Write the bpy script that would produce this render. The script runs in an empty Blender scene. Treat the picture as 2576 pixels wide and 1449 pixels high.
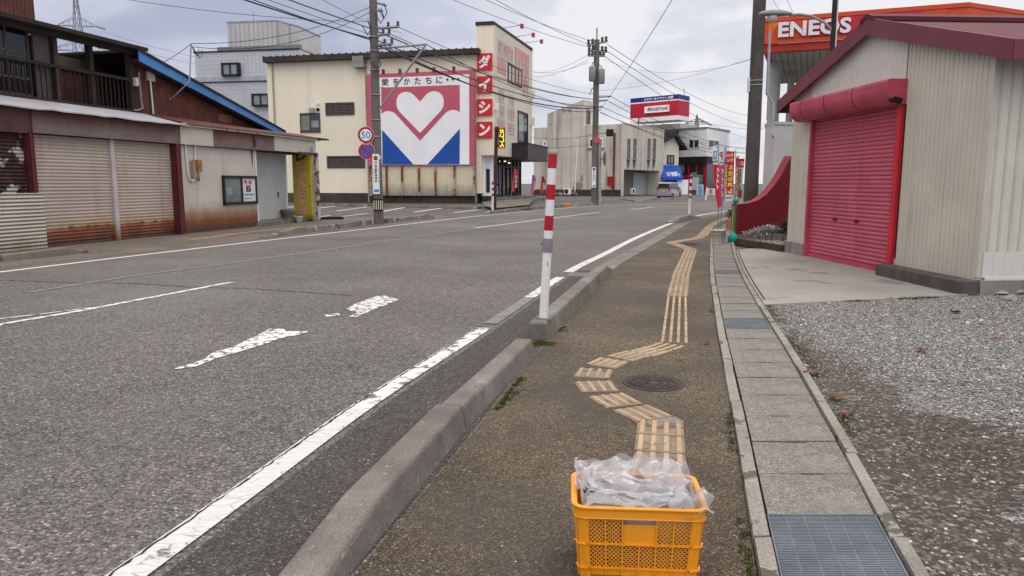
import bpy, bmesh, math, random
import numpy as np
from mathutils import Vector, Matrix
R = math.radians
random.seed(11); rng = np.random.default_rng(5)
scene = bpy.context.scene
C = scene.collection

# ------------------------------------------------------------------ camera
F_PX, CAM_H, PITCH = 1855.0, 1.54, R(8.1)      # focal length in px of a 2576 wide picture
cam_d = bpy.data.cameras.new('camera'); cam_d.sensor_width = 36.0
cam_d.lens = F_PX / 2576 * 36; cam_d.clip_end = 3000; cam_d.clip_start = 0.05
cam = bpy.data.objects.new('camera', cam_d); C.objects.link(cam)
cam.location = (0, 0, CAM_H); cam.rotation_euler = (R(90) - PITCH, 0, 0)
scene.camera = cam

# ------------------------------------------------------------------ world: overcast sky
SUN_EL, SUN_AZ = R(48), R(35)                  # azimuth clockwise from +Y
world = bpy.data.worlds.new('World'); scene.world = world; world.use_nodes = True
nt = world.node_tree; nt.nodes.clear(); N = nt.nodes.new; Lk = nt.links.new
wo = N('ShaderNodeOutputWorld')
sky = N('ShaderNodeTexSky'); sky.sky_type = 'NISHITA'; sky.sun_disc = False
sky.sun_elevation = SUN_EL; sky.sun_rotation = SUN_AZ
b1 = N('ShaderNodeBackground'); b1.inputs[1].default_value = 0.1; Lk(sky.outputs[0], b1.inputs[0])
tc = N('ShaderNodeTexCoord')
sep = N('ShaderNodeSeparateXYZ'); Lk(tc.outputs['Generated'], sep.inputs[0])
# flatten directions onto a cloud layer: (x, y) / (z + .22)
za = N('ShaderNodeMath'); za.operation = 'ADD'; za.inputs[1].default_value = 0.24; Lk(sep.outputs[2], za.inputs[0])
zm = N('ShaderNodeMath'); zm.operation = 'MAXIMUM'; zm.inputs[1].default_value = 0.12; Lk(za.outputs[0], zm.inputs[0])
dx = N('ShaderNodeMath'); dx.operation = 'DIVIDE'; Lk(sep.outputs[0], dx.inputs[0]); Lk(zm.outputs[0], dx.inputs[1])
dy = N('ShaderNodeMath'); dy.operation = 'DIVIDE'; Lk(sep.outputs[1], dy.inputs[0]); Lk(zm.outputs[0], dy.inputs[1])
cb = N('ShaderNodeCombineXYZ'); Lk(dx.outputs[0], cb.inputs[0]); Lk(dy.outputs[0], cb.inputs[1])
n1 = N('ShaderNodeTexNoise'); n1.inputs['Scale'].default_value = 1.7; n1.inputs['Detail'].default_value = 7; n1.inputs['Roughness'].default_value = .52
n1.inputs['Distortion'].default_value = .25
mp = N('ShaderNodeMapping'); mp.inputs['Location'].default_value = (3.1, 1.7, 0); Lk(cb.outputs[0], mp.inputs[0]); Lk(mp.outputs[0], n1.inputs['Vector'])
n2 = N('ShaderNodeTexNoise'); n2.inputs['Scale'].default_value = .8; n2.inputs['Detail'].default_value = 3
mp2 = N('ShaderNodeMapping'); mp2.inputs['Location'].default_value = (7.3, 4.2, 0); Lk(cb.outputs[0], mp2.inputs[0]); Lk(mp2.outputs[0], n2.inputs['Vector'])
# brighter cloud towards the hidden sun (a broad glow in the cloud layer)
gd = N('ShaderNodeVectorMath'); gd.operation = 'DOT_PRODUCT'
gd.inputs[1].default_value = Vector((.40, .90, .10)).normalized(); Lk(tc.outputs['Generated'], gd.inputs[0])
gm = N('ShaderNodeMapRange'); gm.interpolation_type = 'SMOOTHSTEP'
gm.inputs[1].default_value = .82; gm.inputs[2].default_value = 1.0; gm.inputs[3].default_value = -.36; gm.inputs[4].default_value = .02; Lk(gd.outputs['Value'], gm.inputs[0])
s1 = N('ShaderNodeMath'); s1.operation = 'MULTIPLY_ADD'; s1.inputs[1].default_value = 1.5; Lk(n1.outputs[0], s1.inputs[0]); Lk(gm.outputs[0], s1.inputs[2])
s2 = N('ShaderNodeMath'); s2.operation = 'MULTIPLY_ADD'; s2.inputs[1].default_value = .45; Lk(n2.outputs[0], s2.inputs[0]); Lk(s1.outputs[0], s2.inputs[2])
cr = N('ShaderNodeValToRGB'); Lk(s2.outputs[0], cr.inputs[0])
cr.color_ramp.interpolation = 'EASE'
E0 = cr.color_ramp.elements
E0[0].position = .50; E0[0].color = (0.445, 0.475, 0.610, 1)
E0[1].position = 1.0; E0[1].color = (0.893, 0.883, 0.902, 1)
e = E0.new(.72); e.color = (0.595, 0.620, 0.740, 1)
e = E0.new(.86); e.color = (0.744, 0.753, 0.828, 1)
# an overcast dome is brightest overhead: strength rises from 1 near the skyline to about 2 at the zenith
zn = N('ShaderNodeMapRange'); zn.interpolation_type = 'SMOOTHSTEP'; Lk(sep.outputs[2], zn.inputs[0])
for i_, k_ in enumerate((.26, .95, 1.0, 2.1)): zn.inputs[i_ + 1].default_value = k_
zc_ = N('ShaderNodeMix'); zc_.data_type = 'RGBA'; zf = N('ShaderNodeMapRange'); Lk(sep.outputs[2], zf.inputs[0]); zf.inputs[1].default_value = .28; zf.inputs[2].default_value = .7
Lk(zf.outputs[0], zc_.inputs[0]); Lk(cr.outputs[0], zc_.inputs[6]); zc_.inputs[7].default_value = (.86, .82, .78, 1)
# extra sky brightness behind the viewer, added to light the walls facing it
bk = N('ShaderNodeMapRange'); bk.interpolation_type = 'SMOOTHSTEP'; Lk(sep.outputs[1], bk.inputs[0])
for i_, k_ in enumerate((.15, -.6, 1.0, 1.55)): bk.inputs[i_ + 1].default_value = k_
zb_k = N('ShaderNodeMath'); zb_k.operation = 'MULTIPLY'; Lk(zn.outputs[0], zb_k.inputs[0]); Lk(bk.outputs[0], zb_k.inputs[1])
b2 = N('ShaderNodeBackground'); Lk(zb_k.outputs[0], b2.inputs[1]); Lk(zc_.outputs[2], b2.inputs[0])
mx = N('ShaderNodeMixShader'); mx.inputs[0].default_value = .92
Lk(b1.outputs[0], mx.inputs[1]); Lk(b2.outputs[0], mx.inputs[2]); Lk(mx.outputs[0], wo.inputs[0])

sun_d = bpy.data.lights.new('sun', 'SUN'); sun_d.energy = .9; sun_d.angle = R(30); sun_d.color = (1, .93, .84)
sun = bpy.data.objects.new('sun', sun_d); C.objects.link(sun)
sdir = Vector((math.sin(SUN_AZ) * math.cos(SUN_EL), math.cos(SUN_AZ) * math.cos(SUN_EL), math.sin(SUN_EL)))
sun.rotation_euler = (-sdir).to_track_quat('-Z', 'Y').to_euler()
sun.location = (0, 0, 40)

vs = scene.view_settings; vs.view_transform = 'Standard'; vs.look = 'None'; vs.exposure = 0.0; vs.gamma = 1
vs.use_curve_mapping = False
scene.render.film_transparent = False

# ------------------------------------------------------------------ measuring helpers (photo survey -> world)
def ray(u, v):
    x = (u - 1288) / F_PX; y = (724.5 - v) / F_PX
    return Vector((x, y * math.sin(PITCH) + math.cos(PITCH), y * math.cos(PITCH) - math.sin(PITCH)))
def G(u, v, z=0.0):                            # point on the level z
    d = ray(u, v); t = (z - CAM_H) / d.z
    return Vector((d.x * t, d.y * t, z))
def at(u, v, y):                               # point at distance y along the street
    d = ray(u, v); t = y / d.y
    return Vector((d.x * t, y, CAM_H + d.z * t))
class Pl:                                      # a vertical wall plane; local x along it, local -y outward
    def __init__(s, p0, p1, z=0):
        s.o = Vector((p0[0], p0[1], z)); d = Vector((p1[0] - p0[0], p1[1] - p0[1]))
        s.L = d.length; s.a = math.atan2(d.y, d.x); d.normalize(); s.d = d; s.n = Vector((d.y, -d.x))
    def sz(s, u, v, off=0.0):
        r = ray(u, v); ox = s.o.x + s.n.x * off; oy = s.o.y + s.n.y * off
        t = (ox * s.n.x + oy * s.n.y) / (r.x * s.n.x + r.y * s.n.y)
        return ((r.x * t - ox) * s.d.x + (r.y * t - oy) * s.d.y, CAM_H + r.z * t - s.o.z)
    def w(s, a, off=0.0, z=0.0):
        return Vector((s.o.x + s.d.x * a + s.n.x * off, s.o.y + s.d.y * a + s.n.y * off, s.o.z + z))

# ------------------------------------------------------------------ mesh builder
class MB:
    def __init__(s): s.v = []; s.f = []; s.sm = []
    def add(s, vs, fs, smooth=False):
        b = len(s.v); s.v += [tuple(p) for p in vs]
        s.f += [tuple(i + b for i in f) for f in fs]; s.sm += [smooth] * len(fs); return s
    def box(s, x0, x1, y0, y1, z0, z1):
        return s.add([(x, y, z) for x in (x0, x1) for y in (y0, y1) for z in (z0, z1)],
                     [(0, 1, 3, 2), (4, 6, 7, 5), (0, 4, 5, 1), (2, 3, 7, 6), (0, 2, 6, 4), (1, 5, 7, 3)])
    def prism(s, poly, h0, h1, axis='y'):      # poly in the two other axes, extruded along axis
        n = len(poly)
        def P(a, b, h): return (a, h, b) if axis == 'y' else ((h, a, b) if axis == 'x' else (a, b, h))
        return s.add([P(a, b, h) for h in (h0, h1) for a, b in poly],
                     [tuple(range(n)), tuple(range(2 * n - 1, n - 1, -1))] + [(i, (i + 1) % n, n + (i + 1) % n, n + i) for i in range(n)])
    def hexa(s, p):                            # 8 corners: bottom 4 then top 4
        return s.add(p, [(3, 2, 1, 0), (4, 5, 6, 7), (0, 1, 5, 4), (1, 2, 6, 5), (2, 3, 7, 6), (3, 0, 4, 7)])
    def quad(s, *p): return s.add(p, [tuple(range(len(p)))])
    def tube(s, pts, r, n=6, cap=True, smooth=True):
        pts = [Vector(p) for p in pts]; m = len(pts); b = []; up = None
        for i, p in enumerate(pts):
            t = (pts[min(i + 1, m - 1)] - pts[max(i - 1, 0)]).normalized()
            if up is None: up = Vector((0, 0, 1)) if abs(t.z) < .9 else Vector((1, 0, 0))
            a = t.cross(up).normalized(); up = a.cross(t).normalized()
            rr = r[i] if isinstance(r, (list, tuple)) else r
            b += [p + (a * math.cos(k * 2 * math.pi / n) + up * math.sin(k * 2 * math.pi / n)) * rr for k in range(n)]
        fs = [(i * n + k, i * n + (k + 1) % n, (i + 1) * n + (k + 1) % n, (i + 1) * n + k) for i in range(m - 1) for k in range(n)]
        s.add(b, fs, smooth)
        if cap: s.add(b[:n], [tuple(range(n))]); s.add(b[-n:], [tuple(range(n - 1, -1, -1))])
        return s
    def lathe(s, prof, n=20, c=(0, 0, 0), smooth=True):   # prof: (r, z)
        m = len(prof)
        vs = [(c[0] + r * math.cos(k * 2 * math.pi / n), c[1] + r * math.sin(k * 2 * math.pi / n), c[2] + z) for r, z in prof for k in range(n)]
        fs = [(i * n + k, i * n + (k + 1) % n, (i + 1) * n + (k + 1) % n, (i + 1) * n + k) for i in range(m - 1) for k in range(n)]
        s.add(vs, fs, smooth); s.add(vs[:n], [tuple(range(n - 1, -1, -1))]); s.add(vs[-n:], [tuple(range(n))]); return s
    def disc(s, cx, cz, r, y0, y1, n=28):      # disc facing -y
        return s.prism([(cx + r * math.cos(k * 2 * math.pi / n), cz + r * math.sin(k * 2 * math.pi / n)) for k in range(n)], y0, y1, 'y')
    def build(s, name, m, parent=None, bevel=0, seg=2, loc=None, rotz=0, fix=True):
        me = bpy.data.meshes.new(name); me.from_pydata(s.v, [], s.f); me.update()
        me.polygons.foreach_set('use_smooth', s.sm)
        if fix or bevel:
            bm = bmesh.new(); bm.from_mesh(me)
            if bevel:
                bmesh.ops.remove_doubles(bm, verts=bm.verts, dist=1e-5)
            bmesh.ops.recalc_face_normals(bm, faces=bm.faces)
            if bevel:
                es = [e for e in bm.edges if len(e.link_faces) == 2 and e.calc_face_angle(0) > .5]
                bmesh.ops.bevel(bm, geom=es, offset=bevel, segments=seg, affect='EDGES', profile=.5, clamp_overlap=True)
            bm.to_mesh(me); bm.free()
        if m: me.materials.append(m)
        o = bpy.data.objects.new(name, me); C.objects.link(o)
        if parent: o.parent = parent
        if loc is not None: o.location = loc
        if rotz: o.rotation_euler = (0, 0, rotz)
        return o
def box(x0, x1, y0, y1, z0, z1): return MB().box(x0, x1, y0, y1, z0, z1)

def tag(o, label=None, cat=None, group=None, kind=None):
    if label: o['label'] = label
    if cat: o['category'] = cat
    if group: o['group'] = group
    if kind: o['kind'] = kind
    return o
def thing(name, label, cat, loc=(0, 0, 0), rotz=0, group=None):
    o = bpy.data.objects.new(name, None); C.objects.link(o); o.empty_display_size = .2
    o.location = loc; o.rotation_euler = (0, 0, rotz)
    return tag(o, label, cat, group)
def struct(o): o['kind'] = 'structure'; return o
def kids(o): return [c for c in C.objects if c.parent is o]
def dup(o, loc=None, rotz=None, label=None, parent=None):
    c = o.copy(); C.objects.link(c)
    if parent: c.parent = parent
    if loc is not None: c.location = loc
    if rotz is not None: c.rotation_euler = (o.rotation_euler[0], o.rotation_euler[1], rotz)
    if label: c['label'] = label
    for k in kids(o): dup(k, parent=c)
    return c

# ------------------------------------------------------------------ lettering
def text_mb(body, x0, x1, z0, z1, y, bold=0.0, mirror=False, thick=.004, vertical=False, shear=0.0, keep=False, spacing=1.0):
    """lettering filled into the box x0..x1, z0..z1 on the plane local y, facing -y"""
    cu = bpy.data.curves.new('lettering', 'FONT')
    cu.body = '\n'.join(body) if vertical else body
    cu.align_x = 'CENTER'; cu.size = 1; cu.offset = bold; cu.resolution_u = 3; cu.shear = shear
    cu.space_line = spacing if vertical else 1.0
    if not vertical: cu.space_character = spacing
    o = bpy.data.objects.new('lettering', cu); C.objects.link(o)
    dg = bpy.context.evaluated_depsgraph_get(); dg.update()
    me = bpy.data.meshes.new_from_object(o.evaluated_get(dg))
    mb = MB()
    if len(me.vertices):
        co = np.empty(len(me.vertices) * 3); me.vertices.foreach_get('co', co); co = co.reshape(-1, 3)
        lo, hi = co.min(0), co.max(0); sp = np.maximum(hi - lo, 1e-6)
        sx, sz = (x1 - x0) / sp[0], (z1 - z0) / sp[1]
        cx, cz = (x0 + x1) / 2, (z0 + z1) / 2
        if keep: sx = sz = min(sx, sz)
        X = cx + (co[:, 0] - (lo[0] + hi[0]) / 2) * sx * (-1 if mirror else 1)
        Z = cz + (co[:, 1] - (lo[1] + hi[1]) / 2) * sz
        mb.add(list(zip(X, np.full(len(X), y), Z)), [tuple(p.vertices) for p in me.polygons])
    bpy.data.objects.remove(o); bpy.data.curves.remove(cu); bpy.data.meshes.remove(me)
    return mb

# ------------------------------------------------------------------ materials
def pbr(name, col, rough=.75, metal=0, var=.12, scale=1.5, fine=.08, fscale=60., bump=0., streak=None, zrust=None,
        spots=None, wave=None, brick=None, emit=0., spec=.35, alpha=None):
    m = bpy.data.materials.new(name); m.use_nodes = True; t = m.node_tree; n = t.nodes; l = t.links.new
    bs = n['Principled BSDF']; bs.inputs['Roughness'].default_value = rough; bs.inputs['Metallic'].default_value = metal
    bs.inputs['Specular IOR Level'].default_value = spec
    tc = n.new('ShaderNodeTexCoord'); O = tc.outputs['Object']
    def noise(s, det=4, vec=O, ro=.55):
        q = n.new('ShaderNodeTexNoise'); q.inputs['Scale'].default_value = s; q.inputs['Detail'].default_value = det
        q.inputs['Roughness'].default_value = ro; l(vec, q.inputs['Vector']); return q.outputs[0]
    def rng_(x, a, b, c, d):
        q = n.new('ShaderNodeMapRange'); l(x, q.inputs[0])
        for i, k in enumerate((a, b, c, d)): q.inputs[i + 1].default_value = k
        return q.outputs[0]
    def mth(op, a, b):
        q = n.new('ShaderNodeMath'); q.operation = op
        for i, k in enumerate((a, b)):
            if isinstance(k, (int, float)): q.inputs[i].default_value = k
            else: l(k, q.inputs[i])
        return q.outputs[0]
    def mapv(sc):
        q = n.new('ShaderNodeMapping'); q.inputs['Scale'].default_value = sc; l(O, q.inputs[0]); return q.outputs[0]
    def mix(f, a, b):
        q = n.new('ShaderNodeMix'); q.data_type = 'RGBA'
        if isinstance(f, (int, float)): q.inputs[0].default_value = f
        else: l(f, q.inputs[0])
        for i, k in ((6, a), (7, b)):
            if isinstance(k, tuple): q.inputs[i].default_value = (*k, 1)
            else: l(k, q.inputs[i])
        return q.outputs[2]
    v = rng_(noise(scale), .32, .68, 1 - var, 1 + var)
    if fine: v = mth('MULTIPLY', v, rng_(noise(fscale, 3), .3, .7, 1 - fine, 1 + fine))
    rgb = n.new('ShaderNodeRGB'); rgb.outputs[0].default_value = (*col, 1)
    sc = n.new('ShaderNodeVectorMath'); sc.operation = 'SCALE'; l(rgb.outputs[0], sc.inputs[0]); l(v, sc.inputs['Scale'])
    c = sc.outputs[0]
    height = None
    if brick:                                  # (tile width, tile height, joint colour factor)
        bt = n.new('ShaderNodeTexBrick'); bt.offset = 0; bt.inputs['Scale'].default_value = 1
        bt.inputs['Brick Width'].default_value = brick[0]; bt.inputs['Row Height'].default_value = brick[1]; bt.inputs['Mortar Size'].default_value = brick[3] if len(brick) > 3 else .008
        sx = n.new('ShaderNodeSeparateXYZ'); l(O, sx.inputs[0]); cx = n.new('ShaderNodeCombineXYZ')
        l(mth('ADD', sx.outputs[0], sx.outputs[1]), cx.inputs[0]); l(sx.outputs[2], cx.inputs[1]); l(cx.outputs[0], bt.inputs['Vector'])
        c = mix(mth('MULTIPLY', bt.outputs['Fac'], brick[2]), c, (.08, .08, .08))
    if streak:                                 # (colour, amount, threshold, horizontal scale)
        h = streak[3] if len(streak) > 3 else 3.
        f = rng_(noise(1., 5, mapv((h, h, .22 * h / 3)), .65), streak[2], streak[2] + .2, 0, streak[1]); c = mix(f, c, streak[0])
    if spots:                                  # list of (colour, threshold, scale)
        for q in spots:
            f = rng_(noise(q[2], 5, O, .6), q[1], q[1] + .04, 0, 1); c = mix(f, c, q[0])
    if zrust:                                  # list of (colour, z full, z none, jitter)
        sx = n.new('ShaderNodeSeparateXYZ'); l(O, sx.inputs[0])
        for q in zrust:
            z = mth('ADD', sx.outputs[2], mth('MULTIPLY', mth('SUBTRACT', noise(1., 5, mapv((3, 3, 1.2))), .5), q[3]))
            c = mix(rng_(z, q[1], q[2], 1, 0), c, q[0])
    if wave:                                   # (axis, period, strength, groove darkness)
        sx = n.new('ShaderNodeSeparateXYZ'); l(O, sx.inputs[0])
        co = sx.outputs['xyz'.index(wave[0])]
        sn = mth('SINE', mth('MULTIPLY', co, 2 * math.pi / wave[1]), 0)
        height = sn
        if wave[3]: c = mix(rng_(sn, -1, -.55, wave[3], 0), c, (col[0] * .25, col[1] * .25, col[2] * .25))
    l(c, bs.inputs['Base Color'])
    if bump or wave:
        bn = n.new('ShaderNodeBump'); bn.inputs['Strength'].default_value = wave[2] if wave else bump; bn.inputs['Distance'].default_value = .02
        l(height if wave else noise(fscale, 4), bn.inputs['Height']); l(bn.outputs[0], bs.inputs['Normal'])
    if emit:
        bs.inputs['Emission Color'].default_value = (*col, 1); bs.inputs['Emission Strength'].default_value = emit
    return m

def ground_mat(name, cols, cell, rough=.9, patch=.2, pscale=.35, bump=.35, tint=None, tint_t=.55, tscale=.6, tamt=.6, coarse=None, spec=.3, cracks=0):
    """stone-speckled ground: cols = list of (pos, rgb) over random cell value, cell = cells per metre"""
    m = bpy.data.materials.new(name); m.use_nodes = True; t = m.node_tree; n = t.nodes; l = t.links.new
    bs = n['Principled BSDF']; bs.inputs['Roughness'].default_value = rough; bs.inputs['Specular IOR Level'].default_value = spec
    tc = n.new('ShaderNodeTexCoord'); O = tc.outputs['Object']
    def noise(s, det=4, ro=.55):
        q = n.new('ShaderNodeTexNoise'); q.inputs['Scale'].default_value = s; q.inputs['Detail'].default_value = det; q.inputs['Roughness'].default_value = ro
        l(O, q.inputs['Vector']); return q.outputs[0]
    def rng_(x, a, b, c, d):
        q = n.new('ShaderNodeMapRange'); l(x, q.inputs[0])
        for i, k in enumerate((a, b, c, d)): q.inputs[i + 1].default_value = k
        return q.outputs[0]
    vo = n.new('ShaderNodeTexVoronoi'); vo.inputs['Scale'].default_value = cell; l(O, vo.inputs['Vector'])
    sp = n.new('ShaderNodeSeparateColor'); l(vo.outputs['Color'], sp.inputs[0])
    rp = n.new('ShaderNodeValToRGB'); l(sp.outputs[0], rp.inputs[0]); el = rp.color_ramp.elements
    el[0].position, el[0].color = cols[0][0], (*cols[0][1], 1); el[1].position, el[1].color = cols[-1][0], (*cols[-1][1], 1)
    for p, k in cols[1:-1]: q = el.new(p); q.color = (*k, 1)
    c = rp.outputs[0]
    v = rng_(noise(pscale, 5), .3, .7, 1 - patch, 1 + patch)
    edge = rng_(vo.outputs['Distance'], .25, .75, 1.05, .62)
    mu = n.new('ShaderNodeMath'); mu.operation = 'MULTIPLY'; l(v, mu.inputs[0]); l(edge, mu.inputs[1])
    fn = n.new('ShaderNodeMath'); fn.operation = 'MULTIPLY'; l(mu.outputs[0], fn.inputs[0]); l(rng_(noise(9, 6, .7), .3, .7, .8, 1.2), fn.inputs[1])
    sc = n.new('ShaderNodeVectorMath'); sc.operation = 'SCALE'; l(c, sc.inputs[0]); l(fn.outputs[0], sc.inputs['Scale']); c = sc.outputs[0]
    def mix(f, a, b):
        q = n.new('ShaderNodeMix'); q.data_type = 'RGBA'; l(f, q.inputs[0]); l(a, q.inputs[6]); q.inputs[7].default_value = (*b, 1); return q.outputs[2]
    for k, (tc_, th, ts, ta) in enumerate(tint or []):
        f = rng_(noise(ts, 5, .6), th, th + .18, 0, ta); c = mix(f, c, tc_)
    if cracks:
        vc = n.new('ShaderNodeTexVoronoi'); vc.feature = 'DISTANCE_TO_EDGE'; vc.inputs['Scale'].default_value = .13
        wv = n.new('ShaderNodeMix'); wv.data_type = 'VECTOR'; wv.inputs[0].default_value = .12
        qn = n.new('ShaderNodeTexNoise'); qn.inputs['Scale'].default_value = 2.; qn.inputs['Detail'].default_value = 4; l(O, qn.inputs['Vector'])
        l(O, wv.inputs[4]); l(qn.outputs['Color'], wv.inputs[5]); l(wv.outputs[1], vc.inputs['Vector'])
        c = mix(rng_(vc.outputs['Distance'], .0, .0016, cracks, 0), c, (.02, .02, .02))
    l(c, bs.inputs['Base Color'])
    bn = n.new('ShaderNodeBump'); bn.inputs['Strength'].default_value = bump; bn.inputs['Distance'].default_value = .006; bn.invert = True
    l(vo.outputs['Distance'], bn.inputs['Height']); l(bn.outputs[0], bs.inputs['Normal'])
    return m

def paint_mat(name, col=(.72, .72, .71), under=(.13, .125, .12), wear=.5, scale=6., crack=True):
    """road paint with wear holes and cracks showing the asphalt"""
    m = bpy.data.materials.new(name); m.use_nodes = True; t = m.node_tree; n = t.nodes; l = t.links.new
    bs = n['Principled BSDF']; bs.inputs['Roughness'].default_value = .7
    tc = n.new('ShaderNodeTexCoord'); O = tc.outputs['Object']
    q = n.new('ShaderNodeTexNoise'); q.inputs['Scale'].default_value = scale; q.inputs['Detail'].default_value = 8; q.inputs['Roughness'].default_value = .7; l(O, q.inputs['Vector'])
    f = n.new('ShaderNodeMapRange'); l(q.outputs[0], f.inputs[0]); f.inputs[1].default_value = wear; f.inputs[2].default_value = wear + .06
    vo = n.new('ShaderNodeTexVoronoi'); vo.feature = 'DISTANCE_TO_EDGE'; vo.inputs['Scale'].default_value = 13.
    mpp = n.new('ShaderNodeMapping'); mpp.inputs['Scale'].default_value = (.35, 1.25, 1); l(O, mpp.inputs[0]); l(mpp.outputs[0], vo.inputs['Vector'])
    g = n.new('ShaderNodeMapRange'); l(vo.outputs['Distance'], g.inputs[0]); g.inputs[1].default_value = .0; g.inputs[2].default_value = .022; g.inputs[3].default_value = .75 if crack else 0; g.inputs[4].default_value = 0
    mxx = n.new('ShaderNodeMath'); mxx.operation = 'MAXIMUM'; l(f.outputs[0], mxx.inputs[0]); l(g.outputs[0], mxx.inputs[1])
    q2 = n.new('ShaderNodeTexNoise'); q2.inputs['Scale'].default_value = 25; q2.inputs['Detail'].default_value = 4; l(O, q2.inputs['Vector'])
    a = n.new('ShaderNodeMix'); a.data_type = 'RGBA'; l(q2.outputs[0], a.inputs[0]); a.inputs[6].default_value = (*[k * .8 for k in col], 1); a.inputs[7].default_value = (*[k * 1.15 for k in col], 1)
    b = n.new('ShaderNodeMix'); b.data_type = 'RGBA'; l(mxx.outputs[0], b.inputs[0]); l(a.outputs[2], b.inputs[6]); b.inputs[7].default_value = (*under, 1)
    l(b.outputs[2], bs.inputs['Base Color']); return m

def glass(name, col=(.02, .03, .03), rough=.06): 
    return pbr(name, col, rough=rough, var=.2, scale=.7, fine=0, spec=.6)

M = {}
M['asphalt'] = ground_mat('asphalt', [(0, (.06, .056, .053)), (.3, (.108, .101, .095)), (.6, (.148, .138, .129)), (.82, (.19, .176, .16)), (.95, (.25, .233, .213)), (1, (.38, .36, .335))], 76,
                          tint=[((.175, .168, .162), .5, .25, .5), ((.10, .096, .093), .56, .12, .5)])
M['asphalt_new'] = ground_mat('shoulder_asphalt', [(0, (.04, .036, .034)), (.7, (.078, .07, .066)), (.97, (.13, .12, .11)), (1, (.28, .265, .25))], 100, tint=[((.10, .085, .07), .55, 1.5, .4)])
M['lot'] = ground_mat('lot_asphalt', [(0, (.07, .067, .065)), (.7, (.115, .108, .105)), (1, (.25, .24, .22))], 80, tint=[((.05, .045, .04), .52, .3, .6)])
M['brown'] = ground_mat('brown_paving', [(0, (.035, .025, .018)), (.35, (.078, .057, .038)), (.65, (.125, .091, .059)), (.9, (.19, .148, .10)), (.985, (.27, .225, .165)), (1, (.45, .42, .38))], 140,
                        rough=.8, patch=.4, pscale=.8, bump=.7, tint=[((.062, .054, .048), .46, .55, .72), ((.14, .075, .03), .56, 1.1, .4)])
M['gravelbed'] = ground_mat('gravel_bed', [(0, (.06, .056, .052)), (.4, (.15, .145, .14)), (.8, (.25, .24, .23)), (1, (.45, .44, .42))], 62, patch=.18, pscale=.9, bump=1., tint=[((.10, .085, .065), .56, .5, .5)])
M['slab'] = ground_mat('slab_concrete', [(0, (.16, .145, .13)), (.6, (.24, .222, .20)), (1, (.36, .34, .31))], 130, patch=.22, pscale=1.2, bump=.2, tint=[((.11, .10, .09), .5, 1.6, .6), ((.30, .28, .25), .56, 3, .5)])
M['kerb'] = pbr('kerb_concrete', (.155, .145, .128), var=.3, scale=2.6, fine=.3, fscale=110, bump=.3, spots=[((.30, .285, .255), .64, 28), ((.085, .08, .07), .67, 4), ((.24, .225, .20), .66, 3.)], streak=((.10, .095, .085), .5, .52, 4))
M['kerb_old'] = pbr('weathered_kerb_concrete', (.15, .135, .115), var=.3, scale=1.2, fine=.3, fscale=40, bump=.4, spots=[((.30, .28, .25), .6, 3.), ((.05, .045, .03), .6, 2.)])
M['edging'] = pbr('edging_concrete', (.25, .23, .20), var=.25, scale=2., fine=.3, fscale=70, bump=.5, spots=[((.09, .085, .06), .58, 4), ((.10, .12, .03), .66, 3)])
M['apron'] = pbr('apron_concrete', (.29, .268, .243), var=.14, scale=.8, fine=.12, fscale=90, bump=.08, spots=[((.20, .18, .158), .6, 1.1), ((.12, .11, .10), .74, 14)])
M['foundation'] = pbr('foundation_concrete', (.25, .235, .21), var=.2, scale=1.5, fine=.2, fscale=50, bump=.2, streak=((.09, .085, .075), .8, .5, 5))
M['step'] = pbr('mossy_concrete', (.085, .076, .065), var=.3, scale=1.5, fine=.25, fscale=60, bump=.3, streak=((.055, .05, .045), .8, .45, 4))
M['dirt'] = ground_mat('lot_dirt', [(0, (.045, .036, .028)), (.6, (.085, .068, .052)), (1, (.2, .18, .16))], 45, patch=.3, pscale=.9, bump=.9,
                       tint=[((.06, .05, .035), .5, .8, .5), ((.07, .085, .025), .62, 1.6, .6)])
M['walk_left'] = ground_mat('dusty_paving', [(0, (.09, .075, .06)), (.6, (.15, .125, .10)), (1, (.28, .25, .21))], 60, patch=.3, tint=[((.22, .16, .10), .55, .5, .5), ((.07, .06, .05), .52, .8, .5)])
M['line'] = paint_mat('line_paint', (.59, .58, .56), wear=.60)
M['line_worn'] = paint_mat('worn_line_paint', (.70, .69, .67), wear=.51, scale=8)
M['arrow'] = paint_mat('worn_arrow_paint', (.80, .79, .78), wear=.49, scale=14)
M['arrow2'] = paint_mat('very_worn_arrow_paint', (.80, .79, .78), wear=.475, scale=13)
M['line_far'] = paint_mat('distant_line_paint', (.62, .61, .59), wear=.66, crack=False)
M['line_faint'] = paint_mat('faint_line_paint', (.185, .18, .172), wear=.52, scale=5, crack=False)
M['steel'] = pbr('galvanised_steel', (.34, .35, .36), rough=.5, metal=.5, var=.15, scale=6, fine=.1)
M['grate'] = pbr('grating_steel', (.125, .147, .175), rough=.5, metal=.35, var=.2, scale=5, fine=.15)
M['black'] = pbr('black_metal', (.012, .012, .013), rough=.5)
M['dark'] = pbr('dark_void', (.012, .011, .010), rough=.9)
M['white'] = pbr('white_paint', (.72, .71, .70), rough=.55, var=.05, fine=.04)
M['red'] = pbr('red_paint', (.52, .015, .025), rough=.5, var=.08)
M['glass'] = glass('window_glass', (.03, .035, .038))
M['glass_pale'] = pbr('pale_window_glass', (.22, .25, .24), rough=.08, var=.25, scale=1., fine=0, spec=.6)
M['rubber'] = pbr('rubber', (.015, .015, .015), rough=.8)

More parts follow.
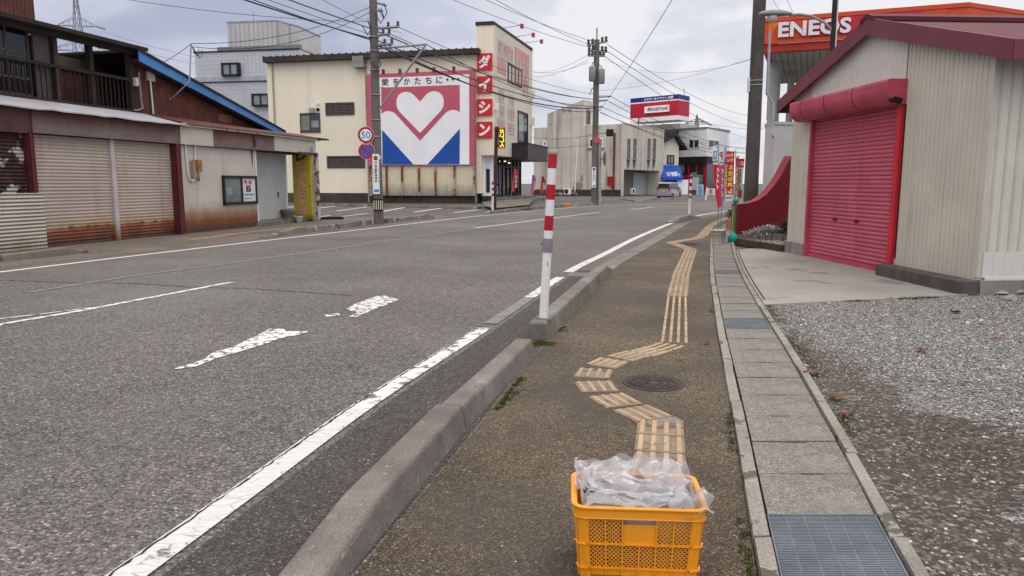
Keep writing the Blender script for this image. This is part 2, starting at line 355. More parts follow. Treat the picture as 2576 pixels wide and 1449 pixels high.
# ================================================================== GROUND
def lerp_poly(pts, y):
    for (x0, y0), (x1, y1) in zip(pts, pts[1:]):
        if y0 <= y <= y1: return x0 + (x1 - x0) * (y - y0) / (y1 - y0)
    return pts[-1][0] if y > pts[-1][1] else pts[0][0]
def smooth(pts, n=5):                          # Catmull-Rom
    P = [Vector(p) for p in pts]; P = [2 * P[0] - P[1]] + P + [2 * P[-1] - P[-2]]; out = []
    for a, b, c, d in zip(P, P[1:], P[2:], P[3:]):
        for k in range(n):
            t = k / n
            q = .5 * ((2 * b) + (c - a) * t + (2 * a - 5 * b + 4 * c - d) * t * t + (3 * b - a - 3 * c + d) * t ** 3); out.append((q.x, q.y))
    out.append((P[-2].x, P[-2].y)); return out
def offset(pts, d):                            # offset to the right of travel
    out = []
    for i, p in enumerate(pts):
        a = Vector(pts[max(i - 1, 0)]); b = Vector(pts[min(i + 1, len(pts) - 1)]); t = (b - a).normalized()
        out.append((p[0] + t.y * d, p[1] - t.x * d))
    return out
def ribbon(name, A, B, z, m):
    mb = MB(); n = len(A)
    mb.add([(x, y, z) for x, y in A] + [(x, y, z) for x, y in B], [(i, n + i, n + i + 1, i + 1) for i in range(n - 1)])
    return mb.build(name, m)
def strip(name, pts, w, z, m):
    return struct(ribbon(name, offset(pts, -w / 2), offset(pts, w / 2), z, m))
def cut(pts, y0, y1):                          # part of a polyline between two y
    out = [(lerp_poly(pts, y0), y0)] + [p for p in pts if y0 < p[1] < y1] + [(lerp_poly(pts, y1), y1)]
    return out
def xy(*p): return [tuple(G(*q)[:2]) for q in p]

RL = smooth([(-3.45, -6), (-1.52, 2.73), (-1.01, 5.08), (-.32, 7.67), (1.0, 12.82), (2.01, 16.02), (3.99, 22.29), (7.34, 31.63), (10.9, 39.2), (16.2, 47), (26, 57), (46, 70)])
LL = smooth([(-14.5, -6), (-8.92, 12.76), (-7.75, 16.6), (-5.9, 22.1), (-4.58, 25.92), (-.94, 36.44), (5.73, 50.1), (16.5, 60), (30, 69), (50, 80)])
KI = smooth([(-2.62, -6), (-.62, 2.73), (-.26, 4.3), (.37, 7.17), (1.82, 13.06), (2.95, 16.6), (4.85, 22.4), (6.85, 28.6), (8.45, 32.8), (11.7, 38.9), (17, 46.4), (27, 56.2), (47, 69)])
SE = smooth([(-1.15, -6), (.97, 2.73), (1.27, 3.95), (1.62, 5.39), (2.22, 7.89), (3.44, 12.76), (4.31, 16.02), (5.6, 20.67), (7.75, 27), (10.5, 33.2), (14.4, 39), (20, 45)])
GR = smooth([(-.47, -6), (1.64, 2.73), (1.89, 3.72), (2.2, 4.99), (2.58, 6.57), (3.18, 9.2), (4.02, 12.7), (5.16, 16.98), (6.25, 20.67), (8.4, 27), (11.1, 33), (15, 38.6), (20.5, 44.6)])

gm_ = MB(); gm_.quad((-900, -300, -.03), (900, -300, -.03), (900, 1500, -.03), (-900, 1500, -.03))
struct(gm_.build('ground', M['lot']))
ys = [-6 + i * 1.0 for i in range(0, 76)]
struct(ribbon('road', [(lerp_poly(LL, y) - 1.1 - (.25 * max(0, y - 40)) * .1, y) for y in ys], [(lerp_poly(KI, y), y) for y in ys], 0.0, M['asphalt']))
# newer asphalt between the edge line and the kerb blocks
yy = [-6 + .5 * i for i in range(0, 39)]
struct(ribbon('road_shoulder', [(lerp_poly(RL, y) + .14, y) for y in yy], [(lerp_poly(KI, y) - .02, y) for y in yy], .004, M['asphalt_new']))
ys2 = [-6 + .5 * i for i in range(0, 100)]
struct(ribbon('pavement', [(lerp_poly(KI, y), y) for y in ys2], [(lerp_poly(SE, y), y) for y in ys2], .006, M['brown']))
# concrete gutter strip where the kerb is dropped
gs = MB(); y = 13.1
while y < 28:
    a0, a1 = lerp_poly(KI, y) - .36, lerp_poly(KI, y) - .02; b0, b1 = lerp_poly(KI, y + .56) - .36, lerp_poly(KI, y + .56) - .02
    gs.quad((a0, y, .009), (a1, y, .009), (b1, y + .56, .009), (b0, y + .56, .009)); y += .6
struct(gs.build('gutter_strip', M['slab']))

# painted lines
strip('edge_line', cut(RL, -6, 4.9), .162, .008, M['line'])
strip('edge_line', cut(RL, 4.9, 7.75), .16, .008, M['line_worn'])
strip('edge_line', cut(RL, 8.0, 9.9), .15, .008, M['line_faint'])
strip('edge_line', cut(RL, 9.9, 12.05), .15, .008, M['line_worn'])
strip('edge_line', cut(RL, 12.75, 34), .17, .008, M['line'])
strip('edge_line', cut(RL, 34, 68), .15, .008, M['line_far'])
strip('edge_line', cut(LL, -6, 38), .14, .006, M['line_far'])
strip('edge_line', cut(LL, 38, 76), .12, .006, M['line_far'])
# open joint along the edge line
jl = [(x - .064 + random.uniform(-.007, .007), y) for x, y in [(lerp_poly(RL, -6 + .035 * i), -6 + .035 * i) for i in range(0, 398)]]
mbj = MB(); nj = len(jl); ws = [random.choice((.004, .008, .012, .018, .010)) for _ in jl]
mbj.add([(x - w / 2, y, .011) for (x, y), w in zip(jl, ws)] + [(x + w / 2, y, .011) for (x, y), w in zip(jl, ws)], [(i, nj + i, nj + i + 1, i + 1) for i in range(nj - 1)])
struct(mbj.build('road_joint', M['dark']))
cl = xy((-30, 827), (0, 817), (200, 783), (400, 745), (585, 710)); strip('lane_line', cl, .10, .006, M['line_worn'])
strip('lane_line', xy((-20, 806), (0, 803), (110, 790), (230, 775)), .05, .006, M['line_worn'])
cf = smooth(xy((74, 736), (320, 697), (553, 666), (860, 623), (1195, 574)), 3); strip('centre_line', cf, .12, .006, M['line_faint'])
strip('centre_line', xy((1195, 574), (1350, 554), (1508, 534)), .12, .006, M['line_far'])
strip('centre_line', xy((1588, 527), (1645, 521)), .12, .006, M['line_far'])
def patch(name, pts, z, m):
    mb = MB(); mb.add([(*G(*p)[:2], z) for p in pts], [tuple(range(len(pts)))]); return struct(mb.build(name, m))
zq5 = lambda L: [(.3689 * x, 660.3 + .3689 * y) for x, y in L]
patch('road_arrow', zq5([(1165, 735), (1290, 698), (1390, 665), (1450, 618), (1580, 583), (1680, 533), (1760, 498), (1845, 453), (1935, 457), (1950, 472), (2108, 472), (2060, 492), (1900, 522), (1830, 552), (1720, 584), (1660, 604), (1580, 628), (1480, 654), (1420, 680), (1330, 715)]), .006, M['arrow'])
patch('road_arrow', zq5([(2360, 320), (2420, 285), (2560, 232), (2620, 228), (2720, 255), (2640, 290), (2560, 318), (2500, 345), (2430, 375), (2380, 372), (2440, 345)]), .006, M['arrow2'])
patch('road_arrow', [(816, 793), (850, 789), (858, 794), (822, 798)], .006, M['line_worn'])
# long transverse crack
ck = xy((0, 705), (160, 711), (330, 714), (480, 722), (640, 727), (760, 735), (900, 745)); ck2 = []
for a, b in zip(ck, ck[1:]):
    for k in range(12): t = k / 12; ck2.append((a[0] + (b[0] - a[0]) * t, a[1] + (b[1] - a[1]) * t + random.uniform(-.03, .03)))
strip('road_crack', ck2, .022, .005, M['dark'])

# left walkway
struct(ribbon('pavement', [(-40, -6), (-40, 10), (-14, 15), (-9.4, 26.5), (-8.2, 31), (-6, 35)], [(lerp_poly(LL, y) - .55, y) for y in (-6, 10, 15, 26.5, 31, 35)], .004, M['walk_left']))
strip('pavement_strip', xy((480, 604), (620, 585), (700, 577), (760, 570)), .28, .008, pbr('ochre_strip', (.30, .19, .10), var=.3, scale=3, spots=[((.15, .12, .10), .55, 4)]))

# ---------------------------------------------------------------- tactile paving
tile_b, tile_t = MB(), MB()
def tactile(c, ang, base=True, L=.3, W=.3):
    ca, sa = math.cos(ang), math.sin(ang)
    def T(x, y, z): return (c[0] + x * ca - y * sa, c[1] + x * sa + y * ca, z)   # y along the path
    def bx(mb, x0, x1, y0, y1, z0, z1, b=.006):
        mb.hexa([T(x0, y0, z0), T(x1, y0, z0), T(x1, y1, z0), T(x0, y1, z0), T(x0 + b, y0 + b, z1), T(x1 - b, y0 + b, z1), T(x1 - b, y1 - b, z1), T(x0 + b, y1 - b, z1)])
    if base: bx(tile_b, -W / 2 + .003, W / 2 - .003, -L / 2 + .004, L / 2 - .004, .0, .014, .003)
    z0, z1 = (.012, .021) if base else (.0, .013)
    for k in range(4):
        x = (-.1125 + .075 * k) * W / .3; bx(tile_t, x - .0185, x + .0185, -L / 2 + .014, L / 2 - .014, z0, z1)
def tact_line(a, b, base=True, L=.3):
    a, b = Vector(a[:2]), Vector(b[:2]); n = max(1, round((b - a).length / L)); ang = math.atan2(b.y - a.y, b.x - a.x) - math.pi / 2
    for k in range(n): tactile(a + (b - a) * ((k + .5) / n), ang + random.uniform(-.01, .01), base, (b - a).length / n)
tact_line((.18, .9), (.965, 4.62))
cs = [G(*p).xy for p in ((1617.5, 1044), (1547.6, 1011), (1500.6, 976), (1493.6, 942.5), (1528, 916.6), (1582.6, 899), (1634, 887.8), (1673.7, 874))]
for i, c in enumerate(cs):
    a = cs[max(i - 1, 0)]; b = cs[min(i + 1, len(cs) - 1)]
    tactile(c, math.atan2(b.y - a.y, b.x - a.x) - math.pi / 2, i < 7)
tact_line(G(1696, 864), G(1703, 748), False); tact_line(G(1703, 748), G(1714, 690), True); tact_line(G(1714, 690), G(1738, 629), True)
pl = [G(*p) for p in ((1738, 629), (1712, 619), (1686, 612), (1721, 606), (1752, 601), (1768, 593), (1784, 573), (1803, 559), (1830, 548))]
for a, b in zip(pl, pl[1:]): tact_line(a, b, True)
struct(tile_b.build('tactile_paving', pbr('tactile_base', (.215, .165, .118), var=.25, scale=4, fine=.3, fscale=60, bump=.3, spots=[((.10, .08, .06), .57, 7)])))
struct(tile_t.build('tactile_paving', pbr('tactile_bars', (.385, .28, .18), var=.25, scale=1.3, fine=.14, fscale=60, spots=[((.24, .175, .12), .60, 15)], streak=((.26, .18, .125), .7, .52, 1.))))
mo = MB(); p = [G(*q) for q in ((1632, 1066), (1665, 1055), (1700, 1052), (1722, 1066), (1685, 1069))]
mo.add([(q.x, q.y, .0115) for q in p], [tuple(range(5))]); struct(mo.build('mortar_patch', M['slab']))

# ---------------------------------------------------------------- manhole covers
def manhole(c, r, label):
    t = thing('manhole_cover', label, 'manhole cover', (c.x, c.y, 0))
    m_ = pbr('cast_iron', (.05, .036, .034), rough=.6, metal=.2, var=.3, scale=9, fine=.3, fscale=120, bump=.4)
    MB().lathe([(r, -.01), (r, .014), (r * .93, .016), (r * .92, .012), (r * .9, .012)], 40).build('frame', m_, t)
    mb = MB().lathe([(r * .9, 0), (r * .9, .013), (0.001, .015)], 40)
    for k in range(24):
        for q in range(3):
            a = k * math.pi / 12 + q * .13; rr = r * (.25 + .22 * q); mb.hexa([(math.cos(a + s * .07) * (rr + w), math.sin(a + s * .07) * (rr + w), z) for z in (.0135, .0185) for s, w in ((-1, -.012), (1, -.012), (1, .02), (-1, .02))])
    mb.build('lid', m_, t); return t
manhole(G(1644, 966), .235, 'dark round iron manhole cover inside the bend of the tactile tiles')
manhole(G(1732, 615), .3, 'distant manhole cover where the tile path makes its second bend')

# ---------------------------------------------------------------- drain: edging, cover slabs, gratings
def edging(A, B, y0, y1, z=.035, ln=.6):
    mb = MB(); y = y0
    while y < y1:
        l_ = ln - .008; j = random.uniform(-.006, .006)
        p = [(lerp_poly(A, y) + j, y), (lerp_poly(B, y) + j, y), (lerp_poly(B, y + l_) + j, y + l_), (lerp_poly(A, y + l_) + j, y + l_)]
        mb.hexa([(a, b, -.05) for a, b in p] + [(a + (.008 if i in (0, 3) else -.008), b, z + random.uniform(-.004, .004)) for i, (a, b) in enumerate(p)]); y += ln
    return struct(mb.build('gutter_edging', M['edging']))
sh = lambda P_, d: [(x + d, y) for x, y in P_]
edging(SE, sh(SE, .085), -1, 30, .032, 1.0); edging(sh(GR, -.075), GR, -1, 30, .03, 1.0)
gd_ = ribbon('gutter_channel', [(lerp_poly(SE, y), y) for y in ys2], [(lerp_poly(GR, y), y) for y in ys2], -.012, M['dark']); struct(gd_)
def cover(y0, y1, kind):
    A = [lerp_poly(SE, y0) + .094, lerp_poly(GR, y0) - .083]; B = [lerp_poly(SE, y1) + .094, lerp_poly(GR, y1) - .083]
    c = ((A[0] + A[1] + B[0] + B[1]) / 4, (y0 + y1) / 2)
    return A, B, c
slab_i = 0
def slab(y0, y1):
    A, B, c = cover(y0, y1 - .013, 0); z = .016 + random.uniform(-.003, .003); mb = MB()
    n = 12; na = random.uniform(.3, .45); top = []      # hand notch at the far edge
    P_ = [(A[0], y0), (A[1], y0), (B[1], y1 - .013)]
    if random.random() < .75: P_ += [(B[1] + (B[0] - B[1]) * t, y1 - .013 - d) for t, d in ((na, 0), (na + .02, .016), (na + .26, .016), (na + .28, 0))]
    P_ += [(B[0], y1 - .013)]
    mb.prism([(x - c[0], y - c[1]) for x, y in P_], -.06, z, 'z')
    o = mb.build('gutter_cover_slab', M['slab'], loc=(c[0], c[1], 0)); o.rotation_euler = (random.uniform(-.004, .004), random.uniform(-.006, .006), 0)
    tag(o, 'grey concrete drain cover slab in the row beside the brown pavement', 'drain cover', 'concrete drain cover slabs')
def grating(y0, y1, label):
    A, B, c = cover(y0, y1, 0)
    t = thing('drain_grating', label, 'grating', (c[0], c[1], 0)); fr, bars = MB(), MB()
    def L_(s, y): f = (y - y0) / (y1 - y0); a = A[0] + (B[0] - A[0]) * f; b = A[1] + (B[1] - A[1]) * f; return (a + (b - a) * s - c[0], y - c[1])
    def bar(mb, p, q, w, z0, z1):
        p, q = Vector(p), Vector(q); d = (q - p).normalized(); nn = Vector((d.y, -d.x)) * w / 2
        mb.hexa([(*(p - nn), z0), (*(p + nn), z0), (*(q + nn), z0), (*(q - nn), z0), (*(p - nn), z1), (*(p + nn), z1), (*(q + nn), z1), (*(q - nn), z1)])
    for a, b in (((0, y0), (1, y0)), ((0, y1), (1, y1)), ((0, y0), (0, y1)), ((1, y0), (1, y1))): bar(fr, L_(*a), L_(*b), .008, -.02, .018)
    k = y0 + .015
    while k < y1 - .005: bar(bars, L_(.012, k), L_(.988, k), .0078, -.02, .016); k += .0135
    for q in range(1, 6): bar(bars, L_(q / 6, y0), L_(q / 6, y1), .005, -.01, .0150)
    fr.build('frame', M['grate'], t); bars.build('bars', M['grate'], t)
    return t
gr1 = (2.55, 3.24); gr2 = (7.66, 8.26)
grating(*gr1, 'large steel drain grating nearest the viewer, right of the yellow crate')
grating(*gr2, 'steel drain grating between concrete slabs before the concrete apron corner')
grating(12.5, 12.95, 'narrow dark drain grating beside the concrete apron')
y = 1.05
for _ in range(3): slab(y, y + .5); y += .5
y = 3.245
while y < 7.2: slab(y, y + .49); y += .49
slab(y, 7.655); y = 8.265
while y < 12.0: slab(y, y + .525); y += .525
slab(y, 12.495); y = 12.955
while y < 18.4: slab(y, y + .5); y += .5
while y < 29: slab(y, y + 1.0); y += 1.0

# ---------------------------------------------------------------- kerb blocks
def kerb(name, p0, p1, label, h=.17, wt=.17, wb=.20, t0=0., t1=0., m='kerb', group=None, rough=0, e0=.0, e1=.0, bev=.025, cat='kerb block'):
    """p0-p1 is the inner (right hand) foot; t0/t1 length of a sloping end, e0/e1 its end height"""
    p0, p1 = Vector(p0[:2]), Vector(p1[:2]); L = (p1 - p0).length; a = math.atan2(p1.y - p0.y, p1.x - p0.x)
    st = [0.0] + ([t0] if t0 else []) + ([.5 * L + t0 * .5 - t1 * .5] if not rough else [t0 + (L - t0 - t1) * k / 10 for k in range(1, 10)]) + ([L - t1] if t1 else []) + [L]
    vs, fs = [], []
    for i, x in enumerate(st):
        hh = h
        if t0 and x < t0 - 1e-6: hh = e0 + (h - e0) * x / t0
        if t1 and x > L - t1 + 1e-6: hh = e1 + (h - e1) * (L - x) / t1
        hh = max(hh, .006) + (random.uniform(-.03, .01) if rough and 0 < i < len(st) - 1 else 0)
        d = (wb - wt) / 2; yj = random.uniform(-.02, .02) if rough else 0
        vs += [(x, 0, -.05), (x, d + yj * .3, hh), (x, wb - d + yj, hh), (x, wb, -.05)]
    n = len(st)
    for i in range(n - 1):
        for k in range(3): fs.append((4 * i + k, 4 * i + k + 1, 4 * i + k + 5, 4 * i + k + 4))
        fs.append((4 * i + 3, 4 * i, 4 * i + 4, 4 * i + 7))
    fs += [(0, 1, 2, 3), (4 * n - 1, 4 * n - 2, 4 * n - 3, 4 * n - 4)]
    o = MB().add(vs, fs).build(name, M[m], bevel=bev, seg=3, loc=(p0.x, p0.y, 0), rotz=a)
    return tag(o, label, cat, group)
KG = 'concrete kerb blocks along the brown pavement'
kerb('kerb_block', (-.80, 1.9), (-.275, 4.47), 'long concrete kerb block nearest the viewer with a sloping near end', .165, .17, .25, t0=1.25, e0=.02, group=KG)
kerb('kerb_block', (-.27, 4.50), (.225, 6.52), 'lower concrete kerb block between the sloping one and the post', .15, .15, .24, group=KG)
kerb('kerb_block', (.365, 7.13), (1.84, 13.1), 'long concrete kerb block with the tall striped post standing on its end', .18, .17, .25, t1=.9, e1=.01, group=KG)
kerb('kerb_block', G(1703, 562), G(1768, 549), 'short distant kerb block carrying a striped post at the road bend', .2, .3, .5, t0=.8, e0=.05, t1=1.6, e1=.05, group=KG)
KL = 'old kerb blocks on the far side of the road'
kerb('kerb_block', (-12.9, 5.5), G(250, 634), 'crumbling mossy kerb in front of the rusty shuttered house', .17, .17, .24, t1=.8, m='kerb_old', group=KL, rough=1, bev=.02)
kerb('kerb_block', G(668, 599), G(938, 566), 'broken weathered kerb ending at the foot of the utility pole with road signs', .19, .16, .26, t0=1.5, e0=.03, m='kerb_old', group=KL, rough=1, bev=.02)
kerb('kerb_block', G(978, 562), G(1096, 549), 'short kerb just right of the utility pole with road signs', .19, .17, .26, t1=.6, e1=.05, m='kerb_old', group=KL, rough=1, bev=.02)
kerb('kerb_block', G(1222, 541), G(1330, 529), 'kerb in front of the cream shop entrance with a grass tuft', .2, .17, .26, t0=.8, e0=.03, m='kerb_old', group=KL, rough=1, bev=.02)
kerb('kerb_block', G(1332, 529), G(1428, 520.5), 'dark kerb before the parking entrance with an orange painted end', .2, .17, .26, m='kerb_old', group=KL, rough=1, bev=.02)
kerb('kerb_block', G(1455, 519), G(1535, 512.5), 'small kerb at the foot of the concrete pole beside the grey building', .2, .3, .6, t0=.6, t1=1.5, e1=.04, m='kerb_old', group=KL, bev=.02)
kerb('kerb_block', G(1600, 507), G(1740, 499.5), 'distant kerb in front of the small silver van', .2, .17, .4, t0=3, m='kerb_old', group=KL, bev=.02)
p = G(1424, 520.5); ok = box(-.5, .5, -.16, .16, 0, .23).build('kerb_marker', pbr('orange_paint', (.6, .2, .02), var=.2, scale=5), bevel=.03, loc=(p.x, p.y + .12, 0), rotz=R(58))
tag(ok, 'orange painted marker block at the end of the dark kerb', 'marker')
# drain in the road by the edge line
p = G(1461, 692); t = thing('drain_grating', 'small steel road drain grating beside the white edge line', 'grating', (p.x, p.y, 0), R(-13))
MB().box(-.2, .2, -.26, .26, .002, .012).build('frame', M['slab'], t); gb = MB()
for k in range(9): gb.box(-.15 + k * .037 - .006, -.15 + k * .037 + .006, -.2, .2, .01, .018)
gb.box(-.17, .17, -.22, .22, .008, .0125).build('bars', M['grate'], t)

# ---------------------------------------------------------------- right hand lot
lot = MB(); yl = [-6 + i for i in range(0, 16)] + [9.22]
lot.add([(lerp_poly(GR, y), y, .0) for y in yl] + [(6.15, 10.02, 0), (60, 14, 0), (60, -6, 0)], [tuple(range(len(yl) + 3))]); struct(lot.build('gravel_lot', M['gravelbed']))
mud = [(lerp_poly(GR, 2 + .25 * i), 2 + .25 * i) for i in range(0, 24)]; mo_ = [(x + .12 + 1.25 * math.exp(-((y - 4.0) / 1.9) ** 2) * (.75 + .35 * math.sin(5.3 * y) * math.sin(2.1 * y + 1)) + random.uniform(-.08, .08), y + random.uniform(-.08, .08)) for x, y in mud]
struct(ribbon('mud_strip', mud, mo_, .003, M['dirt']))
ap = MB(); pts = [(lerp_poly(GR, y) + .01, y) for y in (9.22, 11, 13, 15, 16.9)] + [(5.6, 17.3), (6.4, 16.9), (6.75, 10.25), (6.12, 10.02)]
ap.prism([(x, y) for x, y in pts], -.05, .02, 'z'); struct(ap.build('concrete_apron', M['apron'], bevel=.006, seg=1))
struct(ribbon('apron_joint', [(lerp_poly(GR, y) + .045, y) for y in (9.6, 11, 13, 15, 16.8)], [(lerp_poly(GR, y) + .065, y) for y in (9.6, 11, 13, 15, 16.8)], .0245, M['dark']))

def scatter_stones(name, pts, sizes, m, group=None):
    """one mesh of many low stones; per-stone random value in attribute 'rnd'"""
    phi = (1 + 5 ** .5) / 2
    ico = np.array([(-1, phi, 0), (1, phi, 0), (-1, -phi, 0), (1, -phi, 0), (0, -1, phi), (0, 1, phi), (0, -1, -phi), (0, 1, -phi), (phi, 0, -1), (phi, 0, 1), (-phi, 0, -1), (-phi, 0, 1)]) / 1.902
    F = np.array([(0, 11, 5), (0, 5, 1), (0, 1, 7), (0, 7, 10), (0, 10, 11), (1, 5, 9), (5, 11, 4), (11, 10, 2), (10, 7, 6), (7, 1, 8), (3, 9, 4), (3, 4, 2), (3, 2, 6), (3, 6, 8), (3, 8, 9), (4, 9, 5), (2, 4, 11), (6, 2, 10), (8, 6, 7), (9, 8, 1)])
    n = len(pts); V = np.repeat(ico[None], n, 0) * (1 + rng.uniform(-.28, .28, (n, 12, 1)))
    V *= np.stack([rng.uniform(.7, 1.3, n), rng.uniform(.6, 1.0, n), rng.uniform(.35, .65, n)], 1)[:, None] * sizes[:, None, None]
    a = rng.uniform(0, 6.28, n); ca, sa = np.cos(a)[:, None], np.sin(a)[:, None]
    X = V[..., 0] * ca - V[..., 1] * sa; Y_ = V[..., 0] * sa + V[..., 1] * ca; tl = rng.uniform(-.4, .4, (n, 1)); Z = V[..., 2] + X * tl * .5
    co = np.stack([X + pts[:, 0:1], Y_ + pts[:, 1:2], Z + pts[:, 2:3]], 2).reshape(-1, 3)
    fa = (F[None] + (np.arange(n) * 12)[:, None, None]).reshape(-1)
    me = bpy.data.meshes.new(name); me.vertices.add(len(co)); me.vertices.foreach_set('co', co.ravel().astype(np.float32))
    nf = len(fa) // 3; me.loops.add(len(fa)); me.loops.foreach_set('vertex_index', fa.astype(np.int32))
    me.polygons.add(nf); me.polygons.foreach_set('loop_start', np.arange(0, len(fa), 3, dtype=np.int32)); me.polygons.foreach_set('loop_total', np.full(nf, 3, np.int32))
    me.update(); at_ = me.attributes.new('rnd', 'FLOAT', 'POINT'); at_.data.foreach_set('value', np.repeat(rng.uniform(0, 1, n), 12).astype(np.float32))
    me.polygons.foreach_set('use_smooth', np.ones(nf, bool)); me.materials.append(m)
    o = bpy.data.objects.new(name, me); C.objects.link(o); return o
def stone_mat(name, cols):
    m = bpy.data.materials.new(name); m.use_nodes = True; n = m.node_tree.nodes; l = m.node_tree.links.new; bs = n['Principled BSDF']; bs.inputs['Roughness'].default_value = .85
    a = n.new('ShaderNodeAttribute'); a.attribute_name = 'rnd'; r = n.new('ShaderNodeValToRGB'); l(a.outputs['Fac'], r.inputs[0]); el = r.color_ramp.elements
    el[0].position, el[0].color = cols[0][0], (*cols[0][1], 1); el[1].position, el[1].color = cols[-1][0], (*cols[-1][1], 1)
    for p, c in cols[1:-1]: e = el.new(p); e.color = (*c, 1)
    l(r.outputs[0], bs.inputs['Base Color']); return m
M['pebble'] = stone_mat('pebbles', [(0, (.10, .095, .09)), (.25, (.165, .16, .155)), (.5, (.235, .222, .205)), (.7, (.28, .272, .268)), (.88, (.36, .345, .32)), (.96, (.48, .465, .45)), (1, (.62, .61, .59))])
# pebbles: dense in the middle of the lot, thin on the muddy strip by the drain
def vnoise(x, y, s, seed):
    r = np.random.default_rng(seed); T = r.random((64, 64)); X, Y_ = x * s, y * s; i, j = np.floor(X).astype(int), np.floor(Y_).astype(int); f, g = X - i, Y_ - j
    f, g = f * f * (3 - 2 * f), g * g * (3 - 2 * g); q = lambda a, b: T[a % 64, b % 64]
    return q(i, j) * (1 - f) * (1 - g) + q(i + 1, j) * f * (1 - g) + q(i, j + 1) * (1 - f) * g + q(i + 1, j + 1) * f * g
nP = 300000
py_ = 2.2 + (rng.random(nP) ** 1.15) * 8.3; px_ = rng.random(nP) * 8.2 + .9
gx = np.array([lerp_poly(GR, y) for y in np.linspace(2, 11, 200)]); edge = np.interp(py_, np.linspace(2, 11, 200), gx)
d_ = px_ - edge; front = np.where(px_ < 6.12, 9.22 + (px_ - 3.18) * .272, 10.02 + (px_ - 6.12) * .09)
vis = px_ < .70 * py_ + .6
band = np.clip((d_ + .05 - 1.1 * np.exp(-((py_ - 4.0) / 1.9) ** 2) * (.55 + .9 * vnoise(px_, py_, 1.1, 3))) / .6, 0, 1)
pr_ = .16 + .84 * band; pr_ *= np.where((py_ < 5.6) & (vnoise(px_, py_, .8, 4) > .58), .45, 1)
keep = (d_ > .015) & (py_ < front - .02) & vis & (rng.random(nP) < pr_)
pp = np.stack([px_[keep], py_[keep], np.full(keep.sum(), .004)], 1); sz_ = .006 + .0095 * rng.random(len(pp)) ** 2.2 + .003 * (rng.random(len(pp)) < .05)
tag(scatter_stones('gravel', pp, sz_, M['pebble']), 'grey gravel spread over the lot in front of the cream garage', 'gravel', kind='stuff')
ix = rng.choice(len(pp), 260, replace=False); bigp = pp[ix] + np.array([0, 0, .006]); tag(scatter_stones('gravel', bigp, .014 + .014 * rng.random(260) ** 2, M['pebble']), 'bigger loose stones lying on top of the gravel lot', 'gravel', kind='stuff')
# loose grit on the pavement
n_ = 500; q = np.stack([rng.random(n_) * 3 - .6, 2.6 + rng.random(n_) * 9, np.full(n_, .008)], 1)
lo_ = np.interp(q[:, 1], [2.6, 12], [-.62, 1.6]); hi_ = np.interp(q[:, 1], [2.6, 12], [.95, 3.2]); q = q[(q[:, 0] > lo_) & (q[:, 0] < hi_)]
tag(scatter_stones('grit', q, .003 + .006 * rng.random(len(q)) ** 2, M['pebble']), 'loose pale grit lying on the brown pavement', 'grit', kind='stuff')

# moss and weeds along the edges
M['moss'] = pbr('moss', (.055, .085, .012), rough=1, var=.5, scale=12, fine=.4, fscale=150)
def blades(mb, c, r, n, h):
    for _ in range(n):
        a = random.uniform(0, 6.28); q = r * math.sqrt(random.random()); x, y = c[0] + q * math.cos(a), c[1] + q * math.sin(a)
        b = random.uniform(0, 6.28); w = random.uniform(.002, .005); hh = h * random.uniform(.4, 1.2); lx, ly = random.uniform(-.6, .6) * hh, random.uniform(-.6, .6) * hh; z = c[2] if len(c) > 2 else 0
        mb.add([(x - w * math.cos(b), y - w * math.sin(b), z), (x + w * math.cos(b), y + w * math.sin(b), z), (x + lx, y + ly, z + hh)], [(0, 1, 2)])
mm = MB()
for _ in range(620):
    y = 2.4 + 7.5 * random.random() ** 1.6; s = vnoise(np.array([y]), np.array([1.]), 1.3, 9)[0]
    if s > .42: blades(mm, (lerp_poly(GR, y) + .02 + abs(random.gauss(0, .06)), y, .005), .05, 9, .013)
for _ in range(260):
    y = 2.6 + 6.5 * random.random() ** 1.4; s = vnoise(np.array([y]), np.array([5.]), 1.6, 12)[0]
    if s > .5: blades(mm, (lerp_poly(SE, y) - .012 - abs(random.gauss(0, .02)), y, .005), .02, 12, .014)
for _ in range(300):
    y = 3.2 + 4.6 * random.random(); s = vnoise(np.array([y]), np.array([8.]), 1.8, 15)[0]
    if s > .52: blades(mm, (lerp_poly(KI, y) + .02 + abs(random.gauss(0, .025)), y, .006), .02, 12, .016)
for _ in range(60): blades(mm, (.30 + random.gauss(0, .05), 6.95 + random.gauss(0, .05), .006), .03, 14, .02)
for x0, y0 in ((4.5, 9.55), (5.3, 9.75), (5.6, 9.85), (7.2, 10.1), (7.6, 10.15)):
    for _ in range(26): blades(mm, (x0 + random.gauss(0, .1), y0 - .03 + random.gauss(0, .02), .0), .03, 12, .035)
tag(mm.build('moss', M['moss'], fix=False), 'green moss and tiny weeds along drain edging and kerb feet', 'moss', kind='stuff')

# ================================================================== RIGHT HAND SIDE
M['cream'] = pbr('cream_cladding', (.53, .49, .405), rough=.5, var=.08, scale=1.2, fine=.04, streak=((.27, .22, .15), .42, .55, 5), spots=[((.16, .10, .05), .775, 26)])
M['cream_lit'] = pbr('lit_side_cladding', (.60, .575, .49), rough=.5, var=.06, fine=.04, streak=((.33, .31, .27), .4, .55, 4))  # lighter copy of the cream: light on the side wall painted in
M['roof_red'] = pbr('maroon_roof', (.105, .025, .035), rough=.75, spec=.15, var=.12, scale=1.5, fine=.06, spots=[((.25, .07, .08), .7, 3)])
M['shutter_red'] = pbr('faded_red_shutter', (.45, .082, .125), rough=.5, var=.13, scale=1.3, fine=.06, fscale=30, streak=((.27, .02, .035), .5, .56, 3), spots=[((.06, .02, .02), .77, 9)])
M['hood_red'] = pbr('shutter_hood_paint', (.43, .06, .095), rough=.5, var=.2, scale=1.8, fine=.05, spots=[((.10, .03, .035), .72, 4)])

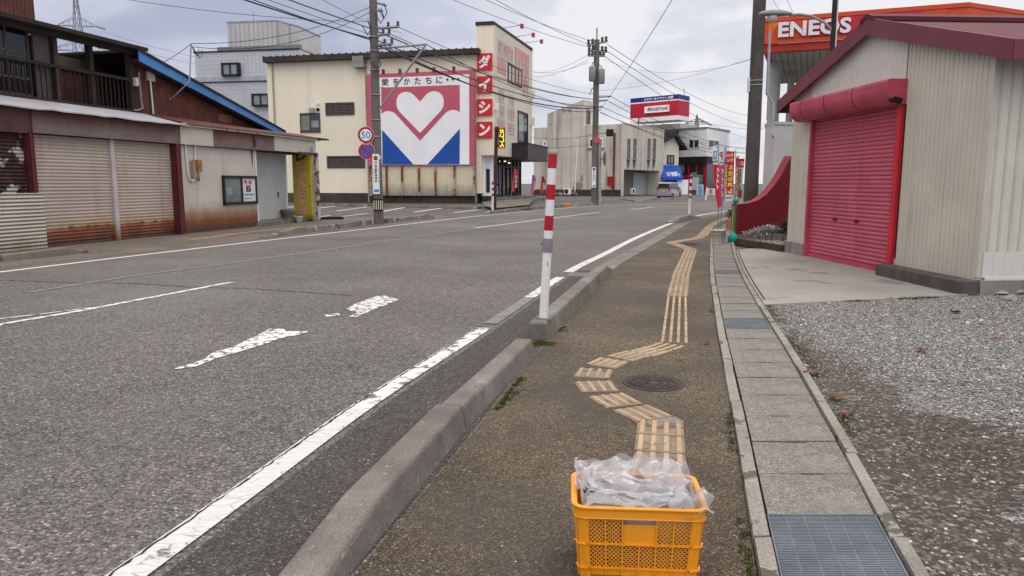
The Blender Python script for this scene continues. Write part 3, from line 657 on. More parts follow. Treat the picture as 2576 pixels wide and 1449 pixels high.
# ---- garage -------------------------------------------------------
GA = Pl((6.12, 16.4), (6.47, 10.2)); GL = GA.L; D_ = 7.5
g = thing('garage', 'cream ribbed metal garage with maroon gable roof on the right edge', 'garage', GA.o, GA.a)
ZE, ZP, XP = 3.40, 4.27, 3.12            # eave height, gable height and position of the ridge
def gz(x): return ZE + (ZP - ZE) * (1 - abs(x - XP) / (XP if x < XP else GL - XP)) - .06
def ribs(mb, x0, x1, z0, z1, per=.107, y=0.0, gw=.026, gd=.020):
    x = x0
    while x < x1 - 1e-4:
        xe = min(x + per - gw, x1); za = z1(x) if callable(z1) else z1; zb = z1(xe) if callable(z1) else z1
        mb.quad((x, y, z0), (xe, y, z0), (xe, y, zb), (x, y, za))
        xn = min(xe + gw, x1)
        if xn > xe:
            xm = (xe + xn) / 2; zm_ = z1(xm) if callable(z1) else z1; zn = z1(xn) if callable(z1) else z1
            mb.quad((xe, y, z0), (xm, y + gd, z0), (xm, y + gd, zm_), (xe, y, zb)); mb.quad((xm, y + gd, z0), (xn, y, z0), (xn, y, zn), (xm, y + gd, zm_))
        x = xn
SX0, SX1, SZ = .86, 4.12, 2.95
w = MB(); ribs(w, 0, SX0, .27, gz)
w.quad((0, 0, .25), (0, D_, .25), (0, D_, ZE), (0, 0, ZE))                      # far side wall
w.build('wall', M['cream'], g, fix=False)
w = MB(); ribs(w, SX1 + .06, GL, .19, gz); w.build('wall', M['cream'], g, fix=False)
gp = MB(); ribs(gp, SX0, SX1 + .06, SZ, gz, .092, -.012, .02, .016); tag(gp.build('gable_panel', pbr('newer_gable_cladding', (.60, .585, .53), rough=.45, var=.05), g, fix=False), 'paler newer panel above the shutter')
box(.02, GL - .05, .30, D_ - .05, .02, 3.2).build('interior', M['dark'], g)
sw = MB()                                                                    # side wall facing the lot, its stronger light put into a paler colour
x = 0.0
while x < D_:
    sw.add([(GL + .0, x, .2), (GL, x + .10, .2), (GL, x + .10, ZE), (GL, x, ZE)], [(0, 1, 2, 3)])
    sw.add([(GL, x + .10, .2), (GL - .03, x + .125, .2), (GL - .03, x + .125, ZE), (GL, x + .10, ZE)], [(0, 1, 2, 3)])
    sw.add([(GL - .03, x + .125, .2), (GL, x + .15, .2), (GL, x + .15, ZE), (GL - .03, x + .125, ZE)], [(0, 1, 2, 3)]); x += .15
tag(sw.build('side_wall', M['cream_lit'], g, fix=False), 'side wall facing the gravel lot, coloured paler as lit')
MB().box(GL - .03, GL + .03, -.015, .05, .24, ZE - .02).build('corner_trim', M['cream'], g)
pn = MB(); x = .06
while x < 4: pn.box(GL + .02, GL + .028, x, x + .148, .235, .60); x += .15
pn.box(GL + .018, GL + .05, .1, 4, .20, .235); tag(pn.build('lower_panel', pbr('new_white_panel', (.62, .60, .55), rough=.45, var=.05), g), 'newer white panel patched along the base')
box(-.06, SX0 + .0, -.05, .2, -.05, .27).build('foundation', M['foundation'], g, bevel=.012)
box(GL - .03, GL + .06, .03, D_, -.05, .2).build('foundation', M['foundation'], g)
# roof: two slopes with fascia boards
ovx, ovy = .50, .13
def slope(xa, za, xb, zb, th=.05): return [(xa, za), (xb, zb), (xb, zb + th), (xa, za + th)]
sl1, sl2 = (ZP - ZE) / XP, (ZP - ZE) / (GL - XP)
rf = MB(); rf.prism([(-ovx, ZE - ovx * sl1), (XP, ZP), (GL + ovx, ZE - ovx * sl2), (GL + ovx, ZE - ovx * sl2 + .06), (XP, ZP + .06), (-ovx, ZE - ovx * sl1 + .06)], -ovy, D_ + .3, 'y')
ro = rf.build('roof', M['roof_red'], g)
fb = MB(); fz = .27
fb.prism([(-ovx - .02, ZE - ovx * sl1 - .17), (XP, ZP - .19), (XP, ZP + .10), (-ovx - .02, ZE - ovx * sl1 + .09)], -ovy - .035, -ovy - .005, 'y')
fb.prism([(XP, ZP - .19), (GL + ovx + .02, ZE - ovx * sl2 - .17), (GL + ovx + .02, ZE - ovx * sl2 + .09), (XP, ZP + .10)], -ovy - .035, -ovy - .005, 'y')
fb.box(GL + ovx, GL + ovx + .03, -ovy - .02, D_, ZE - ovx * sl2 - .17, ZE - ovx * sl2 + .08); fb.box(-ovx - .03, -ovx, -ovy - .02, D_, ZE - ovx * sl1 - .17, ZE - ovx * sl1 + .08)
fb.build('fascia_board', pbr('maroon_fascia', (.165, .036, .048), rough=.55, var=.1, scale=1.5, fine=.05), ro)
rc = MB().prism([(XP - .2, ZP + .02), (XP, ZP + .10), (XP + .2, ZP + .02), (XP + .2, ZP + .09), (XP, ZP + .17), (XP - .2, ZP + .09)], -ovy - .05, D_ + .3, 'y')
rc.build('ridge_cap', M['roof_red'], ro)
# shutter
sh_ = MB(); z = .03; rows = [(0.0, z)]
while z < 2.98:
    for dy, dz in ((-.014, .012), (-.016, .040), (-.004, .060), (.004, .066), (.004, .072)): rows.append((dy, z + dz))
    z += .0745
for (ya, za), (yb, zb) in zip(rows, rows[1:]): sh_.quad((SX0 + .09, .07 + ya, za), (SX1 - .05, .07 + ya, za), (SX1 - .05, .07 + yb, zb), (SX0 + .09, .07 + yb, zb))
so = sh_.build('shutter', M['shutter_red'], g, fix=False)
MB().box(SX0 + .09, SX1 - .05, .03, .085, .022, .10).build('bottom_bar', M['hood_red'], so)
for q in (1.95, 2.75): box(q, q + .12, .035, .06, .82, .87).build('handle', M['roof_red'], so)
rail = MB().box(SX0 + .01, SX0 + .09, -.02, .16, .02, 2.95); rail.build('shutter_rail', M['hood_red'], g)
MB().box(SX1 - .05, SX1 + .07, -.06, .16, .20, 2.9).build('shutter_rail', M['red'], g)
# hood: rounded profile
HX0, HX1 = .55, 4.22; prof = [(0, 3.20), (-.29, 3.20), (-.325, 3.185), (-.335, 3.15), (-.335, 3.06)] + [(-.10 - .235 * math.cos(a), 3.06 - .26 * math.sin(a)) for a in [i * math.pi / 16 for i in range(1, 9)]] + [(0, 2.80)]
hd = MB(); 
hd.prism([(y, z) for y, z in prof], HX0, HX1, 'x'); ho = hd.build('shutter_hood', M['hood_red'], g)
for q in (1.05, 2.05, 3.1): MB().prism([(y * 1.012 - .002, 3.02 + (z - 3.02) * 1.015) for y, z in prof], q, q + .008, 'x').build('hood_seam', M['roof_red'], ho)
rb = MB(); ph = [( -.02 + .13 * math.cos(a) * random.uniform(.7, 1.15) - .15, 2.86 + .06 * math.sin(a) * random.uniform(.6, 1.3)) for a in [i * 2 * math.pi / 14 for i in range(14)]]
rb.prism(ph, HX1, HX1 + .004, 'x'); tag(rb.build('rust_hole', M['dark'], ho), 'ragged rust hole in the end of the hood')
# dark gap between the ribs and the rail, meter pipe on the far corner
MB().box(SX1 + .075, SX1 + .115, -.003, .02, .3, 2.8).build('gap_strip', M['dark'], g)
# step block in front of the garage
q = [G(2200.7, 694), G(2408, 743.5)]; stp = MB(); nrm = Vector((GA.d.x, GA.d.y)); 
ex = Vector((q[0].x, q[0].y)); ey = Vector((q[1].x, q[1].y)); bx0 = GA.w(GL + .08, .02); bx1 = GA.w((ex - Vector(GA.o[:2])).dot(GA.d), .02)
P4 = [(ex.x, ex.y), (ey.x, ey.y), (bx0.x, bx0.y - .02), (bx1.x, bx1.y)]
stp.prism(P4, -.03, .205, 'z'); tag(stp.build('concrete_step', M['step'], bevel=.02), 'dark weathered concrete step block at the foot of the garage wall', 'step')
# rocks by the corner
M['rock'] = pbr('rock', (.33, .31, .28), var=.25, scale=6, fine=.2, fscale=50, bump=.3)
M['rock2'] = pbr('green_rock', (.30, .34, .30), var=.2, scale=6, fine=.15, fscale=50, bump=.2)
def rock(c, r, m, label, sq=.6, seed=0):
    bm = bmesh.new(); bmesh.ops.create_icosphere(bm, subdivisions=3, radius=1); rr = random.Random(seed)
    pl_ = [(Vector((rr.gauss(0, 1), rr.gauss(0, 1), rr.gauss(0, 1))).normalized(), rr.uniform(.55, .85)) for _ in range(9)]
    for v in bm.verts:
        for n_, d in pl_:
            k = v.co.dot(n_)
            if k > d: v.co -= n_ * (k - d)
        v.co.x *= r; v.co.y *= r * .8; v.co.z *= r * sq
    me = bpy.data.meshes.new('rock'); bm.to_mesh(me); bm.free(); me.materials.append(m)
    o = bpy.data.objects.new('rock', me); C.objects.link(o); o.location = (c[0], c[1], r * sq * .45); o.rotation_euler = (0, 0, rr.uniform(0, 6)); return tag(o, label, 'rock')
rock(G(2492, 728), .19, M['rock2'], 'pale greenish rounded rock beside the end of the concrete step', .62, 1)
rock(G(2520, 741), .13, M['rock'], 'flat white stone lying on the gravel by the garage corner', .3, 2)
rock(G(2540, 757), .11, M['rock'], 'brownish fist sized stone at the right edge of the gravel lot', .6, 3)
rock(G(2562, 739), .12, M['rock'], 'small tan stone under the white base panel of the garage', .5, 4)

# ---- red curved wall and planting bed ---------------------------------------
RW = Pl((6.07, 19.95), (8.75, 20.6)); M['wall_red'] = pbr('dark_red_wall', (.16, .006, .014), rough=.55, var=.15, scale=1.2, fine=.06, spots=[((.25, .05, .06), .74, 20)])
rw = thing('boundary_wall', 'dark red boundary wall with a curved top sweeping up behind the garage', 'wall', RW.o, RW.a)
tp = [RW.sz(u, v) for u, v in ((1855, 516), (1880, 514), (1905, 507), (1928, 491), (1950, 465), (1968, 437), (1980, 412), (1990, 395))]
tp = [(0, tp[0][1])] + tp[1:] + [(tp[-1][0] + .5, tp[-1][1])]
xl = tp[-1][0] + .6
MB().prism([(0, .17), (xl, .17), (xl, tp[-1][1])] + tp[::-1][1:], 0, .30, 'y').build('panel', M['wall_red'], rw)
cp = MB()
for (xa, za), (xb, zb) in zip(tp, tp[1:]): cp.hexa([(xa, -.012, za - .0), (xb, -.012, zb - .0), (xb, .312, zb), (xa, .312, za), (xa, -.012, za + .03), (xb, -.012, zb + .03), (xb, .312, zb + .03), (xa, .312, za + .03)])
cp.build('coping', pbr('faded_red_coping', (.26, .025, .04), rough=.5, var=.1), rw)
MB().box(-.01, xl, -.01, .31, -.03, .17).build('plinth', pbr('grey_plinth', (.17, .18, .20), var=.15), rw)
tb0, tb1 = G(1850, 615), G(1966, 636); tba = math.atan2(tb1.y - tb0.y, tb1.x - tb0.x); tl_ = (tb1 - tb0).length
tmb = box(0, tl_, 0, .14, -.02, .17).build('timber_edge', pbr('rotten_timber', (.055, .035, .025), var=.4, scale=3, fine=.3, fscale=40, bump=.4, spots=[((.16, .09, .06), .62, 8), ((.04, .06, .015), .66, 5)]), bevel=.02, loc=(tb0.x, tb0.y, 0), rotz=tba)
tag(tmb, 'dark rotten timber edging in front of the red curved wall', 'timber')
bed = MB(); pts = [(tb0.x + .05, tb0.y + .1), (tb1.x, tb1.y + .1), (6.5, 16.5), (7.6, 18.5), (7.6, 20.2), (6.1, 19.9)]
bed.prism(pts, -.03, .10, 'z'); struct(bed.build('planting_bed', M['dirt']))
n_ = 1500; q = np.stack([rng.uniform(5.9, 7.2, n_), rng.uniform(16.5, 19.9, n_), np.full(n_, .11)], 1)
ax = (q[:, 0] - tb0.x) * math.cos(tba) + (q[:, 1] - tb0.y) * math.sin(tba); ay = -(q[:, 0] - tb0.x) * math.sin(tba) + (q[:, 1] - tb0.y) * math.cos(tba); q = q[(ay > .16) & (ax > .1)]
tag(scatter_stones('stones', q, .02 + .035 * rng.random(len(q)) ** 2, M['pebble']), 'grey stones filling the bed behind the timber edging', 'stones', kind='stuff')
def leafy(mb, c, R_, n, L, W, up=.4):
    for _ in range(n):
        a = random.uniform(0, 6.28); e = random.uniform(-.1, 1.3); d = Vector((math.cos(a) * math.cos(e), math.sin(a) * math.cos(e), math.sin(e) * up + .1)); s = random.uniform(.35, 1) * R_
        p = Vector(c) + d * s; t = (d + Vector((random.gauss(0, .5), random.gauss(0, .5), random.gauss(0, .4)))).normalized(); b = t.cross(Vector((0, 0, 1))).normalized() if abs(t.z) < .98 else Vector((1, 0, 0))
        l_ = L * random.uniform(.6, 1.2); w_ = W * random.uniform(.7, 1.2); up_ = b.cross(t) * l_ * .15
        mb.add([p, p + t * l_ * .45 + b * w_ + up_, p + t * l_, p + t * l_ * .45 - b * w_ + up_], [(0, 1, 2, 3)])
pb = at(1935, 590, 18.6)
t = thing('plant', 'silvery leaved plant growing in front of the red curved wall', 'plant', (pb.x, pb.y, .1)); mb = MB()
for dx_, dz_ in ((-.42, .12), (-.2, .2), (0, .26), (.15, .2)): leafy(mb, (dx_, 0, dz_), .2, 130, .13, .02)
mb.build('leaves', pbr('silver_leaf', (.42, .42, .39), var=.3, scale=9), t, fix=False)
mb = MB(); [mb.tube([(dx_ * .6, 0, 0), (dx_, 0, .25)], .012, 5) for dx_ in (-.35, -.1, .1)]; mb.build('stem', pbr('stem', (.10, .09, .06)), t)
t = thing('plant', 'dark green bushy plant between the silvery plant and the garage', 'plant', (pb.x + .35, pb.y + .05, .1)); mb = MB()
for dx_, dz_ in ((0, .15), (.25, .15), (.42, .1), (.1, .3)): leafy(mb, (dx_, 0, dz_), .2, 150, .16, .012, .7)
mb.build('leaves', pbr('dark_leaf', (.035, .05, .018), var=.4, scale=9), t, fix=False)
mb = MB(); mb.tube([(0, 0, 0), (.1, 0, .25)], .012, 5); mb.build('stem', pbr('stem', (.10, .09, .06)), t)
pp_ = G(1968, 634); o = MB().tube([(0, 0, .05), (.16, 0, .05), (.22, 0, .03)], .035, 10).build('pipe_stub', M['white'], loc=(pp_.x - .1, pp_.y, 0)); tag(o, 'short white pipe stub at the end of the timber edging', 'pipe')

# ---- white fire wall of the filling station --------------------------------
c0, c1, c2 = at(1912, 600, 25.5), at(1934, 600, 24.6), at(2050, 600, 25.2)
M['wall_white'] = pbr('stained_white_wall', (.50, .49, .475), var=.1, scale=.8, fine=.05, streak=((.26, .235, .21), .65, .53, 2.5))
fw = thing('fire_wall', 'tall stained white wall behind the red curved wall', 'wall', (0, 0, 0)); zt = at(1934, 313, 24.6).z
MB().prism([(c0.x, c0.y), (c1.x, c1.y), (c2.x + 3, c2.y + .7), (c2.x + 3, c2.y + 1.1), (c1.x + .6, c1.y + 2.5)], -.03, zt, 'z').build('panel', M['wall_white'], fw)
MB().prism([(c0.x - .03, c0.y), (c1.x, c1.y - .04), (c2.x + 3.03, c2.y + .66), (c2.x + 3.03, c2.y + 1.14), (c1.x + .6, c1.y + 2.54)], zt, zt + .09, 'z').build('coping', pbr('pale_coping', (.45, .44, .41), var=.1), fw)
rs = MB(); fa = [at(u, v, 24.58 + (u - 1934) / 116 * .55 - .02) for u, v in ((1942, 341), (1950, 352), (1962, 363), (1975, 378), (1990, 388), (2004, 396))]
for a, b in zip(fa, fa[1:]): rs.tube([a, b], .022, 5)
rs.build('rust_scar', pbr('rust_scar', (.22, .10, .05), var=.4, scale=6), fw)

# ---- filling station canopy -------------------------------------------------
ZT = 7.3
A_, B_ = G(1921, 49, ZT), G(2436, 9, ZT); 
CP = Pl((A_.x, A_.y), (B_.x, B_.y)); 
zb_or = CP.sz(1921, 108)[1]; zb_s = CP.sz(1925, 131)[1]; CW = CP.L; CDp = 9.2
can = thing('station_canopy', 'orange and red filling station canopy with white lettering above the garage', 'canopy', CP.o, CP.a)
M['or_red'] = pbr('orange_red_fascia', (.62, .07, .012), rough=.4, var=.05, fine=0); M['orange'] = pbr('orange_fascia', (.75, .19, .018), rough=.4, var=.03, fine=0); M['crimson'] = pbr('crimson_fascia', (.48, .02, .03), rough=.4, var=.04, fine=0)
M['magenta'] = pbr('magenta_fascia', (.55, .035, .11), rough=.4, var=.04, fine=0)
fs = MB().box(0, CW, 0, .3, zb_or, ZT).box(0, .3, .3, CDp, zb_or, ZT); fo = fs.build('fascia', M['or_red'], can)
MB().box(-.03, CW + .03, -.04, .02, ZT - .10, ZT + .04).box(-.03, CW + .03, -.06, .02, zb_or - .05, zb_or + .06).box(-.04, .0, 0, CDp, zb_or - .05, ZT + .04).build('trim', M['or_red'], fo)
MB().box(.04, CW - .04, .04, CDp, zb_s, zb_or - .052).build('lower_band', pbr('red_band', (.45, .03, .012), rough=.5), fo)
E_ = G(2660, 42, ZT); ex_, ey_ = (Vector((E_.x, E_.y)) - Vector(CP.o[:2])).dot(CP.d), -(Vector((E_.x, E_.y)) - Vector(CP.o[:2])).dot(CP.n)
ew = MB().prism([(CW, 0), (ex_, ey_), (ex_, ey_ + .3), (CW, .3)], zb_or, ZT, 'z').prism([(CW, -.04), (ex_, ey_ - .04), (ex_, ey_ + .02), (CW, .02)], ZT - .1, ZT + .04, 'z').prism([(CW, -.05), (ex_, ey_ - .05), (ex_, ey_ + .02), (CW, .02)], zb_or - .05, zb_or + .06, 'z')
ew.build('side_fascia', M['or_red'], fo)
hgt = ZT - zb_or; zc = (ZT + zb_or) / 2
MB().box(.18, 5.6, -.012, .0, zb_or + .08, ZT - .12).build('orange_field', M['orange'], fo)
def arc_clip(cx, cz, r, x0, x1, za, zb, n=26):
    top, bot = [], []
    for k in range(n + 1):
        x = x0 + (x1 - x0) * k / n; d = r * r - (x - cx) ** 2
        if d <= 0: continue
        h = math.sqrt(d); t_, b_ = min(zb, cz + h), max(za, cz - h)
        if t_ > b_: top.append((x, t_)); bot.append((x, b_))
    return bot + top[::-1]
za_, zb_ = zb_or + .08, ZT - .12
lx0, lx1 = CP.sz(1958, 80)[0], CP.sz(2141, 70)[0]; lcx = (lx0 + lx1) / 2; lr = (lx1 - lx0) / 2 + .48
MB().prism(arc_clip(lcx, zb_or - .55, lr, lcx - lr, lcx + lr, za_, zb_), -.02, -.012, 'y').build('red_sweep', M['or_red'], fo)
MB().prism(arc_clip(lcx + .9, zb_or - .2, lr * .68, lcx - lr, lcx + lr, za_, zb_), -.028, -.02, 'y').build('crimson_sweep', M['crimson'], fo)
mx0 = CP.sz(2200, 40)[0]; MB().prism([(mx0 - .35, za_), (mx0 + 1.1, za_), (mx0 + 1.6, zb_), (mx0 - .1, zb_)], -.02, -.012, 'y').build('magenta_sweep', M['magenta'], fo)
MB().prism([(mx0 + .9, za_), (mx0 + 1.9, za_), (mx0 + 2.2, zb_), (mx0 + 1.5, zb_)], -.026, -.018, 'y').build('crimson_sweep', M['or_red'], fo)
l0 = CP.sz(1964, 92)[1]; l1 = CP.sz(1964, 52)[1]; lz0, lz1 = zc - hgt * .34, zc + hgt * .30
tw = text_mb('ENEOS', lx0, lx1, lz0, lz1, -.10, bold=.035, spacing=1.02); tw2 = MB()
tw2.v = list(tw.v); tw2.f = list(tw.f); tw2.sm = list(tw.sm)
lt = tw2.build('lettering', pbr('white_letters', (.78, .78, .8), rough=.4, var=.02), fo, fix=False); so_ = lt.modifiers.new('solid', 'SOLIDIFY'); so_.thickness = .075; so_.offset = 0
# soffit, columns, lights
sf = MB().box(.3, CW - .3, .3, CDp - .1, zb_s - .02, zb_s + .05); sfo = sf.build('soffit', pbr('soffit_panels', (.36, .355, .34), var=.1, wave=('x', .22, .25, .7)), can)
rd = MB().box(2.5, 2.56, .3, CDp, zb_s - .05, zb_s); rd.build('beam', M['steel'], sfo)
def wlocal(P_, w):
    d = Vector((w.x - P_.o.x, w.y - P_.o.y)); return d.dot(P_.d), -d.dot(P_.n)
for (u, y, r) in ((1944, 29.5, .22), (1985, 32, .14)):
    c = at(u, 300, y); x_, y_ = wlocal(CP, c); MB().lathe([(r, -.03), (r, zb_s)], 18, (x_, y_, 0)).build('column', pbr('column_paint', (.36, .37, .35), var=.08), can)
c = at(1929, 250, 26.3); x_, y_ = wlocal(CP, c); MB().tube([(x_, y_, zb_s + .5), (x_ + .0, y_, zb_s + .5 - .02), (x_, y_, 4.6), (x_ + .22, y_, 4.3), (x_ + .22, y_, 0)], .05, 8).build('drain_pipe', M['steel'], can)
c = at(2160, 165, 27); x_, y_ = wlocal(CP, c); hb = MB().box(x_ - .22, x_ + .22, y_ - .22, y_ + .22, zb_s - .5, zb_s - .02); ho_ = hb.build('lamp_housing', M['black'], can)
MB().lathe([(.05, 0), (.22, -.06), (.27, -.2), (.24, -.33), (.12, -.42), (.02, -.44)], 20, (x_, y_, zb_s - .5)).build('lamp_globe', pbr('lamp_globe', (.95, 1., .82), emit=2.2), ho_)
# red edge upright of the canopy's far side
c = at(1933, 250, 32); x_, y_ = wlocal(CP, c); MB().box(x_ - .04, x_ + .06, y_ - .1, y_ + .4, 4.2, zb_s + .9).build('price_sign_edge', M['or_red'], can)

# ---- utility pole behind the red wall, street lamp -------------------------
M['pole'] = pbr('pole_concrete', (.085, .075, .066), rough=.85, var=.25, scale=1.2, fine=.12, fscale=40, streak=((.035, .032, .03), .7, .5, 5), spots=[((.17, .16, .15), .68, 2)])
pc = at(1887, 530, 21.6); t = thing('utility_pole', 'thick dark concrete utility pole beside the orange canopy', 'pole', (pc.x, pc.y, 0))
MB().tube([(0, 0, 0), (0, 0, 13)], [.205, .145], 20).build('shaft', M['pole'], t)
for z in (4.4, 4.28, 6.9): MB().lathe([(.192, z), (.196, z), (.196, z + .025), (.19, z + .025)], 18).build('steel_band', M['steel'], t)
z = 3
while z < 10: MB().tube([(0, -.15, z), (0, -.30, z)], .008, 5).build('climbing_step', M['steel'], t); MB().tube([(.0, .15, z + .45), (0, .3, z + .45)], .008, 5).build('climbing_step', M['steel'], t); z += .9
MB().box(-.22, -.19, -.09, .09, 4.1, 4.5).build('tag_plate', M['white'], t)
lp = at(2093, 130, 19.5); t = thing('street_lamp', 'street lamp with a pale cobra head arm rising behind the garage', 'street lamp', (lp.x, lp.y, 0))
MB().tube([(0, 0, 0), (0, 0, 9.5)], .062, 12).build('pole', M['black'], t)
MB().tube([(.085, .04, 0), (.085, .04, 9.5)], .032, 8).build('conduit', M['white'], t)
zh = at(1985, 38, 19.5).z; xa = at(1985, 38, 19.5).x - lp.x; za1 = at(2088, 68, 19.5).z
MB().tube([(0, 0, za1 - .1), (-.25, 0, za1 + .12), (-.6, 0, zh - .02), (xa + .25, 0, zh + .02), (xa, 0, zh)], .035, 8).build('arm', pbr('lamp_arm', (.30, .31, .28), var=.1), t)
hdm = MB(); n_ = 9
pr_f = [(0, .07), (.12, .11), (.3, .15), (.55, .15), (.75, .10), (.82, .04)]
ringp = []
for s, r in pr_f: ringp.append((xa + .05 - s, r))
vs, fs_ = [], []
for x_, r in ringp:
    for k in range(12):
        a = k * math.pi / 6; vs.append((x_, r * 1.1 * math.cos(a), zh + .02 + r * (.75 if math.sin(a) > 0 else .35) * math.sin(a)))
for i in range(len(ringp) - 1):
    for k in range(12): fs_.append((12 * i + k, 12 * i + (k + 1) % 12, 12 * i + 12 + (k + 1) % 12, 12 * i + 12 + k))
hdm.add(vs, fs_, True); hdm.add(vs[:12], [tuple(range(12))]); hdm.add(vs[-12:], [tuple(range(12))]); hob = hdm.build('lamp_head', pbr('lamp_head', (.27, .28, .25), var=.1), t)
MB().lathe([(.13, 0), (.125, -.06), (.08, -.13), (.01, -.15)], 16, (xa - .42, 0, zh - .03)).build('lamp_glass', pbr('lamp_glass', (.55, .55, .55), rough=.2), hob)

# ================================================================== LEFT HOUSE (shuttered, rusty)
A = Pl((-11.3, 17.3), (-9.1, 26.5))
M['rust_wall'] = pbr('rusty_cladding', (.125, .042, .03), rough=.8, var=.35, scale=1.1, fine=.2, fscale=25, streak=((.055, .022, .016), .8, .46, 6), wave=('x', .12, .5, .35), spots=[((.20, .055, .025), .6, 2.2)])
M['dark_wood'] = pbr('blackened_wood', (.028, .020, .016), rough=.85, var=.4, scale=2, fine=.2)
M['brown_metal'] = pbr('brown_metal', (.095, .042, .034), rough=.6, var=.3, scale=1.5, streak=((.05, .02, .015), .6, .5, 4))
M['maroon_post'] = pbr('maroon_post', (.09, .014, .018), rough=.6, var=.2, scale=2)
M['tin'] = pbr('pale_tin_roof', (.40, .40, .43), rough=.5, var=.08, scale=1, metal=.1, streak=((.25, .22, .21), .4, .58, 2))
M['band'] = pbr('faded_fascia_board', (.165, .125, .115), rough=.7, var=.15, scale=1.0, fine=.06, zrust=[((.12, .045, .04), 3.15, 2.85, .35)], spots=[((.11, .045, .03), .70, 5)])
M['band_cream'] = pbr('cream_fascia_board', (.50, .475, .40), rough=.6, var=.07, streak=((.36, .30, .22), .4, .58, 3))
M['shutter'] = pbr('rusting_shutter', (.45, .375, .315), rough=.6, var=.10, scale=1.2, fine=.05, fscale=50, streak=((.24, .17, .13), .5, .56, 4),
                   spots=[((.13, .05, .025), .735, 7)], zrust=[((.38, .28, .16), .45, .78, .3), ((.23, .056, .015), .38, .50, .30), ((.065, .022, .012), .06, .36, .6)], wave=('z', .085, .4, .42))
M['siding'] = pbr('stained_siding', (.53, .495, .435), rough=.6, var=.07, scale=1, fine=.05, streak=((.30, .25, .18), .5, .55, 3),
                  zrust=[((.36, .27, .17), .55, .95, .4), ((.22, .085, .03), .34, .74, .30), ((.085, .038, .02), .08, .46, .3)], brick=(40, .455, .28, .006))
M['corr_cream'] = pbr('cream_corrugated_sheet', (.46, .44, .36), rough=.6, var=.08, wave=('z', .085, .8, .5), zrust=[((.17, .16, .09), -.05, .35, .35)], spots=[((.15, .08, .05), .72, 6)])
M['corr_rust'] = pbr('peeling_corrugated_sheet', (.045, .022, .016), rough=.85, var=.4, scale=2, wave=('z', .085, .8, .5), spots=[((.47, .46, .43), .53, 1.6), ((.12, .045, .025), .60, 6)])
M['rail_dark'] = pbr('dark_rail', (.016, .011, .009), rough=.7, var=.3)
M['blue'] = pbr('blue_barge_board', (.06, .22, .50), rough=.55, var=.18, scale=2, spots=[((.02, .03, .05), .72, 6)])
M['red_roof'] = pbr('rust_red_roof', (.12, .028, .02), rough=.7, var=.3, scale=1.2, fine=.1, streak=((.06, .02, .016), .6, .5, 4))
M['post_dark'] = pbr('dark_brown_post', (.045, .024, .018), rough=.7, var=.3)
M['void'] = pbr('dark_interior', (.008, .007, .006), rough=.9)
h = thing('shuttered_house', 'rusty brown two storey house with closed shutters and a blue edged roof', 'house', A.o, A.a)
Sx = lambda u, v, off=0: A.sz(u, v, off)[0]
Sz = lambda u, v, off=0: A.sz(u, v, off)[1]
# ---- ground floor, front plane y = 0
x_p0, x_p1 = .06, .26                                    # left post
x_m0, x_m1 = 2.70, 2.84                                  # mullion between the shutters
x_q0, x_q1 = 5.10, 5.42                                  # right post
x_w1 = 9.45                                              # end of the sided wall
x_end = 13.45
ZB = 2.70
for a, b in ((x_p1, x_m0), (x_m1, x_q0)):
    s_ = MB().box(a, b, .06, .10, .0, ZB + .05).build('roller_shutter', M['shutter'], h)
    for q in (.38, .62): box(a + (b - a) * q, a + (b - a) * q + .1, .045, .06, .42, .47).build('handle', M['brown_metal'], s_)
MB().box(x_m0, x_m1, .0, .10, 0, ZB).build('mullion', pbr('pale_mullion', (.47, .43, .44), rough=.5, zrust=[((.22, .09, .04), .05, .6, .4)]), h)
for a, b in ((x_p0, x_p1), (x_q0, x_q1)): MB().box(a, b, -.08, .14, -.02, ZB + .02).box(a + .04, b - .1, -.13, -.08, -.02, ZB + .02).build('post', M['maroon_post'], h)
MB().box(x_q1, x_w1, .0, .16, -.03, ZB + .02).build('wall', M['siding'], h)
MB().box(x_w1, x_w1 + .06, -.02, .5, .18, ZB - .02).build('wall_trim', M['white'], h)
# signboard band, cream and brown boards
b0 = .2; bz1 = 3.24
e1, e2, e3 = 5.36, 6.95, 10.55
MB().box(b0, e1, -.14, .0, ZB, bz1 - .02).build('sign_band', M['band'], h)
MB().box(e1, e2, -.13, .0, ZB, bz1).build('fascia_panel', M['band_cream'], h)
MB().box(e2, e3, -.13, .0, ZB, bz1).build('fascia_panel', M['band'], h)
MB().box(e3, x_end + .2, -.13, .0, ZB + .02, bz1).build('fascia_panel', M['band_cream'], h)
MB().box(e1 + .1, x_end + .45, -.22, -.12, bz1, bz1 + .09).build('gutter', pbr('rusty_cream_gutter', (.46, .42, .33), rough=.6, var=.1, spots=[((.24, .09, .03), .60, 3)]), h)
MB().box(b0, x_end + .1, .0, 4.2, ZB - .02, ZB + .06).build('porch_ceiling', M['dark_wood'], h)
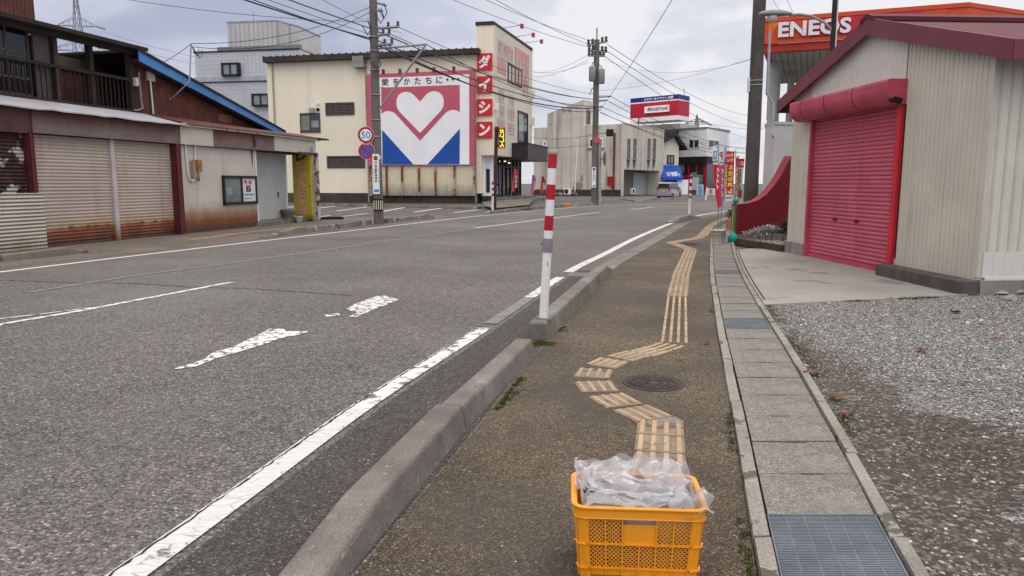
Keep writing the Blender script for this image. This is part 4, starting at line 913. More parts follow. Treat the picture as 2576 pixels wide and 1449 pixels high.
# stains: conduit, meter box, bracket
x0, z0 = A.sz(487, 432); x1, z1 = A.sz(470, 360); mbx = thing
MB().box(x0 - .16, x0 + .02, -.12, .0, z0 - .16, z0 + .34).build('meter_box', pbr('meter_box_grey', (.30, .24, .15), var=.2), h)
MB().box(x0 - .02, x0 + .17, -.19, -.02, z0 + .0, z0 + .36).build('meter_cover', pbr('meter_cover_orange', (.30, .14, .04), var=.25, scale=4, spots=[((.13, .05, .02), .6, 9)]), h)
MB().tube([(x0 - .33, -.03, z0 + 1.02), (x0 - .36, -.03, z0 + .9), (x0 - .33, -.03, z0 - .05), (x0 - .25, -.03, z0 - .25), (x0 - .12, -.04, z0 - .3), (x0 - .05, -.05, z0 - .16)], .03, 8).build('conduit', M['white'], h)
MB().tube([(x0 - .05, -.03, z0 + 1.06), (x0 + .08, -.05, z0 + 1.0), (x0 + .1, -.04, z0 + .85), (x0 + .06, -.03, z0 + .35)], .026, 8).build('conduit', M['white'], h)
MB().tube([(x0 + .05, -.06, z0 - .1), (x0 + .1, -.07, z0 - .3), (x0 + .18, -.06, z0 - .27), (x0 + .16, -.05, z0)], .016, 6).build('cable_loop', M['black'], h)
xb = Sx(630, 350); MB().box(xb - .03, xb + .05, -.2, -.13, ZB + .1, bz1 - .05).box(xb - .03, xb + .3, -.16, -.13, bz1 - .12, bz1 - .08).build('bracket', M['brown_metal'], h)
MB().prism([(xb - .06, ZB), (xb + .12, ZB), (xb + .08, ZB - .3), (xb + .06, ZB - .62), (xb + .02, ZB - .5), (xb - .02, ZB - .25)], -.006, .0, 'y').build('rust_stain', pbr('rust_stain', (.22, .10, .04), var=.4, scale=6), h)
# window with the for-sale notice
wx0, wz0 = A.sz(561, 515); wx1, wz1 = A.sz(642, 440)
wz1 = Sz(600, 442); wz0 = Sz(600, 514)
wf = MB(); t_ = .09
wf.box(wx0, wx1, -.07, -.0, wz0, wz0 + t_).box(wx0, wx1, -.07, -.0, wz1 - t_, wz1).box(wx0, wx0 + t_, -.07, -.0, wz0, wz1).box(wx1 - t_, wx1, -.07, 0, wz0, wz1)
xm = wx0 + (wx1 - wx0) * .535; wf.box(xm - .035, xm + .035, -.065, 0, wz0, wz1)
wo_ = wf.build('window', pbr('dark_bronze_frame', (.014, .013, .011), rough=.5), h)
MB().box(wx0 + t_, xm - .03, -.03, -.012, wz0 + t_, wz1 - t_).build('pane', pbr('frosted_pane', (.17, .19, .185), rough=.15, var=.3, scale=1.2), wo_)
ps = MB().box(xm + .035, wx1 - t_, -.04, -.012, wz0 + t_, wz1 - t_).build('notice_sheet', pbr('notice_paper', (.60, .64, .66), rough=.4, var=.04), wo_)
nx0, nx1 = xm + .035, wx1 - t_; nw, nz0, nz1 = nx1 - nx0, wz0 + t_, wz1 - t_; nh = nz1 - nz0
text_mb('売 家', nx0 + nw * .16, nx0 + nw * .76, nz0 + nh * .75, nz0 + nh * .93, -.045, .012).build('red_lettering', M['red'], ps, fix=False) if False else None
def part_of(mb, name, m, par): return mb.build(name, m, par, fix=False)
part_of(text_mb('売 家', nx0 + nw * .12, nx0 + nw * .74, nz0 + nh * .74, nz0 + nh * .93, -.046, .02), 'red_lettering', M['red'], wo_)
part_of(box(nx0 + nw * .28, nx0 + nw * .62, -.046, -.041, nz0 + nh * .42, nz0 + nh * .70), 'map_emblem', pbr('navy_print', (.015, .03, .10), rough=.5), wo_)
part_of(MB().prism([(nx0 + nw * .34, nz0 + nh * .46), (nx0 + nw * .42, nz0 + nh * .47), (nx0 + nw * .57, nz0 + nh * .65), (nx0 + nw * .52, nz0 + nh * .67), (nx0 + nw * .44, nz0 + nh * .56)], -.049, -.046, 'y'), 'emblem_shape', pbr('yellow_print', (.55, .42, .03), rough=.5), wo_)
part_of(MB().prism([(nx0 + nw * .31, nz0 + nh * .6), (nx0 + nw * .46, nz0 + nh * .6), (nx0 + nw * .52, nz0 + nh * .68), (nx0 + nw * .32, nz0 + nh * .68)], -.0485, -.046, 'y'), 'emblem_shape', pbr('pink_print', (.45, .03, .12), rough=.5), wo_)
part_of(text_mb('(有)彩喜不動産', nx0 + nw * .05, nx0 + nw * .82, nz0 + nh * .25, nz0 + nh * .33, -.046, .01), 'black_lettering', M['black'], wo_)
part_of(text_mb('☎38-1331', nx0 + nw * .1, nx0 + nw * .7, nz0 + nh * .09, nz0 + nh * .16, -.046, .015), 'black_lettering', M['black'], wo_)
part_of(box(wx0 + t_ + .14, wx0 + t_ + .42, -.034, -.03, wz0 + .33, wz0 + .56), 'blue_sticker', pbr('blue_sticker', (.20, .30, .36), rough=.5), wo_)
# recessed porch: door panel set back, then open to the parking lot
rd0, rd1 = A.sz(652, 560, -.62)[0], A.sz(722, 553, -.62)[0]
MB().box(x_w1 - .05, rd1, .62, .70, .17, ZB).build('recessed_wall', pbr('white_porch_panel', (.44, .46, .46), rough=.5, var=.06, brick=(40, .455, .22, .006), streak=((.33, .34, .33), .5, .55, 2)), h)
MB().box(rd1, rd1 + .07, .58, .72, .1, ZB).build('porch_post', M['white'], h)
box((x_w1 + rd1) / 2 + .9, (x_w1 + rd1) / 2 + .95, .59, .62, 1.0, 1.2).build('door_pull', M['black'], h)
MB().box(x_w1 - .2, x_end + .3, -.02, .9, -.03, .14).build('porch_floor', M['kerb_old'], h)
box(x_q1, x_w1, .17, 4, 0, ZB).build('core', M['void'], h); box(x_p1, x_q0, .12, 4, 0, ZB).build('core', M['void'], h)
# ---- left: corrugated sheets
MB().box(-3.2, x_p0 - .02, .02, .06, 1.25, ZB + .1).build('peeling_sheet', M['corr_rust'], h)
MB().box(-3.2, .30, -.16, -.12, -.02, 1.31).build('corrugated_fence', M['corr_cream'], h)
MB().box(-3.2, .2, -.1, .1, ZB - .02, 3.26).build('lintel', M['brown_metal'], h)
box(-3.2, .22, .1, 3, 0, 3.3).build('core', M['void'], h)
# ---- lean-to tin roof and red roof
up = 1.15                                               # upper wall set back
TZ0, TZ1 = 3.28, 3.64
tr = MB(); pts = []
n_ = 26
front = [(-3 + (5.6 + 3) * k / n_, -.30 + (random.uniform(-.02, .03)), TZ0 - .02 + random.uniform(-.014, .012)) for k in range(n_ + 1)]
back = [(-3 + (5.25 + 3) * k / n_, up, TZ1) for k in range(n_ + 1)]
vs = front + back; tr.add(vs, [(i, i + 1, n_ + 2 + i, n_ + 1 + i) for i in range(n_)]); tr.add([(x, y, z - .03) for x, y, z in vs], [(i, i + 1, n_ + 2 + i, n_ + 1 + i) for i in range(n_)])
tr.add(front + [(x, y, z - .03) for x, y, z in front], [(i, i + 1, n_ + 2 + i, n_ + 1 + i) for i in range(n_)])
tr.build('tin_roof', M['tin'], h)
MB().quad((5.25, up, TZ1 + .0), (14.6, up, TZ1 - .05), (14.35, -.25, bz1 + .10), (5.55, -.25, bz1 + .08)).quad((5.25, up, TZ1 - .03), (14.6, up, TZ1 - .08), (14.35, -.25, bz1 + .07), (5.55, -.25, bz1 + .05)).build('lower_roof', M['red_roof'], h)
MB().box(13.7, 14.5, -.3, 1.2, bz1 + .06, bz1 + .12).build('roof_corner', M['black'], h)
# ---- gable wall with the blue barge board
gx0, gx1 = 5.28, 13.5; gzt = Sz(350, 135, -up); gzb = Sz(705, 326, -up)
MB().prism([(gx0, TZ1 - .1), (gx1, TZ1 - .12), (gx1, gzb + .0), (gx0, gzt - .1)], up, up + .1, 'y').build('gable_wall', M['rust_wall'], h)
bl = MB(); p0, p1 = A.sz(347, 127, -up + .35), A.sz(716, 331, -up + .35)
bl.prism([(p0[0], p0[1] - .30), (p1[0], p1[1] - .22), (p1[0], p1[1] + .02), (p0[0], p0[1] + .02)], up - .38, up - .34, 'y'); bl.build('barge_board', M['blue'], h)
MB().prism([(p0[0] + .05, p0[1] - .02), (p1[0], p1[1] - .02), (p1[0] - .02, p1[1] + .04), (p0[0] + .05, p0[1] + .05)], up - .42, up + 6, 'y').build('roof', M['dark_wood'], h)
MB().prism([(p0[0], p0[1] - .33), (p1[0] - .2, p1[1] - .23), (p1[0] - .2, p1[1] - .10), (p0[0], p0[1] - .21)], up - .33, up + .05, 'y').build('soffit', M['dark_wood'], h)
xq, zq = A.sz(375, 193, -up); MB().box(xq - .13, xq + .16, up - .09, up, zq - .13, zq + .2).build('junction_box', pbr('cream_box', (.50, .48, .40), rough=.5), h)
MB().tube([(xq - .02, up - .05, zq - .1), (xq + .02, up - .05, TZ1)], .026, 6).build('conduit', M['white'], h)
xq, zq = A.sz(338, 206, -up + .1); MB().box(xq - .04, xq + .06, up - .2, up - .05, zq - .12, zq + .12).build('junction_box', M['band_cream'], h)
MB().tube([(5.22, up - .1, 4.8), (5.25, up - .1, 4.0), (5.3, up - .1, 3.78), (5.05, up - .12, 3.68), (4.9, up - .12, 3.68)], .025, 6).build('conduit', pbr('grey_conduit', (.25, .25, .24)), h)
MB().box(9.1, 9.9, up - .012, up + .01, 3.68, 3.95).build('wall_patch', pbr('tan_patch', (.17, .10, .065), var=.25), h)
m0 = A.sz(445, 245, -up + .3); m1 = A.sz(463, 205, -up + .3); mt = A.sz(467, 110, -up + .3)
MB().tube([(A.sz(425, 220, -up + .1)[0], up - .1, m0[1] - .02), (m0[0] - .1, up - .1, m0[1] - .12), (m1[0], up - .5, m1[1]), (mt[0], up - .5, mt[1])], .026, 6).build('service_mast', M['steel'], h)
ins = MB(); 
for k in range(3): ins.tube([(mt[0], up - .5, mt[1] - .05), (mt[0] + .2 + .1 * k, up - .5, mt[1] - .3 - .05 * k), (mt[0] + .4 + .12 * k, up - .5, mt[1] - .12)], .012, 5)
ins.build('cable_loop', M['black'], h)
# ---- upper balcony
EZ0, EZ1 = 5.28, 5.5
MB().box(-3, 2.25, up + .12, up + 2.6, EZ0 + .12, EZ1).box(-3, 5.3, up - .42, up + .12, EZ0 + .12, EZ1).box(-3, 5.3, up - .2, up - .05, EZ0 - .02, EZ0 + .12).build('eave', M['dark_wood'], h)
for u0 in (135, 224, 323): x = A.sz(u0, 200, -up)[0]; MB().box(x, x + (.28 if u0 == 323 else .13), up - .08, up + .08, 3.6, EZ0 + .1).build('balcony_post', M['post_dark'] if u0 == 135 else M['dark_wood'], h)
MB().box(-3, 5.2, up - .10, up - .04, 4.50, 4.58).build('handrail', M['rail_dark'], h)
x = .35; nb = 0
while x < 5.0: MB().box(x, x + .022, up - .085, up - .06, 3.62, 4.5).build('baluster', M['rail_dark'], h); x += .155
MB().box(-3, 5.2, up - .1, up - .04, 3.60, 3.68).build('bottom_rail', M['dark_wood'], h)
box(-3, 5.2, up, up + 2.4, 3.5, 3.62).build('balcony_floor', M['dark_wood'], h)
# back wall of the balcony (rusty, lower than the eave) and screen with glazing on the left
bw = MB().box(2.0, 7.5, up + 1.9, up + 2.0, 3.5, 5.0); bw.build('balcony_wall', M['rust_wall'], h)
MB().box(2.0, 7.4, up + 1.82, up + 1.92, 4.85, 5.22).build('wall_beam', pbr('grey_brown_beam', (.075, .055, .045), var=.2), h)
xs = A.sz(100, 200, -up)[0]
MB().box(A.sz(93, 200, -up)[0], A.sz(132, 200, -up)[0], up + .02, up + .06, 3.62, 5.3).build('side_panel', pbr('grey_brown_panel', (.085, .065, .06), var=.15), h)
gf = MB(); gx_ = A.sz(88, 200, -up)[0]
for z in (3.7, 4.1, 4.72): gf.box(-3, gx_, up + .12, up + .17, z, z + .06)
for u0 in (33, 88): x = A.sz(u0, 200, -up)[0]; gf.box(x - .03, x + .03, up + .12, up + .18, 3.6, 5.3)
scr = gf.build('glazed_screen', pbr('dull_frame', (.09, .08, .07)), h)
box(-3, gx_, up + .14, up + .15, 3.6, 5.3).build('pane', glass('dark_pane', (.012, .014, .016)), scr)
box(-3, A.sz(132, 200, -up)[0], up + .5, up + 2.6, 3.5, 5.3).build('core', M['void'], h)
# taller rusty volume at the far left
xr = A.sz(86, 20, -up - 1.0)[0]
MB().box(-4, xr, up + 1.0, up + 4, 5.4, 8.5).build('upper_wall', M['rust_wall'], h)

# ---- free standing things around the house ------------------------------
vb = A.w(x_end - .28, -.25); M['vy'] = pbr('faded_yellow_sign', (.52, .45, .014), rough=.5, var=.1, scale=1.5, streak=((.33, .27, .02), .6, .5, 3), zrust=[((.16, .13, .03), .1, .4, .3)])
a0, a1 = at(738, 480, 30.3), at(783, 480, 29.9); vp = Pl((a0.x, a0.y), (a1.x, a1.y)); vh0, vh1 = vp.sz(740, 553)[1], 2.72; W_ = vp.L
t = thing('vertical_sign', 'faded yellow vertical sign with pink Japanese letters under the porch end', 'sign', vp.o, vp.a)
MB().box(0, W_, 0, .22, vh0, vh1).build('panel', M['vy'], t); MB().box(-.02, W_ + .02, -.008, .0, 1.42, 1.44).build('seam', M['brown_metal'], t)
pk = pbr('faded_pink_letters', (.72, .30, .25), rough=.5, var=.1); zs = [vp.sz(760, v)[1] for v in (415, 448, 480, 510, 538, 555)]
chs = 'ンタルビデオ'; step = (vh1 - .42 - vh0 - .1) / 6
for i, ch in enumerate(chs):
    z1 = vh1 - .36 - i * step; part_of(text_mb(ch, W_ * .16, W_ * .86, z1 - step * .86, z1, -.012, .07), 'pink_letter', pk, t)
part_of(text_mb('レ', W_ * .22, W_ * .8, vh1 - .32, vh1 + .1, -.006, .035), 'dark_letter', pbr('dark_red_letter', (.16, .02, .015)), t)
rp = G(800, 556); t = thing('rusty_post', 'rusty peeling steel post at the end of the porch', 'post', (rp.x, rp.y, 0), A.a)
M['rusty_white'] = pbr('rusting_white_paint', (.50, .47, .44), rough=.7, var=.1, spots=[((.14, .04, .022), .5, 3.0), ((.06, .02, .015), .62, 5)])
MB().box(-.09, .09, -.09, .09, 0, 2.75).build('shaft', M['rusty_white'], t, bevel=.01); MB().box(-.22, -.09, -.06, .06, 1.2, 1.85).build('bracket', M['steel'], t)
MB().tube([(-.28, 0, 0), (-.28, 0, 3.0)], .05, 8).build('pipe', M['steel'], t)
MB().box(-1.3, .1, -.05, .05, 2.66, 2.74).build('cross_rail', M['brown_metal'], t)
q = at(733, 555, 29.2); t = thing('planter_pot', 'dark weathered pot standing under the porch beside the yellow sign', 'pot', (q.x - .1, q.y, .02))
MB().lathe([(.20, 0), (.24, .1), (.19, .26), (.26, .36), (.30, .48), (.24, .5), (.2, .38)], 14).build('bowl', M['kerb_old'], t)
MB().lathe([(.3, 0), (.3, .12), (.22, .12)], 14).build('base', M['kerb_old'], t)
q = at(752, 556, 29.0); o = MB().lathe([(.1, 0), (.16, .2), (.17, .24), (.14, .24), (.1, .05)], 14).build('flower_pot', pbr('pale_pot', (.42, .40, .32), var=.2), loc=(q.x, q.y, .02)); tag(o, 'small pale flower pot in front of the yellow sign', 'pot')
q = G(5, 622); o = MB().lathe([(.2, 0), (.22, .35), (.2, .38), (.19, .36)], 16).build('bucket', M['white'], loc=(q.x, q.y, 0)); tag(o, 'white bucket at the left edge by the corrugated fence', 'bucket')
q = G(812, 553); o = MB().box(-.5, .5, -.1, .1, 0, .12).build('wheel_stop', M['black'], bevel=.02, loc=(q.x + .3, q.y + .3, 0), rotz=R(20)); tag(o, 'black rubber stop lying beside the rusty post', 'wheel stop')

# ================================================================== CREAM SHOP with the heart sign
M['shop_cream'] = pbr('shop_cladding', (.86, .77, .59), rough=.6, var=.05, scale=.3, fine=.03, fscale=10, wave=('x', .25, .10, .08), streak=((.42, .36, .25), .35, .58, .9), spots=[((.30, .27, .20), .74, .8)])
M['shop_front'] = pbr('shop_front_panel', (.66, .61, .51), rough=.65, var=.05, scale=.3, fine=.03, fscale=10, streak=((.38, .34, .27), .35, .58, .8))
M['mould'] = pbr('mouldy_base', (.055, .048, .036), rough=.9, var=.35, scale=.6, streak=((.10, .085, .055), .6, .5, 1))
M['bronze'] = pbr('bronze_shutters', (.075, .055, .048), rough=.5, var=.15, scale=2, wave=('z', .12, .4, .3))
M['pink'] = pbr('faded_pink_paint', (.52, .105, .15), rough=.6, var=.07, scale=.6, fine=.03, fscale=12, wave=('x', .25, .15, .12))
M['bwhite'] = pbr('board_white', (.88, .87, .87), rough=.6, var=.05, scale=.5, fine=.03, fscale=12, streak=((.55, .52, .48), .35, .6, .7))
M['bblue'] = pbr('board_blue', (.012, .075, .36), rough=.6, var=.06, scale=.5, fine=.03, fscale=12)
M['ink'] = pbr('dark_lettering', (.03, .035, .045), rough=.6)
M['sign_red'] = pbr('sign_red', (.62, .018, .018), rough=.45, var=.04)
M['roof_dark'] = pbr('dark_roof_edge', (.045, .032, .026), rough=.7, var=.3, scale=.8, spots=[((.18, .17, .15), .66, 3)])
c_l, c_r = at(681, 400, 61.2), at(1243, 400, 57.0)
DA = Pl((c_l.x, c_l.y), (c_r.x, c_r.y), 0)
sp = thing('gift_shop', 'cream shop building with a big pink heart board and red katakana signs', 'shop building', DA.o, DA.a)
S3 = lambda x, y, off=0: DA.sz(629 + .3472 * x, 37.7 + .3472 * y, off)      # survey coordinates of the shop close-up
xt = DA.sz(1199, 200)[0]; W = DA.L; zr_l = DA.sz(690, 150)[1]; zr_r = DA.sz(1199, 127)[1]
MB().prism([(0, .75), (xt, .75), (xt, zr_r), (0, zr_l)], 0, 12, 'y').build('wall', M['shop_cream'], sp)
MB().box(-.05, xt, -.06, 12, -.6, .75).build('foundation', M['mould'], sp)
a0 = DA.sz(660, 147, .6); a1 = DA.sz(1204, 121, .6)
rfp = MB().prism([(a0[0], a0[1] - .30), (a1[0], a1[1] - .35), (a1[0], a1[1] + .02), (a0[0], a0[1] + .12)], -.6, 12.3, 'y').build('roof', M['roof_dark'], sp)
for k in range(30): x = a0[0] + (a1[0] - a0[0]) * k / 30; z = a0[1] + .12 + (a1[1] - a0[1] - .1) * k / 30; MB().box(x, x + .06, -.62, 2, z - .02, z + .07).build('roof_seam', M['roof_dark'], rfp)
# windows
def win(P_, par, s0, s1, z0, z1, name='window', m='glass', fr='black', fw=.1, mull=0, depth=.1, hor=()):
    f = MB(); f.box(s0, s1, -.07, .0, z0, z0 + fw).box(s0, s1, -.07, 0, z1 - fw, z1).box(s0, s0 + fw, -.07, 0, z0 + fw, z1 - fw).box(s1 - fw, s1, -.07, 0, z0 + fw, z1 - fw)
    for k in range(1, mull): x = s0 + (s1 - s0) * k / mull; f.box(x - fw * .4, x + fw * .4, -.06, 0, z0 + fw, z1 - fw)
    for q in hor: z = z0 + (z1 - z0) * q; f.box(s0 + fw, s1 - fw, -.055, 0, z - fw * .4, z + fw * .4)
    o = f.build(name, M[fr], par); box(s0 + fw * .8, s1 - fw * .8, -.03, -.012, z0 + fw * .8, z1 - fw * .8).build('pane', M[m], o); return o
def win3(x0, y0, x1, y1, **k):
    s0, z1 = S3(x0, y0); s1, z0 = S3(x1, y1); return win(DA, sp, s0, s1, z0, z1, **k)
win3(547, 637, 758, 724, m='bronze', fr='bronze', fw=.12, mull=4); win3(558, 1022, 835, 1108, m='bronze', fr='bronze', fw=.12, mull=5)
w_ = win3(362, 712, 512, 852, fr='bronze', m='glass', mull=2); s0, z0 = S3(375, 835); s1, z1 = S3(432, 730); box(s0, s1, -.04, -.031, z0, z1).build('curtain', pbr('grey_curtain', (.22, .21, .18)), w_)
s0, z0 = S3(445, 815); s1, z1 = S3(503, 765); box(s0, s1, -.04, -.031, z0, z1).build('blind', M['glass_pale'], w_)
s, z = S3(454, 693); MB().box(s - .2, s + .2, -.25, 0, z - .2, z + .2).build('vent_hood', pbr('vent_grey', (.35, .34, .31)), sp)
s, z = S3(494, 686); MB().disc(s, z, .13, -.12, .0, 14).build('vent_hole', M['dark'], sp)
s, z = S3(494, 640); MB().disc(s, z, .12, -.12, .0, 14).build('vent_cap', M['bwhite'], sp)
s, z = S3(806, 348); MB().box(s - .45, s + .45, -.7, 0, z - .42, z + .42).build('exhaust_box', pbr('exhaust_grey', (.28, .26, .23), var=.2), sp)
for x0, ytop, ybot in ((838, 330, 1355), (163, 345, 1300), (1633, 400, 1360)):
    p0, p1 = S3(x0, ytop), S3(x0 + (18 if x0 == 838 else 0), ybot); MB().tube([(p0[0], -.08, p0[1]), (p0[0], -.08, p1[1])], .06, 6).build('downpipe', pbr('beige_pipe', (.40, .35, .27)), sp)
# heart board
P2 = lambda L, off=.5: [S3(x, y, off) for x, y in L]
def poly3(name, L, m, off, par, th=.02): return MB().prism(P2(L, off), -off, -off + th, 'y').build(name, M[m], par)
hb = MB().prism(P2([(845, 430), (1628, 397), (1626, 1087), (855, 1091)]), -.5, -.38, 'y').build('heart_board', M['pink'], sp)
poly3('white_field', [(925, 456), (1587, 430), (1588, 1083), (930, 1084)], 'bwhite', .515, hb)
poly3('pink_field', [(950, 526), (1518, 506), (1520, 705), (1503, 693), (1478, 686), (1450, 688), (1420, 704), (1232, 910), (1052, 714), (1030, 700), (1003, 694), (975, 699), (952, 716)], 'pink', .53, hb)
Lh = [(1232, 628), (1183, 577), (1160, 562), (1130, 556), (1100, 563), (1075, 583), (1062, 612), (1060, 645), (1067, 675), (1085, 703), (1232, 855)]
poly3('heart', Lh + [(2464 - x, y - 5) for x, y in Lh[-2:0:-1]], 'bwhite', .545, hb)
poly3('blue_triangle', [(957, 833), (960, 1082), (1183, 1082)], 'bblue', .53, hb); poly3('blue_triangle', [(1520, 824), (1518, 1080), (1286, 1081)], 'bblue', .53, hb)
for i, ch in enumerate('愛をかたちに'):
    x0 = 953 + i * 78.5; s0, z0 = S3(x0 + (0 if i == 0 else 4), 512 - i * 3, .53); s1, z1 = S3(x0 + (52 if i == 0 else 48), 460 - i * 3, .53)
    part_of(text_mb(ch, s0, s1, z0, z1, -.535, .012), 'slogan_letter', M['ink'], hb)
for k in range(3): s, z = S3(1430 + 40 * k, 468 - 2 * k, .53); MB().disc(s, z, .09, -.54, -.52, 10).build('slogan_dot', M['ink'], hb)
for x in (965, 1085, 1210, 1332, 1476): s, z = S3(x, 424 - (x - 965) * .04, .5); MB().box(s - .08, s + .08, -.6, -.35, z, z + .3).build('bracket', M['brown_metal'], hb)
M['rusty_frame'] = pbr('rusting_frame', (.40, .33, .24), rough=.7, spots=[((.17, .06, .025), .47, .8)], var=.2)
for x in (870, 987, 1100, 1222, 1341, 1480, 1622):
    s0, z1 = S3(x, 1092, .4); z0 = S3(x, 1310, .4)[1]; MB().box(s0 - .07, s0 + .07, -.46, -.3, z0, z1).build('board_leg', M['rusty_frame'], sp)
s0, z1 = S3(875, 1095, .1); s1, z0 = S3(1622, 1310, .1)
MB().box(s0, s1, -.32, -.0, z0, z1 + .1).build('board_skirt', pbr('skirt_cladding', (.70, .61, .42), rough=.6, var=.07, wave=('x', .25, .25, .2), zrust=[((.30, .27, .21), .7, 1.6, 1.2)]), sp)
s0, z0 = S3(960, 318, .5); s1, z1 = S3(1065, 287, .5)
# ---- tower with the red letter panels and the street front
zt_ = DA.sz(1243, 58)[1]; zo = DA.sz(1225, 390)[1]
FR = Pl((c_r.x, c_r.y), tuple(at(1338, 300, 68.2)[:2]))
rel = FR.a - DA.a; FL = FR.L
def FW(x, y): return (W + x * math.cos(rel) - y * math.sin(rel), x * math.sin(rel) + y * math.cos(rel))
foot = [(xt, -.0), (W, -.0), FW(FL, 0), FW(FL, 2.5), (xt, 12)]
MB().prism(foot, zo, zt_ - .12, 'z').build('tower', M['shop_cream'], sp)
MB().prism([(xt - .06, -.06), (W + .02, -.06), (FW(FL, 0)[0] + .06, FW(FL, 0)[1] - .02), FW(FL, .4), (W - .5, .5), (xt - .06, .4)], zt_ - .12, zt_ + .14, 'z').build('parapet_cap', M['roof_dark'], sp)
for i, ch in enumerate('ダイシン'):
    y0, y1 = ((280, 397), (446, 564), (610, 727), (775, 890))[i]; s0, z1 = S3(1646, y0, .1); s1, z0 = S3(1754, y1, .1)
    pnl = MB().box(s0, s1, -.16, -.01, z0, z1).build('letter_panel', M['sign_red'], sp); d = (s1 - s0)
    part_of(text_mb(ch, s0 + d * .10, s1 - d * .10, z0 + d * .12, z1 - d * .12, -.168, .045, shear=.08), 'white_letter', M['bwhite'], pnl)
# front face parts live in the front's own frame (child empty keeps its angle)
S4 = lambda x, y, off=0: FR.sz(1163.5 + .3472 * x, 37.7 + .3472 * y, off)
def fpart(mb, name, m, par=sp):
    mb.v = [(*FW(x, y), z) for x, y, z in mb.v]; return mb.build(name, m, par, fix=False)
fpart(box(0.02, FL, -.03, .0, zo, zt_ - .13), 'front_wall', M['shop_front'])
M['faded_pink'] = pbr('sun_faded_sign', (.58, .30, .26), rough=.6, var=.1, scale=.8); M['faded_and_sky_white'] = pbr('faded_panel_and_sky_pane', (.57, .53, .48), rough=.6, var=.06); M['faded_red'] = pbr('faded_red_letters', (.52, .22, .21), rough=.6, var=.15)
def q4(x0, y0, x1, y1): (s0, z1), (s1, z0) = S4(x0, y0), S4(x1, y1); return s0, s1, min(z0, z1), max(z0, z1)
def sign4(text, xa, ya0, xb, yb1, hgt, board, letter, bold=.02, n=None):
    s0 = S4(xa, ya0)[0]; s1 = S4(xb, yb1)[0]; z1 = S4(xa, ya0)[1]; z0 = z1 - hgt; n = len(text); d = (s1 - s0) / n
    for i, ch in enumerate(text):
        b = fpart(box(s0 + d * i + .03, s0 + d * (i + 1) - .03, -.07, -.03, z0, z1), 'sign_panel', M[board])
        tm = text_mb(ch, s0 + d * (i + .15), s0 + d * (i + .85), z0 + hgt * .12, z1 - hgt * .12, -.075, bold); fpart(tm, 'panel_letter', M[letter])
sign4('贈り物専門店', 250, 163, 362, 265, 1.35, 'faded_and_sky_white', 'faded_red')
sign4('ダイシン', 376, 230, 478, 310, 2.75, 'faded_pink', 'faded_and_sky_white', .035)
s0, s1, z0, z1 = q4(250, 298, 310, 425); fpart(box(s0, s1, -.06, -.03, z0 - .15, S4(250, 298)[1]), 'faded_board', M['faded_pink'])
sign4('通販', 430, 440, 476, 470, 1.6, 'faded_and_sky_white', 'faded_red')
for tx, x0, y0, x1 in (('結納', 257, 527, 296), ('内祝', 332, 570, 366), ('香志', 264, 638, 300), ('引出物', 325, 660, 372), ('記念品', 248, 738, 302), ('茶の子', 325, 768, 372)): sign4(tx, x0, y0, x1, y0 + 10, 1.0, 'faded_and_sky_white', 'faded_red', .015)
def fwin(x0, y0, x1, y1, mull, fr, m, fw=.1):
    s0 = S4(x0, y0)[0]; s1 = S4(x1, y1)[0]; z1 = S4(x0, y0)[1]; z0 = S4(x1, y1)[1]
    f = MB().box(s0, s1, -.1, -.03, z0, z0 + fw).box(s0, s1, -.1, -.03, z1 - fw, z1)
    for k in range(mull + 1): x = s0 + (s1 - s0 - fw) * k / mull; f.box(x, x + fw, -.1, -.03, z0 + fw, z1 - fw)
    o = fpart(f, 'window', M[fr]); fpart(box(s0 + .05, s1 - .05, -.05, -.031, z0 + .05, z1 - .05), 'pane', M[m], o); return s0, s1, z0, z1
s0, s1, z0, z1 = fwin(324, 343, 424, 530, 4, 'black', 'faded_and_sky_white', .12)  # pale pane colour paints in the reflected sky
s0, s1, z0, z1 = fwin(397, 690, 468, 940, 1, 'black', 'glass', .14)
fpart(box(s0 + .2, s0 + (s1 - s0) * .55, -.056, -.051, z0 + .2, z1 - .3), 'curtain', M['glass_pale'])
for y in (575, 768): s, z = S4(497, y); fpart(box(s - .25, s + .05, -.35, .0, z - .4, z + .3), 'corner_box', M['shop_cream'])
s, z = S4(233, 670); fpart(box(s - .2, s + .1, -.3, 0, z - .2, z + .35), 'lamp_box', M['shop_cream'])
# flood lights on arms above the front
for k, (x, y) in enumerate(((285, 105), (375, 175), (440, 228))):
    s, _ = S4(x, y); mb = MB().tube([(s, -.02, zt_ + .05), (s, -1.5, zt_ + .18)], .028, 6); o = fpart(mb, 'floodlight_arm', M['steel']); o2 = fpart(box(s - .1, s + .1, -1.72, -1.48, zt_ - .05, zt_ + .27), 'floodlight', M['crimson'], o); fpart(box(s - .08, s + .08, -1.7, -1.5, zt_ - .08, zt_ - .05), 'lamp_lens', M['white'], o2)
